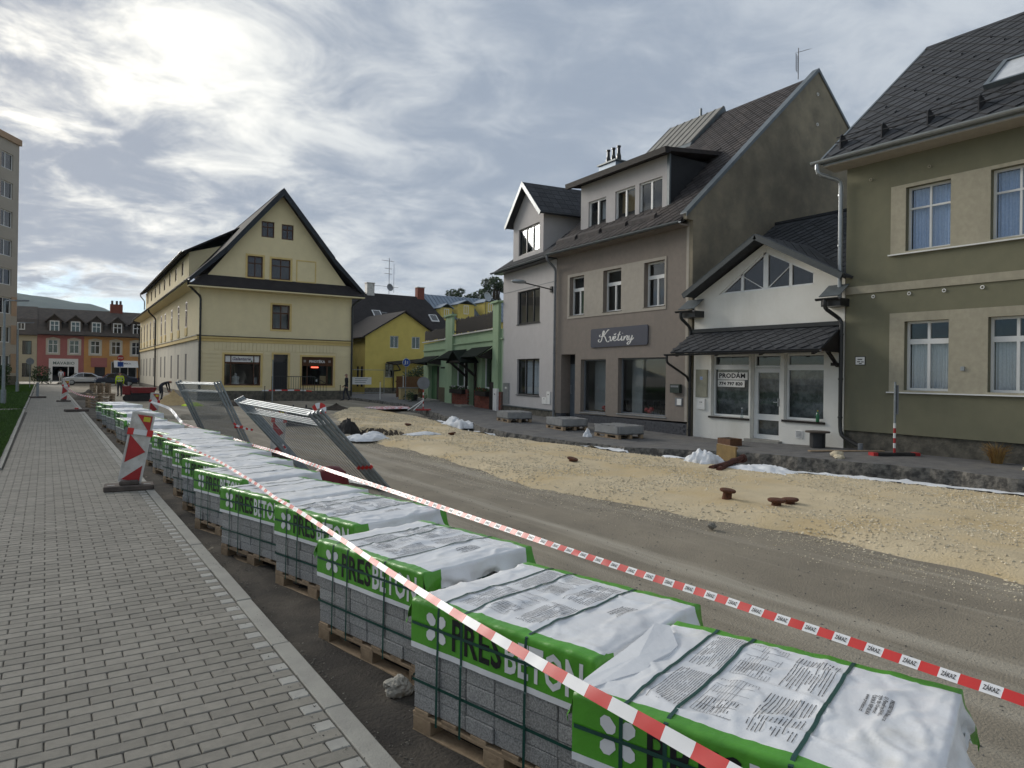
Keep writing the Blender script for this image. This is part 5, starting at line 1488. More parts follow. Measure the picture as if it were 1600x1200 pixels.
BR = thing('dark_roofed_block', 'long building with big dark brown roof and chimneys behind the ochre house', 'house', (39.2, 71.0, 0), R(180))
MB().box(0, 24, -9, 0, -0.3, 6.8).build('wall', M_['plaster_pale'], BR)
b_ = MB()
slab(b_, (-0.4, 0.5, 6.6), (24, 0.5, 6.6), (24, -4.5, 10.95), (1.4, -4.5, 10.95), 0.15)
slab(b_, (-0.4, -9.5, 6.6), (24, -9.5, 6.6), (24, -4.504, 10.95), (1.4, -4.504, 10.95), 0.15)
bro = b_.build('roof', M_['roof_far'], BR)
for x, y, z in ((8.6, -1.4, 8.2), (1.6, -1.2, 8.1), (7.7, -1.4, 8.1)):
    s_ = MB()
    slab(s_, (x - .5, y + .45, z - .30), (x + .5, y + .45, z - .30), (x + .5, y - .5, z + .55), (x - .5, y - .5, z + .55), 0.15)
    so_ = s_.build('skylight', M_['win_white'], bro)
    slab(MB(), (x - .38, y + .35, z - .17), (x + .38, y + .35, z - .17), (x + .38, y - .38, z + .49), (x - .38, y - .38, z + .49), 0.02).build('pane', GLASS_DARK, so_)
for x, h in ((8.3, 12.0), (1.9, 12.0)):
    c_ = MB().box(x - .45, x + .45, -4.8, -4.1, 10.2, h).build('chimney', M_['dirty_white'] if x > 5 else M_['brick_red'], BR)
    MB().box(x - .52, x + .52, -4.87, -4.03, h, h + .1).build('chimney_cap', M_['dirty_white'], c_)
an = thing('roof_antenna', 'tall roof aerial mast with satellite dish above the dark brown roof', 'antenna', (33.1, 75.0, 10.9))
am = MB().tube([(0, 0, 0), (0, 0, 4.2)], 0.03, 6)
am.tube([(.6, 0, 0.2), (.6, 0, 3.6)], 0.02, 6)
for z, l in ((3.9, .9), (3.0, .5), (2.4, .6), (0.9, 1.9)):
    am.tube([(-l, 0, z), (l * .6, 0, z - .05)], 0.02, 5)
    for k in range(6):
        am.tube([(lerp(-l, l * .6, k / 5), -.25, z), (lerp(-l, l * .6, k / 5), .25, z)], 0.01, 4)
am.build('mast', M_['steel_dark'], an)
MB().lathe((0, 0, 0), [(0, 0), (.25, .04), (.42, .12), (.44, .13), (.25, .06), (0, .02)], 18).build('dish', M_['pipe_grey'], an, loc=(0, -.15, .75)).rotation_euler = (R(80), 0, R(10))

BH = thing('blue_roofed_house', 'yellow house with pale blue sheet metal roof and small dormers beyond the terrace', 'house', (52.5, 76.0, 0), R(180))
MB().box(0.5, 13.0, -8, 0, -0.3, 8.7).build('wall', M_['plaster_ochre'], BH)
b2 = MB()
slab(b2, (0, 0.4, 8.6), (13.4, 0.4, 8.6), (12.6, -4.0, 11.9), (0, -4.0, 11.9), 0.12)
b2o = b2.build('roof', M_['roof_sheet'], BH)
ev = Vector((0, -4.4, 3.3))
for k in range(23):
    x = 0.1 + k * 0.56
    MB().extr([(x, .4, 8.62), (x + .04, .4, 8.62), (x + .04 - (.4 if k == 22 else 0), -4, 11.92), (x, -4, 11.92)], (0, 0.03, 0.04)).build('standing_seam', M_['roof_sheet'], b2o)
for x, w, h in ((11.4, .8, 9.9), (8.6, 1.2, 10.5), (5.0, 1.0, 11.0)):
    d_ = MB().box(x - w, x + w, -2.2, 0.35, 8.4, h).build('dormer', M_['plaster_ochre'], BH)
    window(BH, x - .35, x + .35, h - 1.25, h - .15, 0.38, cellgrid([0, .5, 1], [0, 1]), M_['win_white'], GLASS_DARK, 0.08, 0.06, name='dormer_window')
    q = MB()
    for sx in (x - w - .2, x + w + .2):
        slab(q, (x, .6, h + .55), (sx, .6, h - .05), (sx, -2.6, h - .05), (x, -2.6, h + .55), 0.08)
    q.build('dormer_roof', M_['roof_sheet'], d_)
sd_ = thing('satellite_dish', 'grey satellite dish on a pole above the pale blue roof', 'satellite dish', (45.8, 74.0, 9.5))
MB().tube([(0, 0, -1), (0, 0, 1.7)], 0.04, 6).build('pole', M_['steel_dark'], sd_)
MB().lathe((0, 0, 0), [(0, 0), (.4, .06), (.62, .18), (.64, .19), (.4, .09), (0, .03)], 20).build('dish', M_['zinc'], sd_, loc=(0, -.2, 1.9)).rotation_euler = (R(75), 0, R(15))

# ================================================================== far row of houses closing the street
def rowhouse(name, label, X0, X1, wall, wins, dorms, extra=None, zroof=9.6):
    t = thing(name, label, 'house', (X1, 105.0, 0), R(180))
    w = X1 - X0
    fx_ = lambda X: X1 - X
    ws = [(fx_(x) - .55, fx_(x) + .55, 3.62, 5.35) for x in wins]
    gh = extra or []
    MB().holes([(0, 0), (w, 0), (w, 6.1), (0, 6.1)], ws + gh, 0, 0.2).build('wall', wall, t)
    for r in ws:
        MB().holes([(r[0] - .2, r[2] - .2), (r[1] + .2, r[2] - .2), (r[1] + .2, r[3] + .12), ((r[0] + r[1]) / 2, r[3] + .32), (r[0] - .2, r[3] + .12)], [r], 0.05, 0.05, sides=0.05).build('window_surround', M_['plaster_pale'], t)
        window(t, *r, -0.08, cellgrid([0, .5, 1], [0, .66, 1]), M_['win_white'], GLASS_DARK, 0.10, 0.08)
    closed_shell(t, 0.01, w - .01, -9, -0.25, 0, 6.0, M_['room'])
    r = MB()
    slab(r, (-0.02, 0.6, 6.0), (w + .02, 0.6, 6.0), (w + .02, -1.6, 7.9), (-.02, -1.6, 7.9), 0.15)
    slab(r, (-0.02, -1.6, 7.9), (w + .02, -1.6, 7.9), (w + .02, -4.5, zroof), (-.02, -4.5, zroof), 0.15)
    slab(r, (-0.02, -9, 6.4), (w + .02, -9, 6.4), (w + .02, -4.504, zroof), (-.02, -4.504, zroof), 0.15)
    ro = r.build('roof', M_['roof_row'], t)
    gutter(t, (-.02, .65, 6.0), (w + .02, .65, 6.0), 0.1, M_['black_paint'])
    for x in dorms:
        c = fx_(x)
        d = MB().extr([(c - .75, 0, 6.2), (c + .75, 0, 6.2), (c + .75, 0, 7.75), (c, 0, 8.45), (c - .75, 0, 7.75)], (0, -2.4, 0)).build('dormer', M_['roof_row'], t)
        window(t, c - .52, c + .52, 6.35, 7.75, 0.06, cellgrid([0, .5, 1], [0, .6, 1]), M_['win_white'], GLASS_DARK, 0.12, 0.08, name='dormer_window')
        q = MB()
        for sx in (-1.05, 1.05):
            slab(q, (c, .35, 8.62), (c + sx, .35, 7.65), (c + sx, -3, 7.65), (c, -3, 8.62), 0.1)
        q.build('dormer_roof', M_['roof_row'], d)
    return t, fx_
M_['row_red'] = pm('row_red', (0.40, 0.155, 0.14), (0.36, 0.135, 0.125), 1.5, 0.95)
M_['row_orange'] = pm('row_orange', (0.56, 0.30, 0.11), (0.50, 0.27, 0.10), 1.5, 0.95)
M_['row_beige'] = pm('row_beige', (0.50, 0.45, 0.32), (0.45, 0.40, 0.29), 1.5, 0.95)
k = 1.05     # pixel columns measured at 100 m
RX = lambda px: {22: -3.3, 58: -0.93, 131: 4.05, 215: 10.2}[px]
t, q = rowhouse('red_row_house', 'brick red row house with white framed shop front at the street end', -0.93, 4.05, M_['row_red'], [0.72, 3.0], [0.85, 3.1], [(1.02, 3.35, 0.15, 1.95)])
sf = MB().holes([(0.60, 0.0), (3.75, 0.0), (3.75, 2.95), (0.60, 2.95)], [(1.02, 3.35, 0.1, 1.95)], 0.12, 0.1, sides=0.12).build('shop_front', M_['white_paint'], t)
tt = MB(); put_text(tt, 'MAVABIO', lambda u, v: (3.30 - u, 0.13, 2.22 + v), 0.5, 0.01, fit=2.3); tt.build('lettering', pm('sign_green_grey', (0.10, 0.16, 0.14), None, 4, 0.6), sf)
MB().box(1.62, 1.72, -.1, 0.0, 0.1, 1.95).build('mullion', M_['white_paint'], sf)
MB().box(2.0, 2.5, -.4, -.3, 0.5, 1.25).build('display', M_['red_paint'], sf)
MB().box(0, 5.0, 0.001, 0.08, 0, 0.75).build('plinth', pm('plinth_black', (0.03, 0.03, 0.032), None, 4, 0.8), t)
t, q = rowhouse('orange_row_house', 'orange row house with awning shop front next to the red row house', 4.06, 13.4, M_['row_orange'], [5.3, 7.65, 10.0, 12.2], [5.4, 7.8, 10.1, 12.2], [(6.95 - 0.0, 8.15, 0.0, 2.0), (3.3, 6.3, 0.2, 2.7)], 9.6)
MB().box(6.75, 8.55, 0.001, 0.10, 1.95, 3.15).build('shop_fascia', M_['row_red'], t)
aw = MB()
slab(aw, (3.2, 1.0, 1.95), (6.0, 1.0, 1.95), (6.0, 0.1, 2.85), (3.2, 0.1, 2.85), 0.04)
awo = aw.build('awning', M_['white_paint'], t)
tt = MB(); put_text(tt, 'YMKA', lambda u, v: (5.1 - u, 0.60 - v * 0.7, 2.36 + v * 0.72), 0.42, 0.01, fit=1.1); tt.build('lettering', M_['ink_grey'], awo)
window(t, 3.3, 6.3, 0.2, 2.7, -0.1, cellgrid([0, .33, .67, 1], [0, 1]), M_['white_paint'], GLASS_DARK, 0.1, 0.1, name='shop_window')
MB().box(7.0, 8.1, -.15, -.1, 0, 2.0).build('door', M_['win_dark'], t)
MB().box(0, 9.3, 0.001, 0.08, 0, 0.6).build('plinth', pm('plinth_black', (0, 0, 0)), t)
ch = MB().box(4.7, 6.2, -4.9, -4.1, 8.9, 10.6).build('chimney', M_['brick_red'], t)
for x in (4.95, 5.4, 5.95):
    MB().cyl((x, -4.5, 10.6), 0.14, 0.5, 10).build('chimney_pot', M_['roof_row'], ch)
t = thing('beige_building', 'beige two storey building with dark mansard roof beside the red row house', 'house', (-0.95, 105.0, 0), R(180))
bw = [(0.55, 1.5, 3.4, 5.1), (2.7, 3.6, 3.4, 5.1), (0.55, 1.5, .6, 2.3), (2.7, 3.6, .6, 2.3), (5.0, 5.9, 3.4, 5.1), (5.0, 5.9, .6, 2.3)]
MB().holes([(0, 0), (9, 0), (9, 5.9), (0, 5.9)], bw, 0, 0.2).build('wall', M_['row_beige'], t)
for r in bw:
    window(t, *r, -0.1, cellgrid([0, .5, 1], [0, 1]), M_['win_dark'], GLASS_DARK, 0.08, 0.06)
closed_shell(t, 0.01, 9, -9, -0.25, 0, 5.8, M_['room'])
b3 = MB()
slab(b3, (0, .5, 5.85), (9, .5, 5.85), (9, -1.2, 7.9), (0, -1.2, 7.9), .15)
slab(b3, (0, -1.2, 7.9), (9, -1.2, 7.9), (7, -4.5, 9.7), (0, -4.5, 9.7), .15)
b3.build('roof', M_['roof_row'], t)
window(t, 1.25, 2.05, 6.45, 7.35, 0.0, cellgrid([0, .5, 1], [0, 1]), M_['win_white'], GLASS_DARK, 0.1, 0.06, name='dormer_window')
for x in (2.1, 2.35):
    pipe(t, [(x, .1, 5.8), (x, .1, 0.1)], 0.07, M_['pipe_grey'])

# ================================================================== apartment tower at the left edge
TW = thing('apartment_tower', 'tall grey apartment tower with columns of windows at the left edge', 'tower', (-2.47, 85.0, 0), R(60 + 180))
# local x runs along the visible face towards the camera side, y outwards
M_['tower_wall'] = pm('tower_wall', (0.40, 0.36, 0.305), (0.36, 0.325, 0.275), 0.6, 0.95)
M_['tower_warm'] = pm('tower_warm', (0.43, 0.30, 0.20), None, 0.6, 0.95)
tw = []
for fl in range(8):
    for c in range(8):
        x = 0.9 + c * 2.9
        tw.append((x, x + 1.75, 1.35 + fl * 2.82, 2.95 + fl * 2.82))
Mt = Matrix.Identity(4)
MB().holes([(0, 0), (24, 0), (24, 23.9), (0, 23.9)], tw, 0, 0.22).build('wall', M_['tower_wall'], TW)
for r in tw:
    window(TW, *r, -0.12, [(0, .62, 0, 1), (.62, 1, 0, 1)], M_['win_white'], GLASS_DARK, 0.09, 0.09)
for fl in range(3):
    MB().box(0.08, 0.88, 0.001, 0.03, 1.2 + fl * 2.82, 3.1 + fl * 2.82).build('warm_panel', M_['tower_warm'], TW)
MB().box(-0.15, 24.2, -12, 0.18, 23.9, 24.5).build('parapet', M_['tower_warm'], TW)
MB().quad((0, 0, 0), (0, -12, 0), (0, -12, 23.9), (0, 0, 23.9)).build('end_wall', M_['tower_wall'], TW)
MB().quad((24, 0, 0), (24, -12, 0), (24, -12, 23.9), (24, 0, 23.9)).build('end_wall', M_['tower_wall'], TW)
MB().quad((0, -12, 0), (24, -12, 0), (24, -12, 23.9), (0, -12, 23.9)).build('rear_wall', M_['tower_wall'], TW)
MB().box(0.0, 24, 0.001, 0.04, 0, 0.9).build('plinth', M_['stone_plinth'], TW)

# ================================================================== trees, hedges
def tree(name, label, loc, h, rx, rz, n, seed, group=None, leaf=None, s=0.22):
    t = thing(name, label, 'tree', loc, 0, group)
    rnd = random.Random(seed)
    tr = MB().tube([(0, 0, -.2), (.05, .02, h * .25), (-.05, .05, h * .5), (0.1, 0, h * .85)], [h * .03, h * .024, h * .017, h * .006], 8)
    blobs = []
    for k in range(34):
        a, u = rnd.uniform(0, 6.28), rnd.uniform(-1, 1)
        q = math.sqrt(1 - u * u) * rnd.uniform(.25, .95)
        c = Vector((rx * q * math.cos(a), rx * q * math.sin(a), h - rz + rz * u * .85))
        blobs.append((c, rnd.uniform(.16, .30) * rx))
        if k < 14:
            tr.tube([(0, 0, h * rnd.uniform(.25, .5)), tuple(c * 0.6 + Vector((0, 0, c.z * 0.36))), tuple(c)], [h * .012, h * .007, h * .002], 5)
    tr.build('trunk', M_['soil'], t)
    cr = MB()
    for c, r in blobs:
        leafball(cr, c, (r, r, r * .8), n // len(blobs), s, rnd)
    cr.build('crown', leaf or M_['leaf'], t)
    return t
tree('deciduous_tree', 'broad dark green tree rising right behind the pale blue roof', (61.5, 97.0, 0), 17.9, 4.4, 4.2, 5200, 3, 'trees behind the roofs', s=.30)
tree('deciduous_tree', 'lower dark green tree left of the broad tree behind the blue roof', (55.4, 97.5, 0), 15.7, 3.4, 3.4, 3600, 4, 'trees behind the roofs', s=.28)
tree('deciduous_tree', 'dark green tree half hidden by the light grey house behind the roofs', (68.5, 97.5, 0), 15.8, 3.8, 3.4, 3400, 5, 'trees behind the roofs', s=.28)
hd = thing('hedge', 'clipped dark green hedge beside the carport of the ochre house', 'hedge', (23.3, 46.6, 0))
h_ = MB(); rnd = random.Random(9)
for k in range(60):
    leafball(h_, (rnd.uniform(-1.2, 1.6), rnd.uniform(-.4, .4), rnd.uniform(.3, 2.15)), (.42, .42, .42), 60, 0.10, rnd)
h_.build('foliage', M_['leaf'], hd)
h2 = thing('hedge', 'dark hedge at the foot of the apartment tower', 'hedge', (-4.2, 78.0, 0))
h_ = MB()
for k in range(80):
    leafball(h_, (rnd.uniform(-3.0, 1.2), rnd.uniform(-.6, .6), rnd.uniform(.2, 1.7)), (.5, .5, .45), 40, 0.14, rnd)
h_.build('foliage', M_['leaf'], h2)
sb = thing('shrub', 'small green shrub at the far end of the sidewalk', 'shrub', (-0.35, 90.0, -.1))
h_ = MB()
for k in range(16):
    leafball(h_, (rnd.uniform(-.8, .8), rnd.uniform(-.5, .5), rnd.uniform(.2, 1.9)), (.4, .4, .4), 40, 0.12, rnd)
h_.build('foliage', M_['leaf'], sb)
bf = thing('board_fence', 'brown board fence in front of the hedge', 'fence', (22.3, 44.4, 0), R(180))
bm_ = MB().box(-0.065, 0.065, -.012, .012, 0, 1.45).mesh('board', M_['wood_brown'])
for kx in range(15):
    o = link(bm_, 'board', bf); o.location = (kx * 0.142, 0, 0.05 + random.uniform(-.01, .01))
MB().box(-.1, 2.1, -.05, -.015, .35, .45).build('rail', M_['wood_brown'], bf)
MB().box(-.1, 2.1, -.05, -.015, 1.1, 1.2).build('rail', M_['wood_brown'], bf)
lw = thing('garden_wall', 'low ochre garden wall beside the green shop', 'wall', (19.35, 41.7, 0))
MB().box(0, 1.25, 0, 0.35, -0.2, 0.72).build('wall_body', pm('wall_sand', (0.48, 0.37, 0.19), (0.40, 0.31, 0.16), 3, 0.95, .3, 30), lw)
MB().box(-0.04, 1.29, -0.04, 0.39, 0.72, 0.79).build('coping', M_['kerb'], lw)
rnd = random.Random(31)
for (x, y, s, lab) in ((18.6, 38.4, .45, 'low weedy plant in front of the low ochre garden wall'), (17.3, 6.4, .0, 'dry straw coloured grass tuft against the olive house')):
    p = thing('weed_plant', lab, 'plant', (x if s else 16.75, y, 0))
    l = MB()
    if s:
        for k in range(9):
            leafball(l, (rnd.uniform(-.6, .6), rnd.uniform(-.4, .4), rnd.uniform(.1, .5)), (.22, .22, .2), 30, .07, rnd)
        l.build('foliage', M_['leaf'], p)
    else:
        for k in range(150):
            a = rnd.uniform(0, 6.28); r = rnd.uniform(0, .10); b = rnd.uniform(.05, .28); h = rnd.uniform(.2, .5)
            l.tube([(r * math.cos(a), r * math.sin(a), 0), ((r + b * .4) * math.cos(a), (r + b * .4) * math.sin(a), h * .7), ((r + b) * math.cos(a), (r + b) * math.sin(a), h * rnd.uniform(.7, 1))], [.006, .004, .002], 3)
        l.build('stalks', pm('dry_grass', (0.36, 0.22, 0.07), (0.24, 0.14, 0.05), 6, .9, rnd=.3), p)
pl = thing('plant_pot', 'black plant pot beside the low ochre garden wall', 'plant pot', (19.3, 39.6, 0))
MB().lathe((0, 0, 0), [(.0, 0), (.17, 0), (.24, .38), (.26, .40), (.22, .40), (.2, .34), (0, .33)], 16).build('pot', M_['black_paint'], pl)

# ================================================================== street lamps and signs
def lamp(loc, h, lab):
    t = thing('street_lamp', lab, 'street lamp', loc, 0, 'street lamps along the lawn')
    MB().tube([(0, 0, 0), (0, 0, 1.0), (0, 0, h)], [.085, .07, .045], 10).cyl((0, 0, 0), .11, .7, 12).build('post', M_['galv'], t)
    MB().tube([(0, 0, h), (.15, 0, h + .05), (.45, 0, h + .07)], .03, 8).build('arm', M_['galv'], t)
    MB().extr([(.4, -.11, h + .03), (.4, .11, h + .03), (.95, .08, h + .06), (.95, -.08, h + .06)], (0, 0, .06)).build('lamp_head', M_['pipe_grey'], t)
lamp((-1.64, 40.3, 0), 4.85, 'nearer grey street lamp standing on the lawn at the left edge')
lamp((-1.69, 61.4, 0), 4.95, 'farther grey street lamp on the lawn beside the sidewalk')
def sign_post(name, lab, loc, h, fn, cat='road sign'):
    t = thing(name, lab, cat, loc)
    MB().tube([(0, 0, 0), (0, 0, h)], .03, 8).build('post', M_['galv'], t)
    fn(t)
    return t
def disc(t, r, z, mat, name='sign_face', n=24, y=-.05, rim=None):
    o = MB().extr([(r * math.cos(2 * math.pi * k / n), y, z + r * math.sin(2 * math.pi * k / n)) for k in range(n)], (0, -.015, 0)).build(name, mat, t)
    return o
def ped(t):
    d = disc(t, .27, 2.42, M_['white_paint'])
    b = MB().extr([(.25 * math.cos(2 * math.pi * k / 24), -.066, 2.42 + .25 * math.sin(2 * math.pi * k / 24)) for k in range(24)], (0, -.003, 0)).build('blue_field', pm('sign_blue', (0.02, 0.09, 0.42), None, 3, .4), d)
    g = MB()
    for x, s in ((-.07, 1.0), (.09, .72)):
        g.extr([(x + .03 * s * math.cos(k * math.pi / 4), -.070, 2.42 + .12 * s + .03 * s * math.sin(k * math.pi / 4)) for k in range(8)], (0, -.002, 0))
        g.extr([(x - .05 * s, -.070, 2.42 + .08 * s), (x + .05 * s, -.070, 2.42 + .08 * s), (x + .03 * s, -.070, 2.42 - .03 * s), (x + .06 * s, -.070, 2.42 - .16 * s), (x + .02 * s, -.070, 2.42 - .16 * s), (x, -.070, 2.42 - .05 * s), (x - .04 * s, -.070, 2.42 - .16 * s), (x - .08 * s, -.070, 2.42 - .16 * s), (x - .03 * s, -.070, 2.42 - .02 * s)], (0, -.002, 0))
    g.build('pictogram', M_['white_paint'], d)
sign_post('pedestrian_sign', 'round blue pedestrian sign with two white figures near the carport', (19.35, 41.0, 0), 2.75, ped)
def backsign(t):
    disc(t, .30, 2.3, M_['pipe_grey'])
sign_post('round_sign', 'grey back of a round road sign on the lawn before the beige building', (-1.15, 74.0, 0), 2.7, backsign)
def stop(t):
    o = MB().extr([(.36 * math.cos(math.pi / 8 + k * math.pi / 4), -.05, 3.0 + .36 * math.sin(math.pi / 8 + k * math.pi / 4)) for k in range(8)], (0, -.015, 0)).build('sign_face', M_['red_paint'], t)
    x = MB(); put_text(x, 'STOP', lambda u, v: (-.26 + u, -.068, 2.92 + v), .22, .006, fit=.52); x.build('lettering', M_['white_paint'], o)
    MB().box(-.3, .3, -.06, -.045, 2.0, 2.55).build('side_sign', pm('sign_blue', (0, 0, 0)), t)
sign_post('stop_sign', 'red stop sign with a blue panel at the far corner of the yellow house', (7.15, 91.5, 0), 3.3, stop)
sign_post('thin_pole', 'thin rusty steel pole standing before the door of the yellow house', (9.85, 37.0, -.15), 2.5, lambda t: t.__setitem__('category', 'pole'))

# ================================================================== people
def person(label, loc, rz, joints, cols, extra=None):
    """joints: dict of 3-D points in metres; body grown by a Skin modifier, coloured by region"""
    t = thing('person', label, 'person', loc, rz, 'people on the street')
    J = joints
    order = ['pelvis', 'waist', 'chest', 'neck', 'head', 'crown', 'lsh', 'lel', 'lwr', 'lhd', 'rsh', 'rel', 'rwr', 'rhd', 'lhip', 'lkn', 'lan', 'lto', 'rhip', 'rkn', 'ran', 'rto']
    rad = dict(pelvis=.15, waist=.135, chest=.15, neck=.055, head=.095, crown=.075, lsh=.07, lel=.048, lwr=.034, lhd=.035, rsh=.07, rel=.048, rwr=.034, rhd=.035,
               lhip=.095, lkn=.062, lan=.048, lto=.04, rhip=.095, rkn=.062, ran=.048, rto=.04)
    ed = [('pelvis', 'waist'), ('waist', 'chest'), ('chest', 'neck'), ('neck', 'head'), ('head', 'crown'), ('chest', 'lsh'), ('lsh', 'lel'), ('lel', 'lwr'), ('lwr', 'lhd'), ('chest', 'rsh'), ('rsh', 'rel'), ('rel', 'rwr'), ('rwr', 'rhd'),
          ('pelvis', 'lhip'), ('lhip', 'lkn'), ('lkn', 'lan'), ('lan', 'lto'), ('pelvis', 'rhip'), ('rhip', 'rkn'), ('rkn', 'ran'), ('ran', 'rto')]
    me = bpy.data.meshes.new('body')
    me.from_pydata([J[k] for k in order], [(order.index(a), order.index(b)) for a, b in ed], [])
    o = bpy.data.objects.new('body', me); COL.objects.link(o)
    o.modifiers.new('skin', 'SKIN')
    for i, k in enumerate(order):
        sv = me.skin_vertices[0].data[i]
        r = rad[k]
        sv.radius = (r, r * (.75 if k in ('chest', 'waist', 'pelvis') else 1))
        sv.use_root = (k == 'pelvis')
    sub = o.modifiers.new('sub', 'SUBSURF'); sub.levels = sub.render_levels = 2
    bpy.context.view_layer.update()
    nm = bpy.data.meshes.new_from_object(o.evaluated_get(bpy.context.evaluated_depsgraph_get()))
    bpy.data.objects.remove(o)
    region = {}
    for k in order:
        region[k] = 3 if k in ('head', 'neck', 'lhd', 'rhd') else (4 if k == 'crown' else (2 if k in ('lto', 'rto') else (1 if k in ('pelvis', 'lhip', 'rhip', 'lkn', 'rkn', 'lan', 'ran') else 0)))
    for m in (cols[0], cols[1], M_['rubber'], M_['skin'], cols[2]):
        nm.materials.append(m)
    P = {k: Vector(J[k]) for k in order}
    for p in nm.polygons:
        k = min(order, key=lambda q: (P[q] - p.center).length - rad[q] * .5)
        p.material_index = region[k]
        p.use_smooth = True
    b = link(nm, 'body', t)
    # face and fingers
    hd, cr, nk = P['head'], P['crown'], P['neck']
    upv = (cr - nk).normalized()
    toe = ((P['lto'] - P['lan']) + (P['rto'] - P['ran']))
    fwd = (toe - upv * toe.dot(upv)).normalized() if 'face' not in J else Vector(J['face']).normalized()
    sd = fwd.cross(upv).normalized()
    f = MB()
    c = hd + upv * .03
    for s in (-1, 1):
        f.lathe(tuple(c + fwd * .088 + sd * s * .033), [(0, -.010), (.012, 0), (0, .010)], 6)
    f.build('eyes', M_['ink'], t)
    f = MB()
    f.tube([c + fwd * .085 + upv * .01, c + fwd * .112 - upv * .03, c + fwd * .088 - upv * .036], [.008, .013, .006], 5)
    f.tube([c + fwd * .088 - upv * .062 + sd * .025, c + fwd * .094 - upv * .062, c + fwd * .088 - upv * .062 - sd * .025], .006, 4)
    for s in (-1, 1):
        f.tube([c + sd * s * .092 - upv * .02, c + sd * s * .102 + upv * .015], .014, 5)
    for h, w in (('lhd', 'lwr'), ('rhd', 'rwr')):
        d = (P[h] - P[w]).normalized(); q = d.orthogonal().normalized()
        for i in range(4):
            o0 = P[h] + q * (i - 1.5) * .019
            f.tube([o0, o0 + d * .05, o0 + d * (.085 - abs(i - 1.4) * .01) + fwd * .02], [.011, .010, .007], 5)
        f.tube([P[w] + q * .03, P[h] + q * .055 + d * .01, P[h] + q * .055 + d * .04], [.012, .011, .008], 5)
    f.build('face_and_fingers', M_['skin'], t)
    if extra:
        extra(t, P)
    return t
jack_dark = pm('jacket_dark', (0.018, 0.018, 0.022), (0.03, 0.03, 0.034), 8, .9)
trous = pm('trousers_dark', (0.025, 0.027, 0.035), (0.04, 0.042, 0.05), 8, .9)
hair = pm('hair_dark', (0.02, 0.014, 0.01), None, 30, .7)
vest = pm('hi_vis_yellow', (0.62, 0.80, 0.03), (0.52, 0.70, 0.02), 5, .7)
refl = pm('reflective_band', (0.6, 0.62, 0.62), None, 5, .3)
stand = dict(pelvis=(0, 0, .95), waist=(0, 0, 1.12), chest=(0, .01, 1.34), neck=(0, 0, 1.50), head=(0, .02, 1.60), crown=(0, .02, 1.71),
             lsh=(-.19, 0, 1.42), lel=(-.25, -.03, 1.15), lwr=(-.24, .06, .92), lhd=(-.24, .09, .84), rsh=(.19, 0, 1.42), rel=(.25, -.03, 1.15), rwr=(.24, .08, .93), rhd=(.23, .12, .85),
             lhip=(-.09, 0, .90), lkn=(-.10, .03, .50), lan=(-.10, -.02, .08), lto=(-.12, .16, .04), rhip=(.09, 0, .90), rkn=(.11, .06, .50), ran=(.12, .04, .08), rto=(.14, .22, .04))
def vestparts(t, P):
    m = MB()
    for z, r in ((1.10, .19), (1.30, .205)):
        pts = [(r * math.cos(k * math.pi / 10) * 1.05, r * .82 * math.sin(k * math.pi / 10), z) for k in range(21)]
        m.add([q for p in pts for q in (p, (p[0], p[1], p[2] + .05))], [(2 * k, 2 * k + 2, 2 * k + 3, 2 * k + 1) for k in range(20)])
    m.build('reflective_bands', refl, t)
person('worker in a yellow hi-vis vest seen from behind near the red machine', (4.35, 56.0, -.2), R(10), stand, (vest, trous, hair), vestparts)
bend = dict(pelvis=(0, 0, .92), waist=(0, .16, 1.05), chest=(0, .36, 1.12), neck=(0, .50, 1.16), head=(0, .60, 1.15), crown=(0, .70, 1.13), face=(0, .45, -.9),
            lsh=(-.19, .40, 1.12), lel=(-.20, .46, .86), lwr=(-.14, .52, .64), lhd=(-.12, .54, .57), rsh=(.19, .40, 1.12), rel=(.20, .45, .85), rwr=(.14, .52, .62), rhd=(.12, .54, .55),
            lhip=(-.10, 0, .88), lkn=(-.14, .05, .48), lan=(-.18, -.05, .08), lto=(-.20, .13, .04), rhip=(.10, 0, .88), rkn=(.14, .06, .48), ran=(.20, -.02, .08), rto=(.22, .16, .04))
person('worker in black bending forward beside the wall of the yellow house', (6.1, 49.2, -.2), R(-75), bend, (jack_dark, trous, hair))
person('person in dark clothes walking past the corner of the yellow house', (15.6, 41.6, -.06), R(60), dict(stand, lkn=(-.10, .16, .52), lan=(-.10, .14, .10), lto=(-.11, .32, .06), rkn=(.10, -.02, .50), ran=(.10, -.20, .12), rto=(.11, -.05, .05), lhd=(-.22, -.05, .86), rhd=(.22, .24, .90), rwr=(.23, .16, .96)), (jack_dark, trous, hair))
person('distant person in pale clothes standing before the red row house shop', (1.55, 101.5, -.15), R(0), stand, (M_['curtain'], M_['dirty_white'], hair))

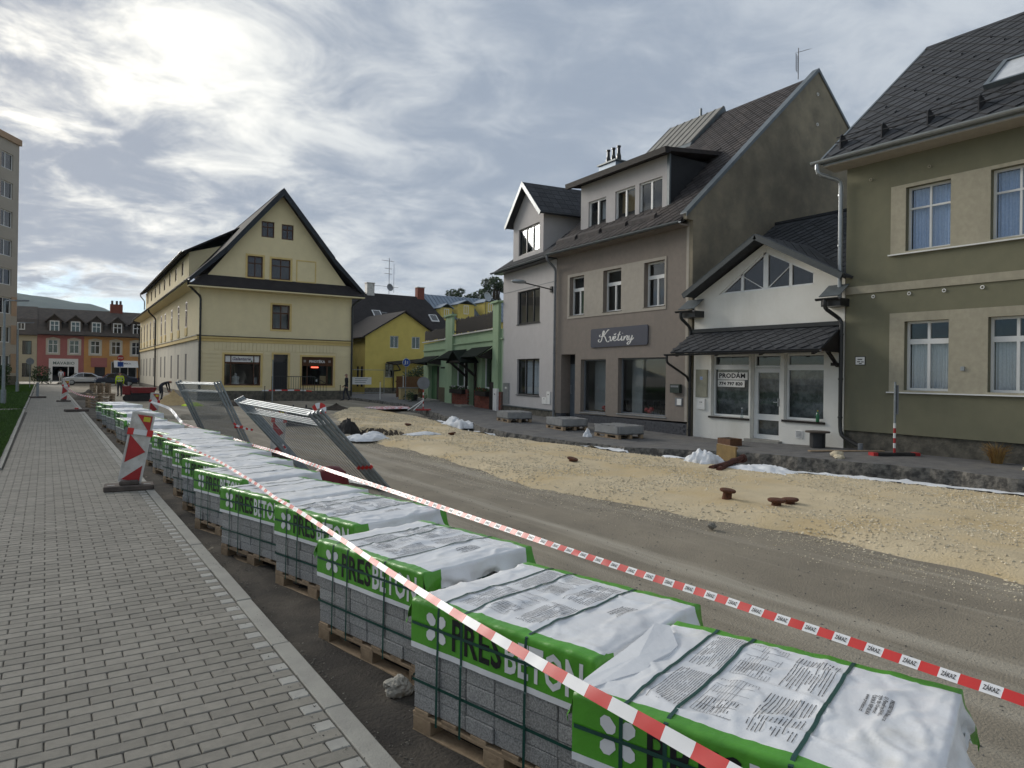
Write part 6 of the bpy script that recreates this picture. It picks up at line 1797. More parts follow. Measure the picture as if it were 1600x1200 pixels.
# ================================================================== cars
def car(label, loc, rz, paint, group='cars at the end of the street'):
    t = thing('parked_car', label, 'car', loc, rz, group)
    L, Wd = 4.3, .86
    prof = [(-2.15, .42), (-2.12, .70), (-1.95, .88), (-1.35, .95), (-.75, 1.40), (-.2, 1.47), (.7, 1.42), (1.35, 1.05), (1.95, .98), (2.12, .80), (2.15, .42)]
    body = MB()
    n = len(prof)
    secs = [(-Wd, .90), (-Wd * .93, .98), (-Wd * .5, 1.0), (0, 1.005), (Wd * .5, 1.0), (Wd * .93, .98), (Wd, .90)]
    for y, k in secs:
        for x, z in prof:
            tum = 1 - .20 * max(0, (z - .9)) / .57 if abs(y) > Wd * .6 else 1
            body.v.append((x * (1 if z < .9 else 1) * (.985 if abs(y) > Wd * .9 else 1), y * tum, .42 + (z - .42) * k))
    for j in range(len(secs) - 1):
        for i in range(n - 1):
            body.f.append((j * n + i, j * n + i + 1, (j + 1) * n + i + 1, (j + 1) * n + i))
    body.f += [tuple(range(n)), tuple(range((len(secs) - 1) * n + n - 1, (len(secs) - 1) * n - 1, -1))]
    body.f += [(j * n, (j + 1) * n, (j + 1) * n + n - 1, j * n + n - 1) for j in range(len(secs) - 1)]
    body.m = [0] * len(body.f)
    body.build('body', paint, t, smooth=False)
    MB().box(-2.1, 2.1, -.80, .80, .24, .45).build('underbody', M_['rubber'], t)
    for s in (-1, 1):
        y0 = s * .835
        for q in ([(-1.2, .98), (-.72, 1.34), (-.25, 1.40), (-.25, .98)], [(-.18, .98), (-.18, 1.40), (.62, 1.35), (1.15, .98)]):
            MB().extr([(x, y0 * (1 - .17 * max(0, z - .9) / .57), z) for x, z in q], (0, s * .012, 0)).build('side_window', GLASS_DARK, t)
        MB().lathe((0, 0, 0), [(0, .02), (.03, .05), (.06, .02), (0, -.02)], 8).build('mirror', paint, t, loc=(-.95, s * .92, 1.0))
        for x in (-1.35, 1.30):
            w = MB()
            w.v = []
            ring = [(.20, -.10), (.31, -.10), (.33, -.06), (.33, .06), (.31, .10), (.20, .10)]
            wl2 = MB()
            for r, yy in ring:
                for k in range(18):
                    wl2.v.append((x + r * math.cos(k * math.pi / 9), s * .76 + yy, .33 + r * math.sin(k * math.pi / 9)))
            wl2.f = [(j * 18 + k, j * 18 + (k + 1) % 18, (j + 1) * 18 + (k + 1) % 18, (j + 1) * 18 + k) for j in range(5) for k in range(18)]
            wl2.m = [0] * len(wl2.f)
            wo2 = wl2.build('wheel', M_['rubber'], t)
            MB().extr([(x + .21 * math.cos(k * math.pi / 9), s * .76 + s * .06, .33 + .21 * math.sin(k * math.pi / 9)) for k in range(18)], (0, s * .02, 0)).build('rim', M_['zinc'], wo2)
        MB().box(-2.17, -2.10, s * .72 - .12, s * .72 + .12, .68, .80).build('headlight', refl, t)
        MB().box(2.09, 2.17, s * .72 - .10, s * .72 + .10, .70, .88).build('tail_light', M_['red_paint'], t)
    MB().extr([(-1.30, -.64, .985), (-1.30, .64, .985), (-.80, .56, 1.395), (-.80, -.56, 1.395)], (-.012, 0, .012)).build('windscreen', GLASS_DARK, t)
    MB().extr([(1.28, -.64, 1.10), (1.28, .64, 1.10), (.78, .56, 1.40), (.78, -.56, 1.40)], (.012, 0, .014)).build('rear_window', GLASS_DARK, t)
car('silver white car parked in front of the red row house', (3.75, 95.0, -.2), R(6), pm('car_silver', (0.62, 0.64, 0.66), (0.58, 0.60, 0.62), 2, .25, spec=.6, metal=.3))
car('dark blue car parked before the orange row house', (6.75, 92.0, -.2), R(3), pm('car_blue', (0.015, 0.032, 0.075), None, 2, .2, spec=.7))
MB()

# ================================================================== small red building-site machine and its surroundings
mc = thing('site_dumper', 'red tracked site dumper with black undercarriage near the yellow house', 'dumper', (4.5, 48.0, -.2), R(-12))
mc.scale = (.80, .80, .80)
MB().extr([(-.1, -.42, .62), (1.35, -.42, .62), (1.55, -.42, 1.05), (-.25, -.42, 1.05)], (0, .84, 0)).build('skip', pm('dumper_red', (0.20, 0.018, 0.018), (0.15, 0.015, 0.015), 6, .5), mc)
MB().box(-.75, -.2, -.38, .38, .5, 1.15).build('engine_cover', pm('dumper_red', (0.20, 0.018, 0.018), (0.15, 0.015, 0.015), 6, .5), mc)
for s in (-1, 1):
    MB().extr([(-.7, s * .36 - .11, .12), (-.55, s * .36 - .11, .0), (1.05, s * .36 - .11, .0), (1.2, s * .36 - .11, .12), (1.2, s * .36 - .11, .34), (1.05, s * .36 - .11, .45), (-.55, s * .36 - .11, .45), (-.7, s * .36 - .11, .34)], (0, .22, 0)).build('track', M_['rubber'], mc)
MB().box(-.6, 1.1, -.26, .26, .2, .6).build('chassis', M_['steel_dark'], mc)
MB().tube([(-.7, -.3, 1.1), (-.95, -.3, 1.45), (-.95, .3, 1.45), (-.7, .3, 1.1)], .022, 6).build('handlebar', M_['black_paint'], mc)
MB().cyl((-.4, .15, 1.15), .05, .3, 10).build('exhaust', M_['zinc'], mc)
def heap(name, lab, cat, loc, rx, ry, h, mat, seed, kind=None):
    m = MB(); n, k = 22, 9
    for j in range(k + 1):
        r = j / k
        for i in range(n):
            a = 2 * math.pi * i / n
            f = 1 + .22 * fbm(math.cos(a) * 2 + seed, math.sin(a) * 2, r * 2, 3)
            m.v.append((rx * r * f * math.cos(a), ry * r * f * math.sin(a), h * (1 - r) ** 1.15 * (1 + .25 * fbm(r * 3 + seed, a, 2, 3)) - .03 * (j == k)))
    m.f = [(j * n + i, j * n + (i + 1) % n, (j + 1) * n + (i + 1) % n, (j + 1) * n + i) for j in range(k) for i in range(n)]
    m.m = [0] * len(m.f)
    o = m.build(name, mat, smooth=True, loc=loc)
    return tag(o, lab, cat)
heap('sand_heap', 'small heap of yellow sand near the yellow house', 'sand heap', (5.9, 42.5, -.2), 1.0, 1.2, .75, M_['sand'], 1)
heap('soil_heap', 'dark soil heap beside the far pallets', 'soil heap', (2.3, 52.0, -.22), 1.0, 3.5, .6, M_['soil'], 4)
heap('soil_heap', 'dark earth heap at the far end of the gravel bed', 'soil heap', (12.4, 34.5, -.22), .9, .8, .35, M_['soil'], 6)
heap('soil_heap', 'brown earth heap in front of the stone plinth of the yellow house', 'soil heap', (9.0, 40.5, -.22), 1.6, 1.1, .4, M_['soil'], 8)
pit_edge = None
def crumple(name, lab, cat, loc, rx, ry, h, mat, seed, n=26):
    """crumpled sheet lying on the ground"""
    m = MB()
    for j in range(n + 1):
        for i in range(n + 1):
            u, v = i / n * 2 - 1, j / n * 2 - 1
            e = max(0, 1 - u * u) * max(0, 1 - v * v)
            x = u * rx * (1 + .25 * fbm(v * 2 + seed, u, 1, 3)); y = v * ry * (1 + .25 * fbm(u * 2 + seed, v, 5, 3))
            z = h * e ** .5 * (.55 + .40 * fbm(u * .8 + seed, v * .8, 3, 2)) + .22 * h * e ** .5 * (1 - 2.4 * abs(fbm(u * 2.1 + seed, v * 2.1, 8, 3))) + .005
            m.v.append((x, y, z))
    m.f = [(j * (n + 1) + i, j * (n + 1) + i + 1, (j + 1) * (n + 1) + i + 1, (j + 1) * (n + 1) + i) for j in range(n) for i in range(n)]
    m.m = [0] * len(m.f)
    return tag(m.build(name, mat, smooth=True, loc=loc), lab, cat)
crumple('yellow_sheet', 'bright yellow sheet lying beside the sand heap', 'sheet', (6.6, 40.5, -.2), .5, .35, .25, vest, 2)
crumple('fleece_scrap', 'crumpled white fleece by the open pit in the gravel', 'fleece', (7.6, 18.5, -.16), .55, .5, .26, M_['fleece'], 3)
crumple('fleece_scrap', 'white fleece scrap at the right end of the open pit', 'fleece', (9.5, 18.9, -.12), .5, .25, .10, M_['fleece'], 5)
crumple('fleece_bundle', 'big white fleece bundle at the edge of the far pavement before the green shop', 'fleece', (12.6, 22.2, -.22), .45, .8, .42, M_['fleece'], 7)
crumple('white_bag', 'white plastic bag beside the rusty pipes', 'bag', (11.95, 10.15, -.16), .36, .36, .40, M_['fleece'], 9)
crumple('fleece_scrap', 'white fleece lump right of the rusty pipes', 'fleece', (12.0, 8.7, -.18), .4, .7, .20, M_['fleece'], 12)
crumple('black_sack', 'black plastic sack standing at the left end of the open pit', 'sack', (8.0, 21.2, -.3), .34, .4, .75, M_['rubber'], 14)
crumple('tape_tangle', 'tangle of red and white tape before the garden wall', 'tape', (15.8, 35.2, -.2), 1.2, 1.0, .12, pm('tape_tangle', (0.70, 0.66, 0.66), (0.55, 0.10, 0.09), 9, .5, contrast=(.45, .55)), 16)

# ================================================================== pallets of paving blocks under printed film
PL, PD = 1.18, 0.98               # length of the printed side, depth
BW, BH_ = PL / 6, 0.083           # visible size of a block
ZB, ZT = 0.14, 0.14 + 7 * 0.083 + 0.014
blk = MB().box(-BW / 2 + .002, BW / 2 - .002, 0, .115, .0015, BH_ - .0015)
def bevelled(mb, name, mat, off):
    me = mb.mesh(name, mat)
    bm = bmesh.new(); bm.from_mesh(me)
    bmesh.ops.bevel(bm, geom=bm.edges[:], offset=off, segments=1, affect='EDGES')
    bm.to_mesh(me); bm.free()
    return me
blk_me = bevelled(blk, 'paving_block', M_['block'], .004)
blk2_me = bevelled(MB().box(-.0955, .0955, 0, .115, .0015, BH_ - .0015), 'paving_block', M_['block'], .004)
board_x = bevelled(MB().box(0, PL + .02, -.05, .05, 0, .021), 'pallet_board', M_['pallet_wood'], .003)
board_y = bevelled(MB().box(-.055, .055, 0, PD, 0, .021), 'deck_board', M_['pallet_wood'], .003)
block_w = bevelled(MB().box(-.07, .07, -.05, .05, 0, .078), 'pallet_block', M_['pallet_wood'], .003)
# unrolled cover: v runs from the lower edge of the front skirt over the top to the back skirt
HF, HBK, RC = 0.262, 0.20, 0.022
YF, YB = -0.014, PD + 0.014
def cover_path():
    pts = [(YF, ZT - HF, -1, 0), (YF, ZT - RC, -1, 0)]
    for k in range(1, 5):
        a = math.pi / 2 * k / 5
        pts.append((YF + RC - RC * math.cos(a), ZT - RC + RC * math.sin(a), -math.cos(a), math.sin(a)))
    pts += [(YF + RC, ZT, 0, 1), (YB - RC, ZT, 0, 1)]
    for k in range(1, 5):
        a = math.pi / 2 * k / 5
        pts.append((YB - RC + RC * math.sin(a), ZT - RC + RC * math.cos(a), math.sin(a), math.cos(a)))
    pts += [(YB, ZT - RC, 1, 0), (YB, ZT - HBK, 1, 0)]
    S = [0]
    for p, q in zip(pts, pts[1:]):
        S.append(S[-1] + math.hypot(q[0] - p[0], q[1] - p[1]))
    return pts, S
CP, CS = cover_path()
VTOP0 = CS[6]                      # v where the flat top begins
VTOP1 = CS[7]
def cover_pt(u, v, seed, h=0.0, sag=1.0):
    i = 0
    while i < len(CS) - 2 and v > CS[i + 1]:
        i += 1
    t = (v - CS[i]) / (CS[i + 1] - CS[i])
    p, q = CP[i], CP[i + 1]
    y, z = lerp(p[0], q[0], t), lerp(p[1], q[1], t)
    ny, nz = lerp(p[2], q[2], t), lerp(p[3], q[3], t)
    l = math.hypot(ny, nz); ny /= l; nz /= l
    top = smooth(VTOP0 - .03, VTOP0 + .12, v) * (1 - smooth(VTOP1 - .12, VTOP1 + .03, v))
    e = min(u, PL - u)
    ridg = 1 - abs(fbm(u * 3.1 + seed, v * 2.0 + seed * 2, seed, 3))
    d = (0.003 + 0.005 * top) * fbm(u * 6.0 + seed * 3, v * 4.2, seed, 5) + 0.008 * top * max(0, ridg - .70) * 3 * sag
    for q, (sx, sy) in enumerate(((2.0, 2.6), (4.2, 1.6))):
        d += (0.0075 - .003 * q) * (0.15 + top) * max(0.0, 1 - abs(fbm(u * sx + seed * 5 + q * 7, v * sy, seed + 9, 2)) / .085)
    d += 0.004 * math.sin(u * 30 + 6 * fbm(u * 2, v * 2, seed + 4, 2)) * (1 - top) * smooth(.0, .3, v) * .6
    d -= 0.016 * sag * top * smooth(.07, 0.0, e) * (0.4 + .6 * abs(fbm(v * 3, seed, 2, 2)))
    d = max(d, -0.012 if top < .2 else -0.035)
    d += h
    return (u, y + ny * d, z + nz * d)
def cover_mesh(seed, fine=False):
    m = MB()
    NV, NU_ = (60, 84) if fine else (27, 44)
    vs = [0, .012, .030, .07, .12, .17, .215, .24] + CS[1:7] + [VTOP0 + .045] + [lerp(VTOP0 + .045, VTOP1 - .05, (k + 1) / NV) for k in range(NV)] + CS[7:13] + [CS[-1] - .1, CS[-1]]
    vs = sorted(set(round(q, 4) for q in vs))
    us = [PL * k / NU_ for k in range(NU_ + 1)]
    us[0], us[-1] = -.012, PL + .012
    nu = len(us)
    for v in vs:
        for u in us:
            m.v.append(cover_pt(u, v, seed))
    for j in range(len(vs) - 1):
        vm = (vs[j] + vs[j + 1]) / 2
        mi = 0 if vm < .030 else (1 if vm < VTOP0 + .044 else (0 if vm < VTOP1 - .05 else 1))
        for i in range(nu - 1):
            m.f.append((j * nu + i, j * nu + i + 1, (j + 1) * nu + i + 1, (j + 1) * nu + i)); m.m.append(mi)
    # end flaps hanging over both short sides
    rnd = random.Random(int(seed * 100))
    for side, u0, sg in ((0, -.012, -1), (1, PL + .012, 1)):
        jj = [j for j, v in enumerate(vs) if CS[1] <= v <= CS[12] + .001]
        o = len(m.v)
        R_ = 7
        for j in jj:
            p = Vector(m.v[j * nu + (0 if side == 0 else nu - 1)])
            w = (vs[j] - CS[1]) / (CS[12] - CS[1])
            ln = 0.10 + .13 * abs(fbm(w * 2.3 + seed, side * 3, 1, 3)) + .07 * (abs(w - .5) * 2) ** 2
            if side == 0:
                ln *= .6
            for r in range(1, R_ + 1):
                f = r / R_
                out = .012 + .05 * f * (.5 + fbm(w * 7 + seed, f * 2, side, 3)) + .02 * math.sin(w * 17 + seed) * f
                m.v.append((p.x + sg * max(.004, out) * min(1, f * 2), p.y, p.z - ln * f))
        for a in range(len(jj) - 1):
            w = a / len(jj)
            for r in range(R_):
                def vid(k, r_):
                    return jj[k] * nu + (0 if side == 0 else nu - 1) if r_ == 0 else o + k * R_ + r_ - 1
                m.f.append((vid(a, r), vid(a + 1, r), vid(a + 1, r + 1), vid(a, r + 1)))
                m.m.append(1 if (w < .14 or w > .9) else 0)
    return m
def ribbon(m, pts, wdir, w):
    P = [Vector(p) for p in pts]
    wd = Vector(wdir).normalized() * w / 2
    o = len(m.v)
    for p in P:
        m.v += [tuple(p - wd), tuple(p + wd)]
    for i in range(len(P) - 1):
        m.f.append((o + 2 * i, o + 2 * i + 2, o + 2 * i + 3, o + 2 * i + 1)); m.m.append(0)
STRAPS = (0.20, 0.375, 0.80)
def clover(m, fn):
    for cx_, cz_, a in ((-.036, .036, 135), (.036, .036, 45), (-.036, -.036, 225), (.036, -.036, 315)):
        ca, sa = math.cos(R(a)), math.sin(R(a))
        hexa = [(-.036, -.008), (-.022, -.026), (.016, -.028), (.034, -.012), (.034, .012), (.016, .028), (-.022, .026), (-.036, .008)]
        m.add([fn(cx_ * 1.12 + ca * x - sa * y, cz_ * 1.12 + sa * x + ca * y) for x, y in hexa], [tuple(range(8))])
def para(m, seed, u0, u1, w0, w1, pitch, rnd, rag=.25):
    """block of tiny print: lines run along the depth, stacked along the length"""
    n = int((u1 - u0) / pitch)
    for k in range(n):
        u = u1 - (k + .5) * pitch
        v = w0
        end = lerp(w0, w1, 1 - rag * rnd.random() * (1 if rnd.random() < .4 else .15))
        while v < end:
            L = min(rnd.uniform(.03, .11), end - v)
            a, b = VTOP0 + (w1 + w0 - v), VTOP0 + (w1 + w0 - v - L)
            h = pitch * .115
            m.add([cover_pt(u - h, a, seed, .0022), cover_pt(u + h, a, seed, .0022), cover_pt(u + h, b, seed, .0022), cover_pt(u - h, b, seed, .0022)], ((0, 1, 2, 3),))
            v += L + .0045
def print_top(par, seed):
    rnd = random.Random(int(seed * 31))
    m = MB()
    para(m, seed, .225, .365, .10, .46, .0105, rnd)
    para(m, seed, .225, .365, .52, .88, .0105, rnd)
    for w0 in (.12, .54):
        for k in range(13):
            u = .405 + k * .0125
            a, b = VTOP0 + w0, VTOP0 + w0 + .34
            m.add([cover_pt(u - .0007, a, seed, .0022), cover_pt(u + .0007, a, seed, .0022), cover_pt(u + .0007, b, seed, .0022), cover_pt(u - .0007, b, seed, .0022)], ((0, 1, 2, 3),))
        for k in range(6):
            v = VTOP0 + w0 + .34 * k / 5
            us = [.405 + .15 * q / 6 for q in range(7)]
            for a, b in zip(us, us[1:]):
                m.add([cover_pt(a, v - .0008, seed, .0022), cover_pt(b, v - .0008, seed, .0022), cover_pt(b, v + .0008, seed, .0022), cover_pt(a, v + .0008, seed, .0022)], ((0, 1, 2, 3),))
        para(m, seed, .41, .55, w0 + .02, w0 + .13, .0125, rnd, .7)
        para(m, seed, .595, .775, w0 - .02, w0 + .32, .0135, rnd)
    for k, line in enumerate(('PRESBETON Nova s.r.o.', 'U Panelárny 594/6C', '779 00 Olomouc', 'ČESKÁ REPUBLIKA', 'www.presbeton.cz')):
        put_text(m, line, lambda a, b: cover_pt(.985 - k * .021 + b, VTOP0 + .66 - a, seed, .0024), .019, .0004)
    m.build('fine_print', pm('ink_print', (0.075, 0.075, 0.08), None, 4, .6), par, kind='stuff')
def pallet(label, x, y, rot, seed, full=True, pr=0, dz=0.0):
    t = thing('paver_pallet', label, 'pallet', (x, y, -.212 + dz), R(-(90 - rot)), 'pallets of paving blocks along the kerb')
    rnd = random.Random(int(seed * 77))
    for yy in (.05, PD / 2, PD - .05):
        o = link(board_x, 'pallet_board', t); o.location = (-.01, yy, 0)
        o = link(board_x, 'pallet_board', t); o.location = (-.01, yy, .0985)
        for xx in (.065, PL / 2, PL - .065):
            o = link(block_w, 'pallet_block', t); o.location = (xx, yy, .0205)
    for k in range(6):
        o = link(board_y, 'deck_board', t); o.location = (.06 + k * (PL - .12) / 5, 0, .119)
    MB().box(.012, PL - .012, .012, PD - .012, ZB, ZT - .06).build('block_core', M_['block'], t)
    if full:
        for r in range(6):
            for c in range(6):
                o = link(blk_me, 'paving_block', t)
                o.location = ((c + .5) * BW + rnd.uniform(-.002, .002), rnd.uniform(-.004, .006), ZB + r * BH_)
        for r in range(6):
            for c in range(5):
                o = link(blk2_me, 'paving_block', t)
                o.location = (PL + rnd.uniform(-.004, .005), .115 + c * .193 - .02, ZB + r * BH_); o.rotation_euler = (0, 0, R(90))
    else:
        st = MB()
        for r in range(6):
            for c in range(6):
                st.box(c * BW + .003, (c + 1) * BW - .003, rnd.uniform(-.004, .006), .1, ZB + r * BH_ + .003, ZB + (r + 1) * BH_ - .002)
        for r in range(6):
            for c in range(5):
                st.box(PL - .1, PL + rnd.uniform(-.003, .005), c * .193 + .006, (c + 1) * .193, ZB + r * BH_ + .003, ZB + (r + 1) * BH_ - .002)
        st.build('block_stack', M_['block'], t, kind='stuff')
    cv = cover_mesh(seed, pr > 0).build('film_cover', [M_['film_white'], M_['film_green']], t, smooth=True)
    b = MB()
    put_text(b, 'PRES', lambda u, v: cover_pt(.305 + u, .062 + v * 1.0, seed, .0025), .225, .005, fit=.345)
    b.build('lettering', M_['ink'], cv)
    w = MB()
    put_text(w, 'BETON', lambda u, v: cover_pt(.672 + u, .062 + v * 1.0, seed, .0025), .225, .006, fit=.455)
    w.build('lettering', M_['white_tape'], cv)
    w = MB()
    clover(w, lambda a, c: cover_pt(.185 + a, .142 + c, seed, .0025))
    w.build('clover_emblem', M_['white_tape'], cv)
    if pr:
        print_top(cv, seed)
    pb_ = MB(); put_text(pb_, 'PB', lambda u, v: (PL - .11 + u, -.0012, .038 + v), .05, .001); pb_.build('stencil', M_['ink'], t)
    for u in STRAPS:
        s = MB()
        pts = [(u, -.022, .10), (u, -.020, ZT - HF - .005)] + [cover_pt(u, CS[-1] * k / 40, seed, .004) for k in range(41)] + [(u, PD + .02, ZT - HBK - .02), (u, PD + .02, .10)]
        ribbon(s, pts, (1, 0, 0), .016)
        s.build('strap', M_['strap'], t)
    for z in (.30, ZT - .125):
        s = MB()
        v0 = z - (ZT - HF)
        fr_ = [(u, cover_pt(u, max(0.0, v0), seed, .006)[1] if v0 > 0 else -.012, z) for u in [PL * k / 16 for k in range(17)]]
        ribbon(s, [(-.03, PD * .5, z), (-.03, .02, z)] + fr_ + [(PL + .03, .02, z), (PL + .03, PD, z)], (0, 0, 1), .016)
        s.build('strap', M_['strap'], t)
    return t
ROW = [(2.02, 0.50, 18), (1.73, 2.08, 19), (1.69, 3.42, 15), (1.68, 4.97, 13), (1.77, 6.45, 15), (1.56, 7.76, 16), (1.55, 9.25, 15), (1.60, 10.52, 14), (1.66, 11.80, 13), (1.69, 13.15, 13), (1.68, 14.45, 12), (1.70, 15.70, 12)]
ORD = ['nearest', 'second', 'third', 'fourth', 'fifth', 'sixth', 'seventh', 'eighth', 'ninth', 'tenth', 'eleventh', 'twelfth', 'thirteenth', 'fourteenth', 'fifteenth', 'sixteenth', 'seventeenth', 'eighteenth', 'nineteenth', 'twentieth']
for i, (x, y, r) in enumerate(ROW):
    lab = ['paver pallet peeking in at the bottom right corner, nearest of all', 'paver pallet with readable print and folded flap, second nearest of the row', 'paver pallet with wrinkled white top beneath both tapes, third of the row'][i] if i < 3 else \
        'green and white wrapped paver pallet, %s of the row counted from the camera' % ORD[i]
    pallet(lab, x, y, r, 1.7 + i * 2.31, full=i < 9, pr=1 if i < 5 else 0)
rnd = random.Random(15)
y = 19.2
for i in range(12, 20):
    pp = pallet('wrapped paver pallet beyond the striped board, %s of the row counted from the camera' % ORD[i], 1.62 + rnd.uniform(-.08, .08), y, rnd.uniform(4, 14), 40 + i * 1.9, full=False, dz=rnd.uniform(-.03, .0))
    pp.scale = (1, 1, rnd.choice((.78, .9, 1.0, 1.0, 1.1)))
    y += rnd.uniform(1.5, 2.0)
# folded-back flap on the second pallet (film turned over on its far short side)
fp = thing('film_flap', 'stiff white film flap folded over on the second nearest pallet', 'film', (0, 0, 0))
fm_ = MB()
outl = [(1.735, 2.10, .520), (1.82, 2.14, .528), (1.96, 2.19, .534), (2.12, 2.24, .542), (2.30, 2.30, .556), (2.44, 2.36, .566), (2.50, 2.32, .555), (2.38, 2.16, .538), (2.30, 2.13, .534), (2.16, 2.10, .536), (2.08, 2.06, .530), (1.94, 2.07, .528), (1.80, 2.07, .524)]
cen = (2.14, 2.16, .545)
fm_.v = [cen] + outl + [(a, b, c - .012) for a, b, c in outl]
k = len(outl)
fm_.f = [(0, 1 + i, 1 + (i + 1) % k) for i in range(k)] + [(1 + i, 1 + k + i, 1 + k + (i + 1) % k, 1 + (i + 1) % k) for i in range(k)]
fm_.m = [0] * len(fm_.f)
fm_.build('fold', M_['film_white'], fp)

# ================================================================== barrier tapes
def tape(name, label, pts, width0, seg, facing, text=None, sag=0.0, start=0.0, mats=('red_tape', 'white_tape')):
    t = thing(name, label, 'tape', (0, 0, 0), 0, 'red and white barrier tapes')
    P = [Vector(p) for p in pts]
    fine = []
    for i in range(len(P) - 1):
        p0, p1, p2, p3 = P[max(i - 1, 0)], P[i], P[i + 1], P[min(i + 2, len(P) - 1)]
        n = max(4, int((p2 - p1).length / .03))
        for k in range(n):
            s = k / n
            fine.append(.5 * ((2 * p1) + (p2 - p0) * s + (2 * p0 - 5 * p1 + 4 * p2 - p3) * s * s + (3 * p1 - p0 - 3 * p2 + p3) * s ** 3))
    fine.append(P[-1])
    S = [0]
    for a, b in zip(fine, fine[1:]):
        S.append(S[-1] + (b - a).length)
    F = Vector(facing)
    def at(s):
        s = max(0, min(S[-1], s))
        lo, hi = 0, len(S) - 1
        while hi - lo > 1:
            m_ = (lo + hi) // 2
            if S[m_] <= s: lo = m_
            else: hi = m_
        f = (s - S[lo]) / max(1e-6, S[hi] - S[lo])
        p = fine[lo].lerp(fine[hi], f)
        d = (fine[min(hi + 2, len(fine) - 1)] - fine[max(lo - 2, 0)]).normalized()
        tw = .35 * fbm(s * .9, 3, 1, 2)
        f2 = (F + Vector((0, 0, tw))).normalized()
        w = d.cross(f2).normalized()
        if w.z < 0: w = -w
        return p, d, w, d.cross(w).normalized()
    wat = (lambda s: lerp(width0[0], width0[1], smooth(.62, .98, s / S[-1]))) if isinstance(width0, tuple) else (lambda s: width0)
    width = wat(S[-1])
    m = MB()
    nseg = int(S[-1] / .025)
    marks = []
    ss = [S[-1] * k / nseg for k in range(nseg + 1)]
    k = 0
    while k * seg - start < S[-1]:
        v = k * seg - start
        if v > 0: ss.append(v)
        k += 1
    ss = sorted(ss)
    for s in ss:
        p, d, w, n = at(s)
        width = wat(s)
        c = .004 * fbm(s * 7, 1, 2, 2)
        m.v += [tuple(p - w * width / 2), tuple(p + n * c), tuple(p + w * width / 2)]
    for i in range(len(ss) - 1):
        mi = int(((ss[i] + ss[i + 1]) / 2 + start) // seg) % 2
        m.f += [(3 * i, 3 * i + 3, 3 * i + 4, 3 * i + 1), (3 * i + 1, 3 * i + 4, 3 * i + 5, 3 * i + 2)]
        m.m += [mi, mi]
    m.build('tape_band', [M_[mats[0]], M_[mats[1]]], t, smooth=True)
    if text:
        width = wat(S[-1])
        tm = MB()
        vs, fs = text_mesh(text, width * .60, width * .012)
        x0, x1 = min(p[0] for p in vs), max(p[0] for p in vs)
        k = 0
        while True:
            s0 = k * seg - start
            if s0 + seg > S[-1]: break
            if k % 2 == 1 and s0 > 0:
                for face in (1, -1):
                    out = []
                    for a, b in vs:
                        q = (a - x0) / (x1 - x0)
                        s = s0 + seg * (.14 + .72 * q)
                        p, d, w, n = at(s)
                        if n.dot(Vector((0, 0, CAM_H)) - p) < 0: n = -n
                        out.append(p + w * (b - width * .21) + n * .0028)
                    tm.add(out, fs)
                    break
            k += 1
        tm.build('lettering', M_['ink'], t)
    return t
TA = [(1.17, 11.62, .83), (1.40, 11.9, .76), (1.66, 11.3, .66), (1.80, 10.3, .60), (1.82, 9.29, .605), (1.82, 8.11, .59), (1.80, 7.22, .59), (1.74, 6.40, .60), (1.66, 5.60, .655), (1.64, 4.60, .645), (1.64, 3.70, .615), (1.65, 2.85, .595), (1.66, 2.10, .592), (1.665, 1.60, .600), (1.67, 1.0, .60), (1.70, 0.2, .55)]
tape('barrier_tape', 'red and white barrier tape stretched along the sidewalk side of the pallets', TA, (.030, .052), .125, (-.72, -.35, .60), start=.06)
TB = [(2.95, 19.6, .36), (2.95, 18.18, .38), (2.94, 15.0, .44), (2.93, 12.05, .49), (2.93, 10.52, .52), (2.92, 8.77, .53), (2.93, 6.74, .545), (2.94, 5.35, .555), (2.95, 4.26, .56), (2.95, 3.58, .565), (2.96, 2.98, .57), (2.97, 2.52, .578), (2.96, 2.10, .585), (2.96, 1.77, .59), (2.96, 1.49, .59), (2.96, 1.24, .59), (2.96, 1.03, .59), (2.97, .3, .56)]
tape('barrier_tape', 'barrier tape lettered ZÁKAZ running along the road side of the pallets', TB, .043, .074, (-.62, -.55, .55), 'ZÁKAZ')
tape('barrier_tape', 'slack tape crossing the dug ground behind the striped board', [(3.05, 27.0, .62), (3.3, 24.6, .5), (3.2, 22.0, .33), (2.95, 19.6, .36)], .08, .4, (-.6, -.6, .5), mats=('white_tape', 'white_tape'))
tape('barrier_tape', 'thin tape from the far striped board to the far pallets', [(.85, 43.2, .75), (1.25, 38.0, .55), (1.7, 33.5, .55)], .07, .3, (-.6, -.6, .5), mats=('white_tape', 'red_tape'))
tape('barrier_tape', 'tape strung along the steps of the yellow house', [(14.6, 45.3, .45), (13.6, 45.2, .52), (11.4, 45.3, .50)], .08, .4, (-.2, -1, .1))

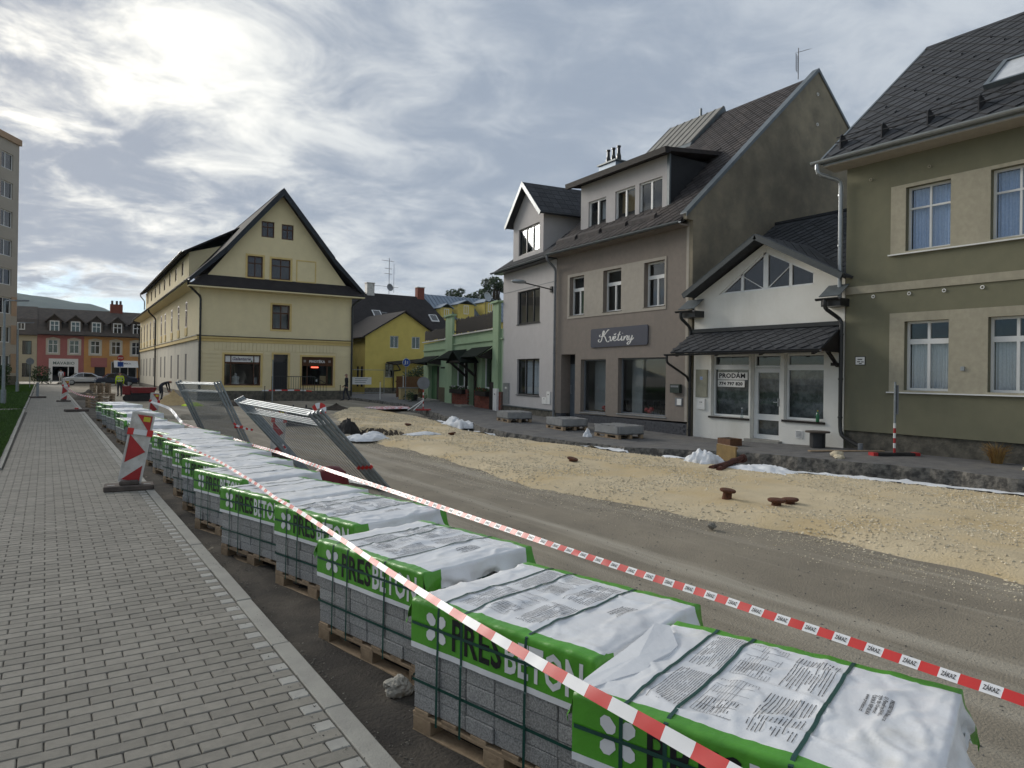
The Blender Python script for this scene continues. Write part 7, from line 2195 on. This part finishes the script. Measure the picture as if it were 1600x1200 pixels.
# ================================================================== striped direction boards
def delineator(label, loc, rz, lean, mirror=1, scale=1.0, base=True):
    t = thing('striped_board', label, 'barrier board', loc, rz, 'red and white striped boards')
    w, h = .28, 1.02
    L = Matrix.Translation((0, 0, .10)) @ Matrix.Rotation(lean, 4, 'Y')
    T = lambda x, y, z: tuple(L @ Vector((x * mirror, y, z)))
    bd = MB().extr([T(-w / 2, 0, 0), T(w / 2, 0, 0), T(w / 2, 0, h), T(-w / 2, 0, h)], (0, .03, 0)).build('board', M_['dirty_white'], t)
    a = w / 2 - .02
    for poly in ([(-a, .69), (a, .46), (-a, .28)], [(-a, .03), (a, .03), (a, .26)], [(-a + .04, h - .03), (a, h - .03), (a, .74)]):
        MB().extr([T(x, -.001, z) for x, z in poly], (0, -.004, 0)).build('red_stripe', M_['red_paint'], bd)
    MB().extr([T(a - .11, -.006, h - .12), T(a - .02, -.006, h - .12), T(a - .02, -.006, h - .05), T(a - .11, -.006, h - .05)], (0, -.002, 0)).build('sticker', pm('sticker_yellow', (0.6, 0.52, 0.05), None, 20, .5), bd)
    fr = MB()
    for x0, x1, z0, z1 in ((-w / 2 - .012, -w / 2 + .012, 0, h), (w / 2 - .012, w / 2 + .012, 0, h), (-w / 2 + .012, w / 2 - .012, -.012, .012), (-w / 2 + .012, w / 2 - .012, h - .012, h + .012)):
        fr.extr([T(x0, -.014, z0), T(x1, -.014, z0), T(x1, -.014, z1), T(x0, -.014, z1)], (0, .05, 0))
    fr.build('frame', M_['dirty_white'], t)
    MB().extr([T(-w / 2 - .02, -.02, .70), T(w / 2 + .02, -.02, .70), T(w / 2 + .02, -.02, .775), T(-w / 2 - .02, -.02, .775)], (0, .065, 0)).build('tape_wrap', M_['white_tape'], t)
    for x in (-w / 2 - .025, w / 2 - .05):
        MB().extr([T(x, -.024, .69), T(x + .08, -.024, .69), T(x + .08, -.024, .785), T(x, -.024, .785)], (0, .07, 0)).build('tape_knot', M_['red_tape'], t)
    if base:
        m = MB()
        m.extr([(-.32, -.19, 0), (.32, -.19, 0), (.32, .19, 0), (-.32, .19, 0)], (0, 0, .075))
        m.extr([(-.13, -.12, .075), (.13, -.12, .075), (.10, .10, .075), (-.10, .10, .075)], (0, 0, .06))
        m.build('foot_plate', pm('foot_plate', (0.13, 0.105, 0.09), (0.07, 0.06, 0.055), 8, .95, .6, 40), t, bevel=.012)
        for x in (-.23, .23):
            MB().box(x - .045, x + .045, -.10, -.04, .073, .079).build('grip_slot', M_['black_paint'], t)
    return t
delineator('leaning red and white striped board on a rubber foot at the sidewalk edge', (1.03, 11.45, 0), R(-6), R(10))
delineator('far red and white striped board at the end of the sidewalk', (.80, 43.0, 0), R(-4), R(6))
delineator('striped board standing behind the pallets beside the slack tape', (3.1, 27.1, -.2), R(-10), R(6))
delineator('striped board half hidden behind the nearer leaning fence panels', (4.35, 15.9, -.2), R(-18), R(3))
fpm = pm('foot_plate', (0, 0, 0))
for x, y, lab in ((1.05, 33.0, 'empty rubber foot plate lying on the kerb near the far pallets'), (-.38, 48.5, 'empty rubber foot plate on the far left of the sidewalk')):
    f = thing('foot_plate', lab, 'foot plate', (x, y, .0), .2)
    MB().box(-.4, .4, -.2, .2, 0, .10).build('plate', fpm, f, bevel=.015)
    MB().box(-.06, .06, -.06, .06, .10, .16 if x > 0 else .9).build('socket', M_['red_paint'] if x > 0 else M_['galv'], f)

# ================================================================== leaning site fence panels
def fence_panel(label, b0, b1, t0, t1, dense=True):
    b0, b1, t0, t1 = map(Vector, (b0, b1, t0, t1))
    t = thing('fence_panel', label, 'fence panel', tuple(b0), 0, 'leaning site fence panels')
    b1, t0, t1 = b1 - b0, t0 - b0, t1 - b0
    b0 = Vector((0, 0, 0))
    Q = lambda u, v: (b0.lerp(b1, u)).lerp(t0.lerp(t1, u), v)
    n = 26
    wires = MB()
    for k in range(1, n):
        wires.tube([Q(k / n, .02), Q(k / n, .98)], .0062, 3, cap=False)
    for k in range(1, 8):
        wires.tube([Q(.01, k / 8), Q(.99, k / 8)], .0032, 3, cap=False)
    if dense:
        wires.build('wire_mesh', M_['galv'], t, kind='stuff')
    for p, q, nm in ((Q(0, -.01), Q(0, 1.02), 'post'), (Q(1, -.01), Q(1, 1.02), 'post'), (Q(0, .03), Q(1, .03), 'rail'), (Q(0, .985), Q(1, .985), 'rail'), (Q(0, .86), Q(1, .86), 'rail')):
        MB().tube([p, q], .025 if nm == 'post' else .015, 10).build(nm, M_['galv'], t)
    MB().tube([Q(0, .30), Q(0, .33)], .036, 10).build('clamp', M_['red_tape'], t)
    return t
B0, B1, T0, T1 = (4.69, 10.66, -.2), (4.16, 13.1, -.2), (3.50, 10.62, 1.10), (2.95, 13.25, 1.22)
for i in range(4):
    o = Vector((.050, -.045, .018)) * (i - 1.5)
    fence_panel('galvanised mesh panel in the nearer leaning stack, %s from the road side' % ('fourth', 'third', 'second', 'first')[i], Vector(B0) + Vector((o.x, o.y, 0)), Vector(B1) + Vector((o.x, -o.y, 0)), Vector(T0) + o, Vector(T1) + Vector((o.x, -o.y, o.z)), i == 3)
B0, B1, T0, T1 = (4.33, 18.46, -.2), (3.78, 20.9, -.2), (3.60, 18.62, 1.43), (3.05, 21.0, 1.41)
for i in range(3):
    o = Vector((.060, -.045, .02)) * (i - 1)
    fence_panel('galvanised mesh panel in the farther leaning stack, %s from the road side' % ('third', 'second', 'first')[i], Vector(B0) + Vector((o.x, o.y, 0)), Vector(B1) + Vector((o.x, -o.y, 0)), Vector(T0) + o, Vector(T1) + Vector((o.x, -o.y, o.z)), i != 1)
tape('barrier_tape', 'short red and white tape tied round the farther fence stack', [(3.95, 18.4, .42), (4.02, 18.35, .36), (4.15, 18.3, .30), (4.45, 18.5, .22)], .05, .09, (-.5, -.8, .2))
tape('barrier_tape', 'tape bundle knotted on the left post of the nearer fence stack', [(3.52, 13.6, .62), (3.56, 13.3, .50), (3.66, 13.2, .40), (3.74, 13.1, .28)], .07, .06, (-.5, -.8, .2))
tape('barrier_tape', 'red tape bundle on top of the nearer fence stack', [(3.48, 10.7, 1.16), (3.52, 10.62, 1.22), (3.60, 10.6, 1.20), (3.58, 10.55, 1.10)], .09, .07, (-.5, -.8, .2))

# ================================================================== things lying about on the site
dm = thing('red_tub', 'dark red plastic tub turned upside down behind the pallets', 'tub', (3.95, 11.25, -.2))
MB().lathe((0, 0, 0), [(.34, 0), (.345, .03), (.32, .05), (.31, .14), (.26, .28), (.16, .36), (0, .385)], 28).build('shell', pm('tub_red', (0.17, 0.018, 0.022), (0.13, 0.015, 0.018), 4, .45), dm, smooth=True)
MB().lathe((0, 0, 0), [(.335, .0), (.37, .005), (.37, .03), (.335, .035)], 28).build('rim', pm('tub_red', (0, 0, 0)), dm, smooth=True)
lb = thing('loader_bucket', 'grey steel digger bucket lying behind the nearer fence stack', 'bucket', (7.6, 24.8, -.2), R(-12))
pr = [(-.35, .0), (.25, .0), (.42, .12), (.45, .55), (.40, .55), (.36, .16), (.22, .05), (-.32, .05)]
MB().extr([(-.75, y, z) for y, z in [(a, b) for a, b in pr]], (1.5, 0, 0)).build('shell', pm('bucket_steel', (0.115, 0.11, 0.105), (0.075, 0.072, 0.068), 6, .8, .4), lb)
for x in (-.75, .72):
    MB().extr([(x, y, z) for y, z in ((-.35, .0), (.25, .0), (.42, .12), (.45, .55), (-.05, .5))], (.03, 0, 0)).build('side_plate', pm('bucket_steel', (0, 0, 0)), lb)
for x in (-.25, .2):
    MB().extr([(x, .36, .5), (x, .5, .5), (x, .42, .75), (x, .3, .72)], (.05, 0, 0)).build('lug', M_['steel_dark'], lb)
for x, lab in ((.15, 'right'), (-.45, 'left')):
    ty = thing('tyre', 'black tyre lying %s on top of the steel digger bucket' % lab, 'tyre', (7.6 + x, 24.85, .36))
    tb = MB(); n = 24
    for k in range(n):
        a = 2 * math.pi * k / n
        for q in range(8):
            b = 2 * math.pi * q / 8
            tb.v.append(((.22 + .075 * math.cos(b)) * math.cos(a), (.22 + .075 * math.cos(b)) * math.sin(a), .075 * math.sin(b)))
    tb.f = [(k * 8 + q, ((k + 1) % n) * 8 + q, ((k + 1) % n) * 8 + (q + 1) % 8, k * 8 + (q + 1) % 8) for k in range(n) for q in range(8)]
    tb.m = [0] * len(tb.f)
    tb.build('tread', M_['rubber'], ty, smooth=True)
    MB().lathe((0, 0, 0), [(.0, -.02), (.15, -.02), (.15, .02), (0, .02)], 16).build('hub', M_['steel_dark'], ty)
caps = [(8.63, 6.9, .15, .12, 0.10, 'rusty valve cap standing alone in the gravel before the flower shop'), (8.81, 6.16, .10, .125, .03, 'left one of the two rusty valve caps side by side'), (9.22, 6.21, .09, .125, -.04, 'right one of the two rusty valve caps side by side'),
        (9.4, 11.6, .08, .12, .2, 'rusty valve cap in the middle of the gravel bed'), (10.24, 18.36, .09, .12, -.15, 'rusty valve cap in the gravel beside the open pit'), (10.66, 22.37, .07, .12, .1, 'farthest rusty valve cap in the gravel bed')]
for x, y, h, r, tl, lab in caps:
    c = thing('valve_cap', lab, 'valve cap', (x, y, gravel_z(x, y) - .05), 0, 'rusty valve caps in the gravel')
    c.rotation_euler = (tl, tl * .6, 0)
    MB().lathe((0, 0, 0), [(.075, 0), (.065, h), (.0, h)], 14).build('stem', M_['rust'], c)
    MB().lathe((0, 0, 0), [(.0, h - .012), (r * .9, h), (r, h + .012), (r, h + .034), (r * .85, h + .044), (0, h + .046)], 18).build('lid', M_['rust'], c)
def wrapped(label, x, y, rz, seed, w=1.25, d=.95):
    t = thing('wrapped_pallet', label, 'pallet', (x, y, pave_z(y)), rz, 'film wrapped pallets on the far pavement')
    for yy in (-d / 2 + .06, 0, d / 2 - .06):
        MB().box(-w / 2, w / 2, yy - .05, yy + .05, 0, .02).build('pallet_board', M_['pallet_wood'], t)
        for xx in (-w / 2 + .08, 0, w / 2 - .08):
            MB().box(xx - .07, xx + .07, yy - .05, yy + .05, .02, .10).build('pallet_block', M_['pallet_wood'], t)
        MB().box(-w / 2, w / 2, yy - .05, yy + .05, .10, .12).build('pallet_board', M_['pallet_wood'], t)
    rnd = random.Random(seed)
    k = 0
    for i in range(5):
        a = -w / 2 + i * w / 5
        MB().box(a + .004, a + w / 5 - .004, -d / 2, d / 2, .122, .36 + rnd.uniform(-.01, .01)).build('kerb_slab', pm('slab_grey', (0.13, 0.13, 0.128), (0.09, 0.09, 0.09), 30, .9, .4, 80), t)
    m = MB(); n = 60
    for z in (.16, .22, .28, .34, .385):
        for q in range(n):
            a = 2 * math.pi * q / n
            c, s = math.cos(a), math.sin(a)
            f = 1 / max(abs(c) / (w / 2 + .012), abs(s) / (d / 2 + .012))
            e = .012 * fbm(a * 5 + seed, z * 9, 1, 3)
            m.v.append((c * (f + e), s * (f + e), z + .02 * fbm(a * 3 + seed, 5, z, 2)))
    m.f = [(j * n + q, j * n + (q + 1) % n, (j + 1) * n + (q + 1) % n, (j + 1) * n + q) for j in range(4) for q in range(n)]
    m.m = [0] * len(m.f)
    o = len(m.v)
    g_ = 12
    for j in range(g_ + 1):
        for i in range(g_ + 1):
            m.v.append((lerp(-w / 2 - .01, w / 2 + .01, i / g_), lerp(-d / 2 - .01, d / 2 + .01, j / g_), .385 + .02 * fbm(i * .7 + seed, j * .7, 2, 3)))
    for j in range(g_):
        for i in range(g_):
            m.f.append((o + j * (g_ + 1) + i, o + j * (g_ + 1) + i + 1, o + (j + 1) * (g_ + 1) + i + 1, o + (j + 1) * (g_ + 1) + i)); m.m.append(0)
    m.build('stretch_film', stretch, t, smooth=True)
stretch = pm('stretch_film', (0.62, 0.62, 0.61), (0.50, 0.50, 0.49), 6, .3, .6, 9, spec=.5)
stretch.node_tree.nodes['Principled BSDF'].inputs['Alpha'].default_value = .42
wrapped('film wrapped pallet of kerb slabs before the light grey house', 14.75, 21.7, R(78), 3)
wrapped('film wrapped pallet of kerb slabs before the door of the flower shop', 14.75, 18.5, R(80), 6)
wrapped('film wrapped pallet of kerb slabs before the flower shop windows', 14.55, 15.7, R(84), 9)
crumple('film_rag', 'loose white film rag hanging beside the nearest wrapped pallet', 'film', (13.75, 16.2, -.2), .12, .14, .45, M_['fleece'], 22, 12)
sp = thing('cable_drum', 'dark cable drum stool standing in front of the white shop', 'drum', (16.5, 10.35, -.02))
MB().cyl((0, 0, 0), .19, .38, 18).build('core', M_['steel_dark'], sp)
MB().cyl((0, 0, .38), .30, .035, 22).build('top_disc', pm('drum_wood', (0.10, 0.08, 0.065), None, 8, .9), sp)
po = thing('marker_post', 'red and white marker post with edge-on sign on a rubber foot', 'marker post', (16.2, 8.25, .0), R(60))
for k in range(6):
    MB().cyl((0, 0, .06 + k * .115), .028, .115, 10).build('band', M_['white_paint'] if k % 2 else M_['red_paint'], po)
MB().cyl((0, 0, .75), .026, .95, 10).build('post', M_['galv'], po)
MB().box(-.05, .05, -.055, -.03, .95, 1.62).build('sign_plate', M_['pipe_grey'], po)
MB().box(-.10, .10, -.45, .45, 0, .07).build('foot', M_['rubber'], po, bevel=.01)
for yy in (-.56, .45):
    MB().box(-.105, .105, yy, yy + .11, .0, .075).build('foot_end', M_['red_paint'], po)
def lump(name, lab, cat, loc, r, mat, seed, flat=.8, parent=None):
    bm = bmesh.new()
    bmesh.ops.create_icosphere(bm, subdivisions=4, radius=1)
    for v in bm.verts:
        p = v.co.copy()
        q = 1 + .28 * noise.fractal(p * 1.3 + Vector((seed, 0, 0)), 1, 2, 3) + .10 * noise.fractal(p * 5 + Vector((seed, 0, 0)), 1, 2, 3)
        q *= 1 - .16 * max(0, abs(noise.noise(p * 1.1 + Vector((0, seed, 0)))))
        v.co = Vector((p.x * r * q, p.y * r * q * .9, p.z * r * q * flat))
    zmin = min(v.co.z for v in bm.verts)
    for v in bm.verts:
        v.co.z -= zmin * .9
    me = bpy.data.meshes.new(name); bm.to_mesh(me); bm.free()
    me.materials.append(mat)
    return tag(link(me, name, loc=loc), lab, cat)
lump('concrete_lump', 'rough pale concrete lump lying by the kerb beside the pallets', 'concrete lump', (1.80, 3.86, -.225), .085, pm('lump_concrete', (0.52, 0.49, 0.43), (0.38, 0.36, 0.31), 14, .95, .9, 60), 3)
lump('stone', 'pale stone lying on the broken pavement edge before the white shop', 'stone', (14.7, 8.75, -.02), .15, M_['pebble'], 6, .55)
lump('stone', 'smaller pale stone next to the stone before the white shop', 'stone', (14.45, 8.55, -.02), .12, M_['pebble'], 9, .5)
lump('stone', 'pale flat stone at the right end of the far pavement', 'stone', (15.9, 5.5, .0), .13, M_['pebble'], 12, .4)
lump('stone', 'dark stone on the dirt road near the gravel edge', 'stone', (7.1, 5.9, -.2), .06, M_['rubble'], 13, .7)
pkx = thing('plank', 'long thin wooden plank lying before the white shop', 'plank', (15.2, 9.75, .0), R(-28))
MB().box(0, 1.9, -.06, .06, 0, .025).build('board', M_['pallet_wood'], pkx)
bxx = thing('wooden_box', 'small brown wooden box at the step of the white shop', 'box', (15.3, 12.15, -.11), R(80))
for a, b, c, d in ((-.25, .25, -.2, -.18), (-.25, .25, .18, .2), (-.25, -.23, -.18, .18), (.23, .25, -.18, .18)):
    MB().box(a, b, c, d, 0, .22).build('side_board', M_['wood_brown'], bxx)
MB().box(-.23, .23, -.18, .18, .0, .2).build('filling', M_['soil'], bxx)
yb = thing('formwork_board', 'yellow brown board lying behind the white bag', 'board', (12.9, 10.35, -.16), R(70))
MB().box(-.4, .4, -.03, .0, 0, .35).build('panel', pm('board_yellow', (0.24, 0.16, 0.06), (0.18, 0.12, 0.045), 6, .8), yb)
MB().box(-.42, .42, -.05, -.031, .3, .36).build('cleat', M_['pallet_wood'], yb)
for k, (dx, dy) in enumerate(((0, 0), (.12, -.14), (-.05, -.24))):
    r_ = thing('rusty_pipe', 'rusty brown iron pipe in the small pile right of the white bag, %s' % ('rear', 'middle', 'front')[k], 'pipe', (11.2 + dx, 9.35 + dy, -.10 + .05 * (k == 1)), R(16 + 5 * k))
    MB().tube([(0, 0, 0), (1.75 - .2 * k, 0, .04)], .055, 12).build('tube', pm('rust_red', (0.11, 0.042, 0.030), (0.06, 0.028, 0.022), 9, .85, .4), r_)
    MB().tube([(1.62 - .2 * k, 0, .037), (1.75 - .2 * k, 0, .04)], .075, 12).build('socket', pm('rust_red', (0, 0, 0)), r_)
# portable round sign in front of the green shop
ps = thing('portable_sign', 'round sign seen from behind on a taped striped stand before the green shop', 'road sign', (14.95, 29.7, -.03), R(-20))
MB().extr([(.30 * math.cos(2 * math.pi * k / 28), -.03, 1.30 + .30 * math.sin(2 * math.pi * k / 28)) for k in range(28)], (0, .02, 0)).build('sign_face', M_['pipe_grey'], ps)
for k in range(10):
    MB().cyl((0, 0, .05 + k * .135), .028, .135, 8).build('band', M_['white_paint'] if k % 2 else M_['red_paint'], ps)
MB().box(-.35, .35, -.15, .15, 0, .07).build('foot', M_['red_paint'], ps)
MB().tube([(0, 0, .5), (-.75, -.25, .02)], .025, 6).tube([(0, .0, .45), (-.5, -.4, .02)], .025, 6).build('prop', M_['white_paint'], ps)
# little barrier stakes before the yellow and the ochre house
for x, y, h, lab in ((13.75, 44.4, 1.0, 'leftmost dark stake before the steps of the yellow house'), (16.0, 43.8, 1.0, 'dark stake below the right shop window of the yellow house'), (11.4, 44.6, .9, 'dark stake left of the steps of the yellow house'),
                     (18.1, 42.2, 1.3, 'white stake on the road before the ochre house'), (19.6, 41.9, 1.7, 'thin grey stake left of the garden wall')):
    s_ = thing('barrier_stake', lab, 'stake', (x, y, -.15), 0, 'barrier stakes')
    MB().tube([(0, 0, 0), (0, 0, h)], .022, 6).build('rod', M_['steel_dark'] if 'dark' in lab else M_['white_paint'], s_)
    MB().cyl((0, 0, h), .035, .04, 8).build('cap', M_['red_paint'] if 'white' in lab else M_['steel_dark'], s_)
nb = thing('notice_banner', 'white notice sheet on a wire fence before the ochre house', 'notice', (21.3, 53.6, 0), R(178))
MB().box(-.9, .9, -.01, .01, .75, 1.35).build('sheet', M_['white_paint'], nb)
nbm = MB()
for k in range(3):
    nbm.box(-.6 + .1 * k, .5, .0101, .012, 1.2 - k * .15, 1.24 - k * .15)
nbm.build('print_lines', M_['ink_grey'], nb)
nw = MB()
for k in range(2):
    nw.tube([(-2.0 + 4 * k, 0, 0), (-2.0 + 4 * k, 0, 2.0)], .025, 6)
for z in (.1, 1.95):
    nw.tube([(-2, 0, z), (2, 0, z)], .02, 5)
nw.build('frame', M_['galv'], nb)
# stacks of goods and timber near the far pallets
for i, (x, y, w, h, m_, lab) in enumerate(((2.3, 40.5, 1.2, .75, 'pallet_wood', 'stack of empty timber pallets at the far end of the pallet row'), (3.4, 60.0, 1.2, 1.0, 'pallet_wood', 'taller stack of empty timber pallets by the parked cars'))):
    t = thing('pallet_stack', lab, 'pallet stack', (x, y, -.2), R(12 * i + 5), 'stacks of empty pallets')
    for k in range(int(h / .145)):
        for yy in (-.35, 0, .35):
            MB().box(-w / 2, w / 2, yy - .06, yy + .06, k * .145, k * .145 + .022).build('pallet_board', M_[m_], t)
            for xx in (-w / 2 + .08, 0, w / 2 - .08):
                MB().box(xx - .07, xx + .07, yy - .05, yy + .05, k * .145 + .022, k * .145 + .10).build('pallet_block', M_[m_], t)
        for q in range(5):
            xx = lerp(-w / 2 + .06, w / 2 - .06, q / 4)
            MB().box(xx - .05, xx + .05, -.41, .41, k * .145 + .101, k * .145 + .122).build('deck_board', M_[m_], t)
# bottles on the sills of the white shop
for x, z, c, lab in ((3.12, .556, 'clear', 'clear plastic bottle on the left sill of the white shop'), (0.72, .60, 'green', 'green bottle with yellow top on the right sill of the white shop')):
    b_ = thing('bottle', lab, 'bottle', (17.0 - .03, 9.93 + x, z + .0), 0, 'bottles on the sills of the white shop')
    MB().lathe((0, 0, 0), [(0, 0), (.042, 0), (.045, .02), (.045, .17), (.03, .22), (.016, .25), (.016, .28), (0, .28)], 12).build('flask', GLASS if c == 'clear' else pm('bottle_green', (0.02, 0.16, 0.06), None, 3, .15, spec=.6), b_, smooth=True)
    MB().cyl((0, 0, .28), .018, .025, 10).build('cap', M_['white_paint'] if c == 'clear' else pm('sticker_yellow', (0, 0, 0)), b_)
# TV aerial on the flower shop ridge
ta = thing('tv_aerial', 'tv aerial with long boom on the ridge of the flower shop house', 'antenna', (22.95, 15.35, 12.95), R(20))
ta.scale = (.66, .66, .66)
am = MB().tube([(0, 0, -.2), (0, 0, 1.55)], .022, 6)
am.build('mast', M_['steel_dark'], ta)
y1 = MB().tube([(-.15, 0, 1.25), (1.35, -.25, 1.95)], .014, 5)
for k in range(9):
    p = Vector((-.15, 0, 1.25)).lerp(Vector((1.35, -.25, 1.95)), k / 8)
    y1.tube([p + Vector((0, .16, 0)), p - Vector((0, .16, 0))], .006, 4)
y1.build('yagi', M_['steel_dark'], ta)
y2 = MB().tube([(-.35, 0, .1), (-.35, 0, 1.1)], .01, 5)
for k in range(9):
    y2.tube([(-.62, 0, .12 + k * .11), (-.08, 0, .12 + k * .11)], .006, 4)
for k in range(4):
    y2.tube([(-.62 + k * .18, 0, .1), (-.62 + k * .18, 0, 1.05)], .005, 4)
y2.build('grid', M_['steel_dark'], ta)

# ------------------------------------------------------------------ thin air haze over the whole place
hz = MB().box(-1600, 1600, -300, 2900, -1.6, 232).build('haze', None, kind='stuff')
hz.data.materials.clear()
hm = bpy.data.materials.new('haze_air')
hm.use_nodes = True
hm.node_tree.nodes.clear()
ho = hm.node_tree.nodes.new('ShaderNodeOutputMaterial')
pv_ = hm.node_tree.nodes.new('ShaderNodeVolumePrincipled')
pv_.inputs['Color'].default_value = (0.72, 0.82, 0.95, 1)
pv_.inputs['Density'].default_value = 0.00011
pv_.inputs['Anisotropy'].default_value = 0.2
hm.node_tree.links.new(pv_.outputs[0], ho.inputs['Volume'])
hz.data.materials.append(hm)
tag(hz, 'thin pale haze filling the air in front of the distant hills', 'haze')
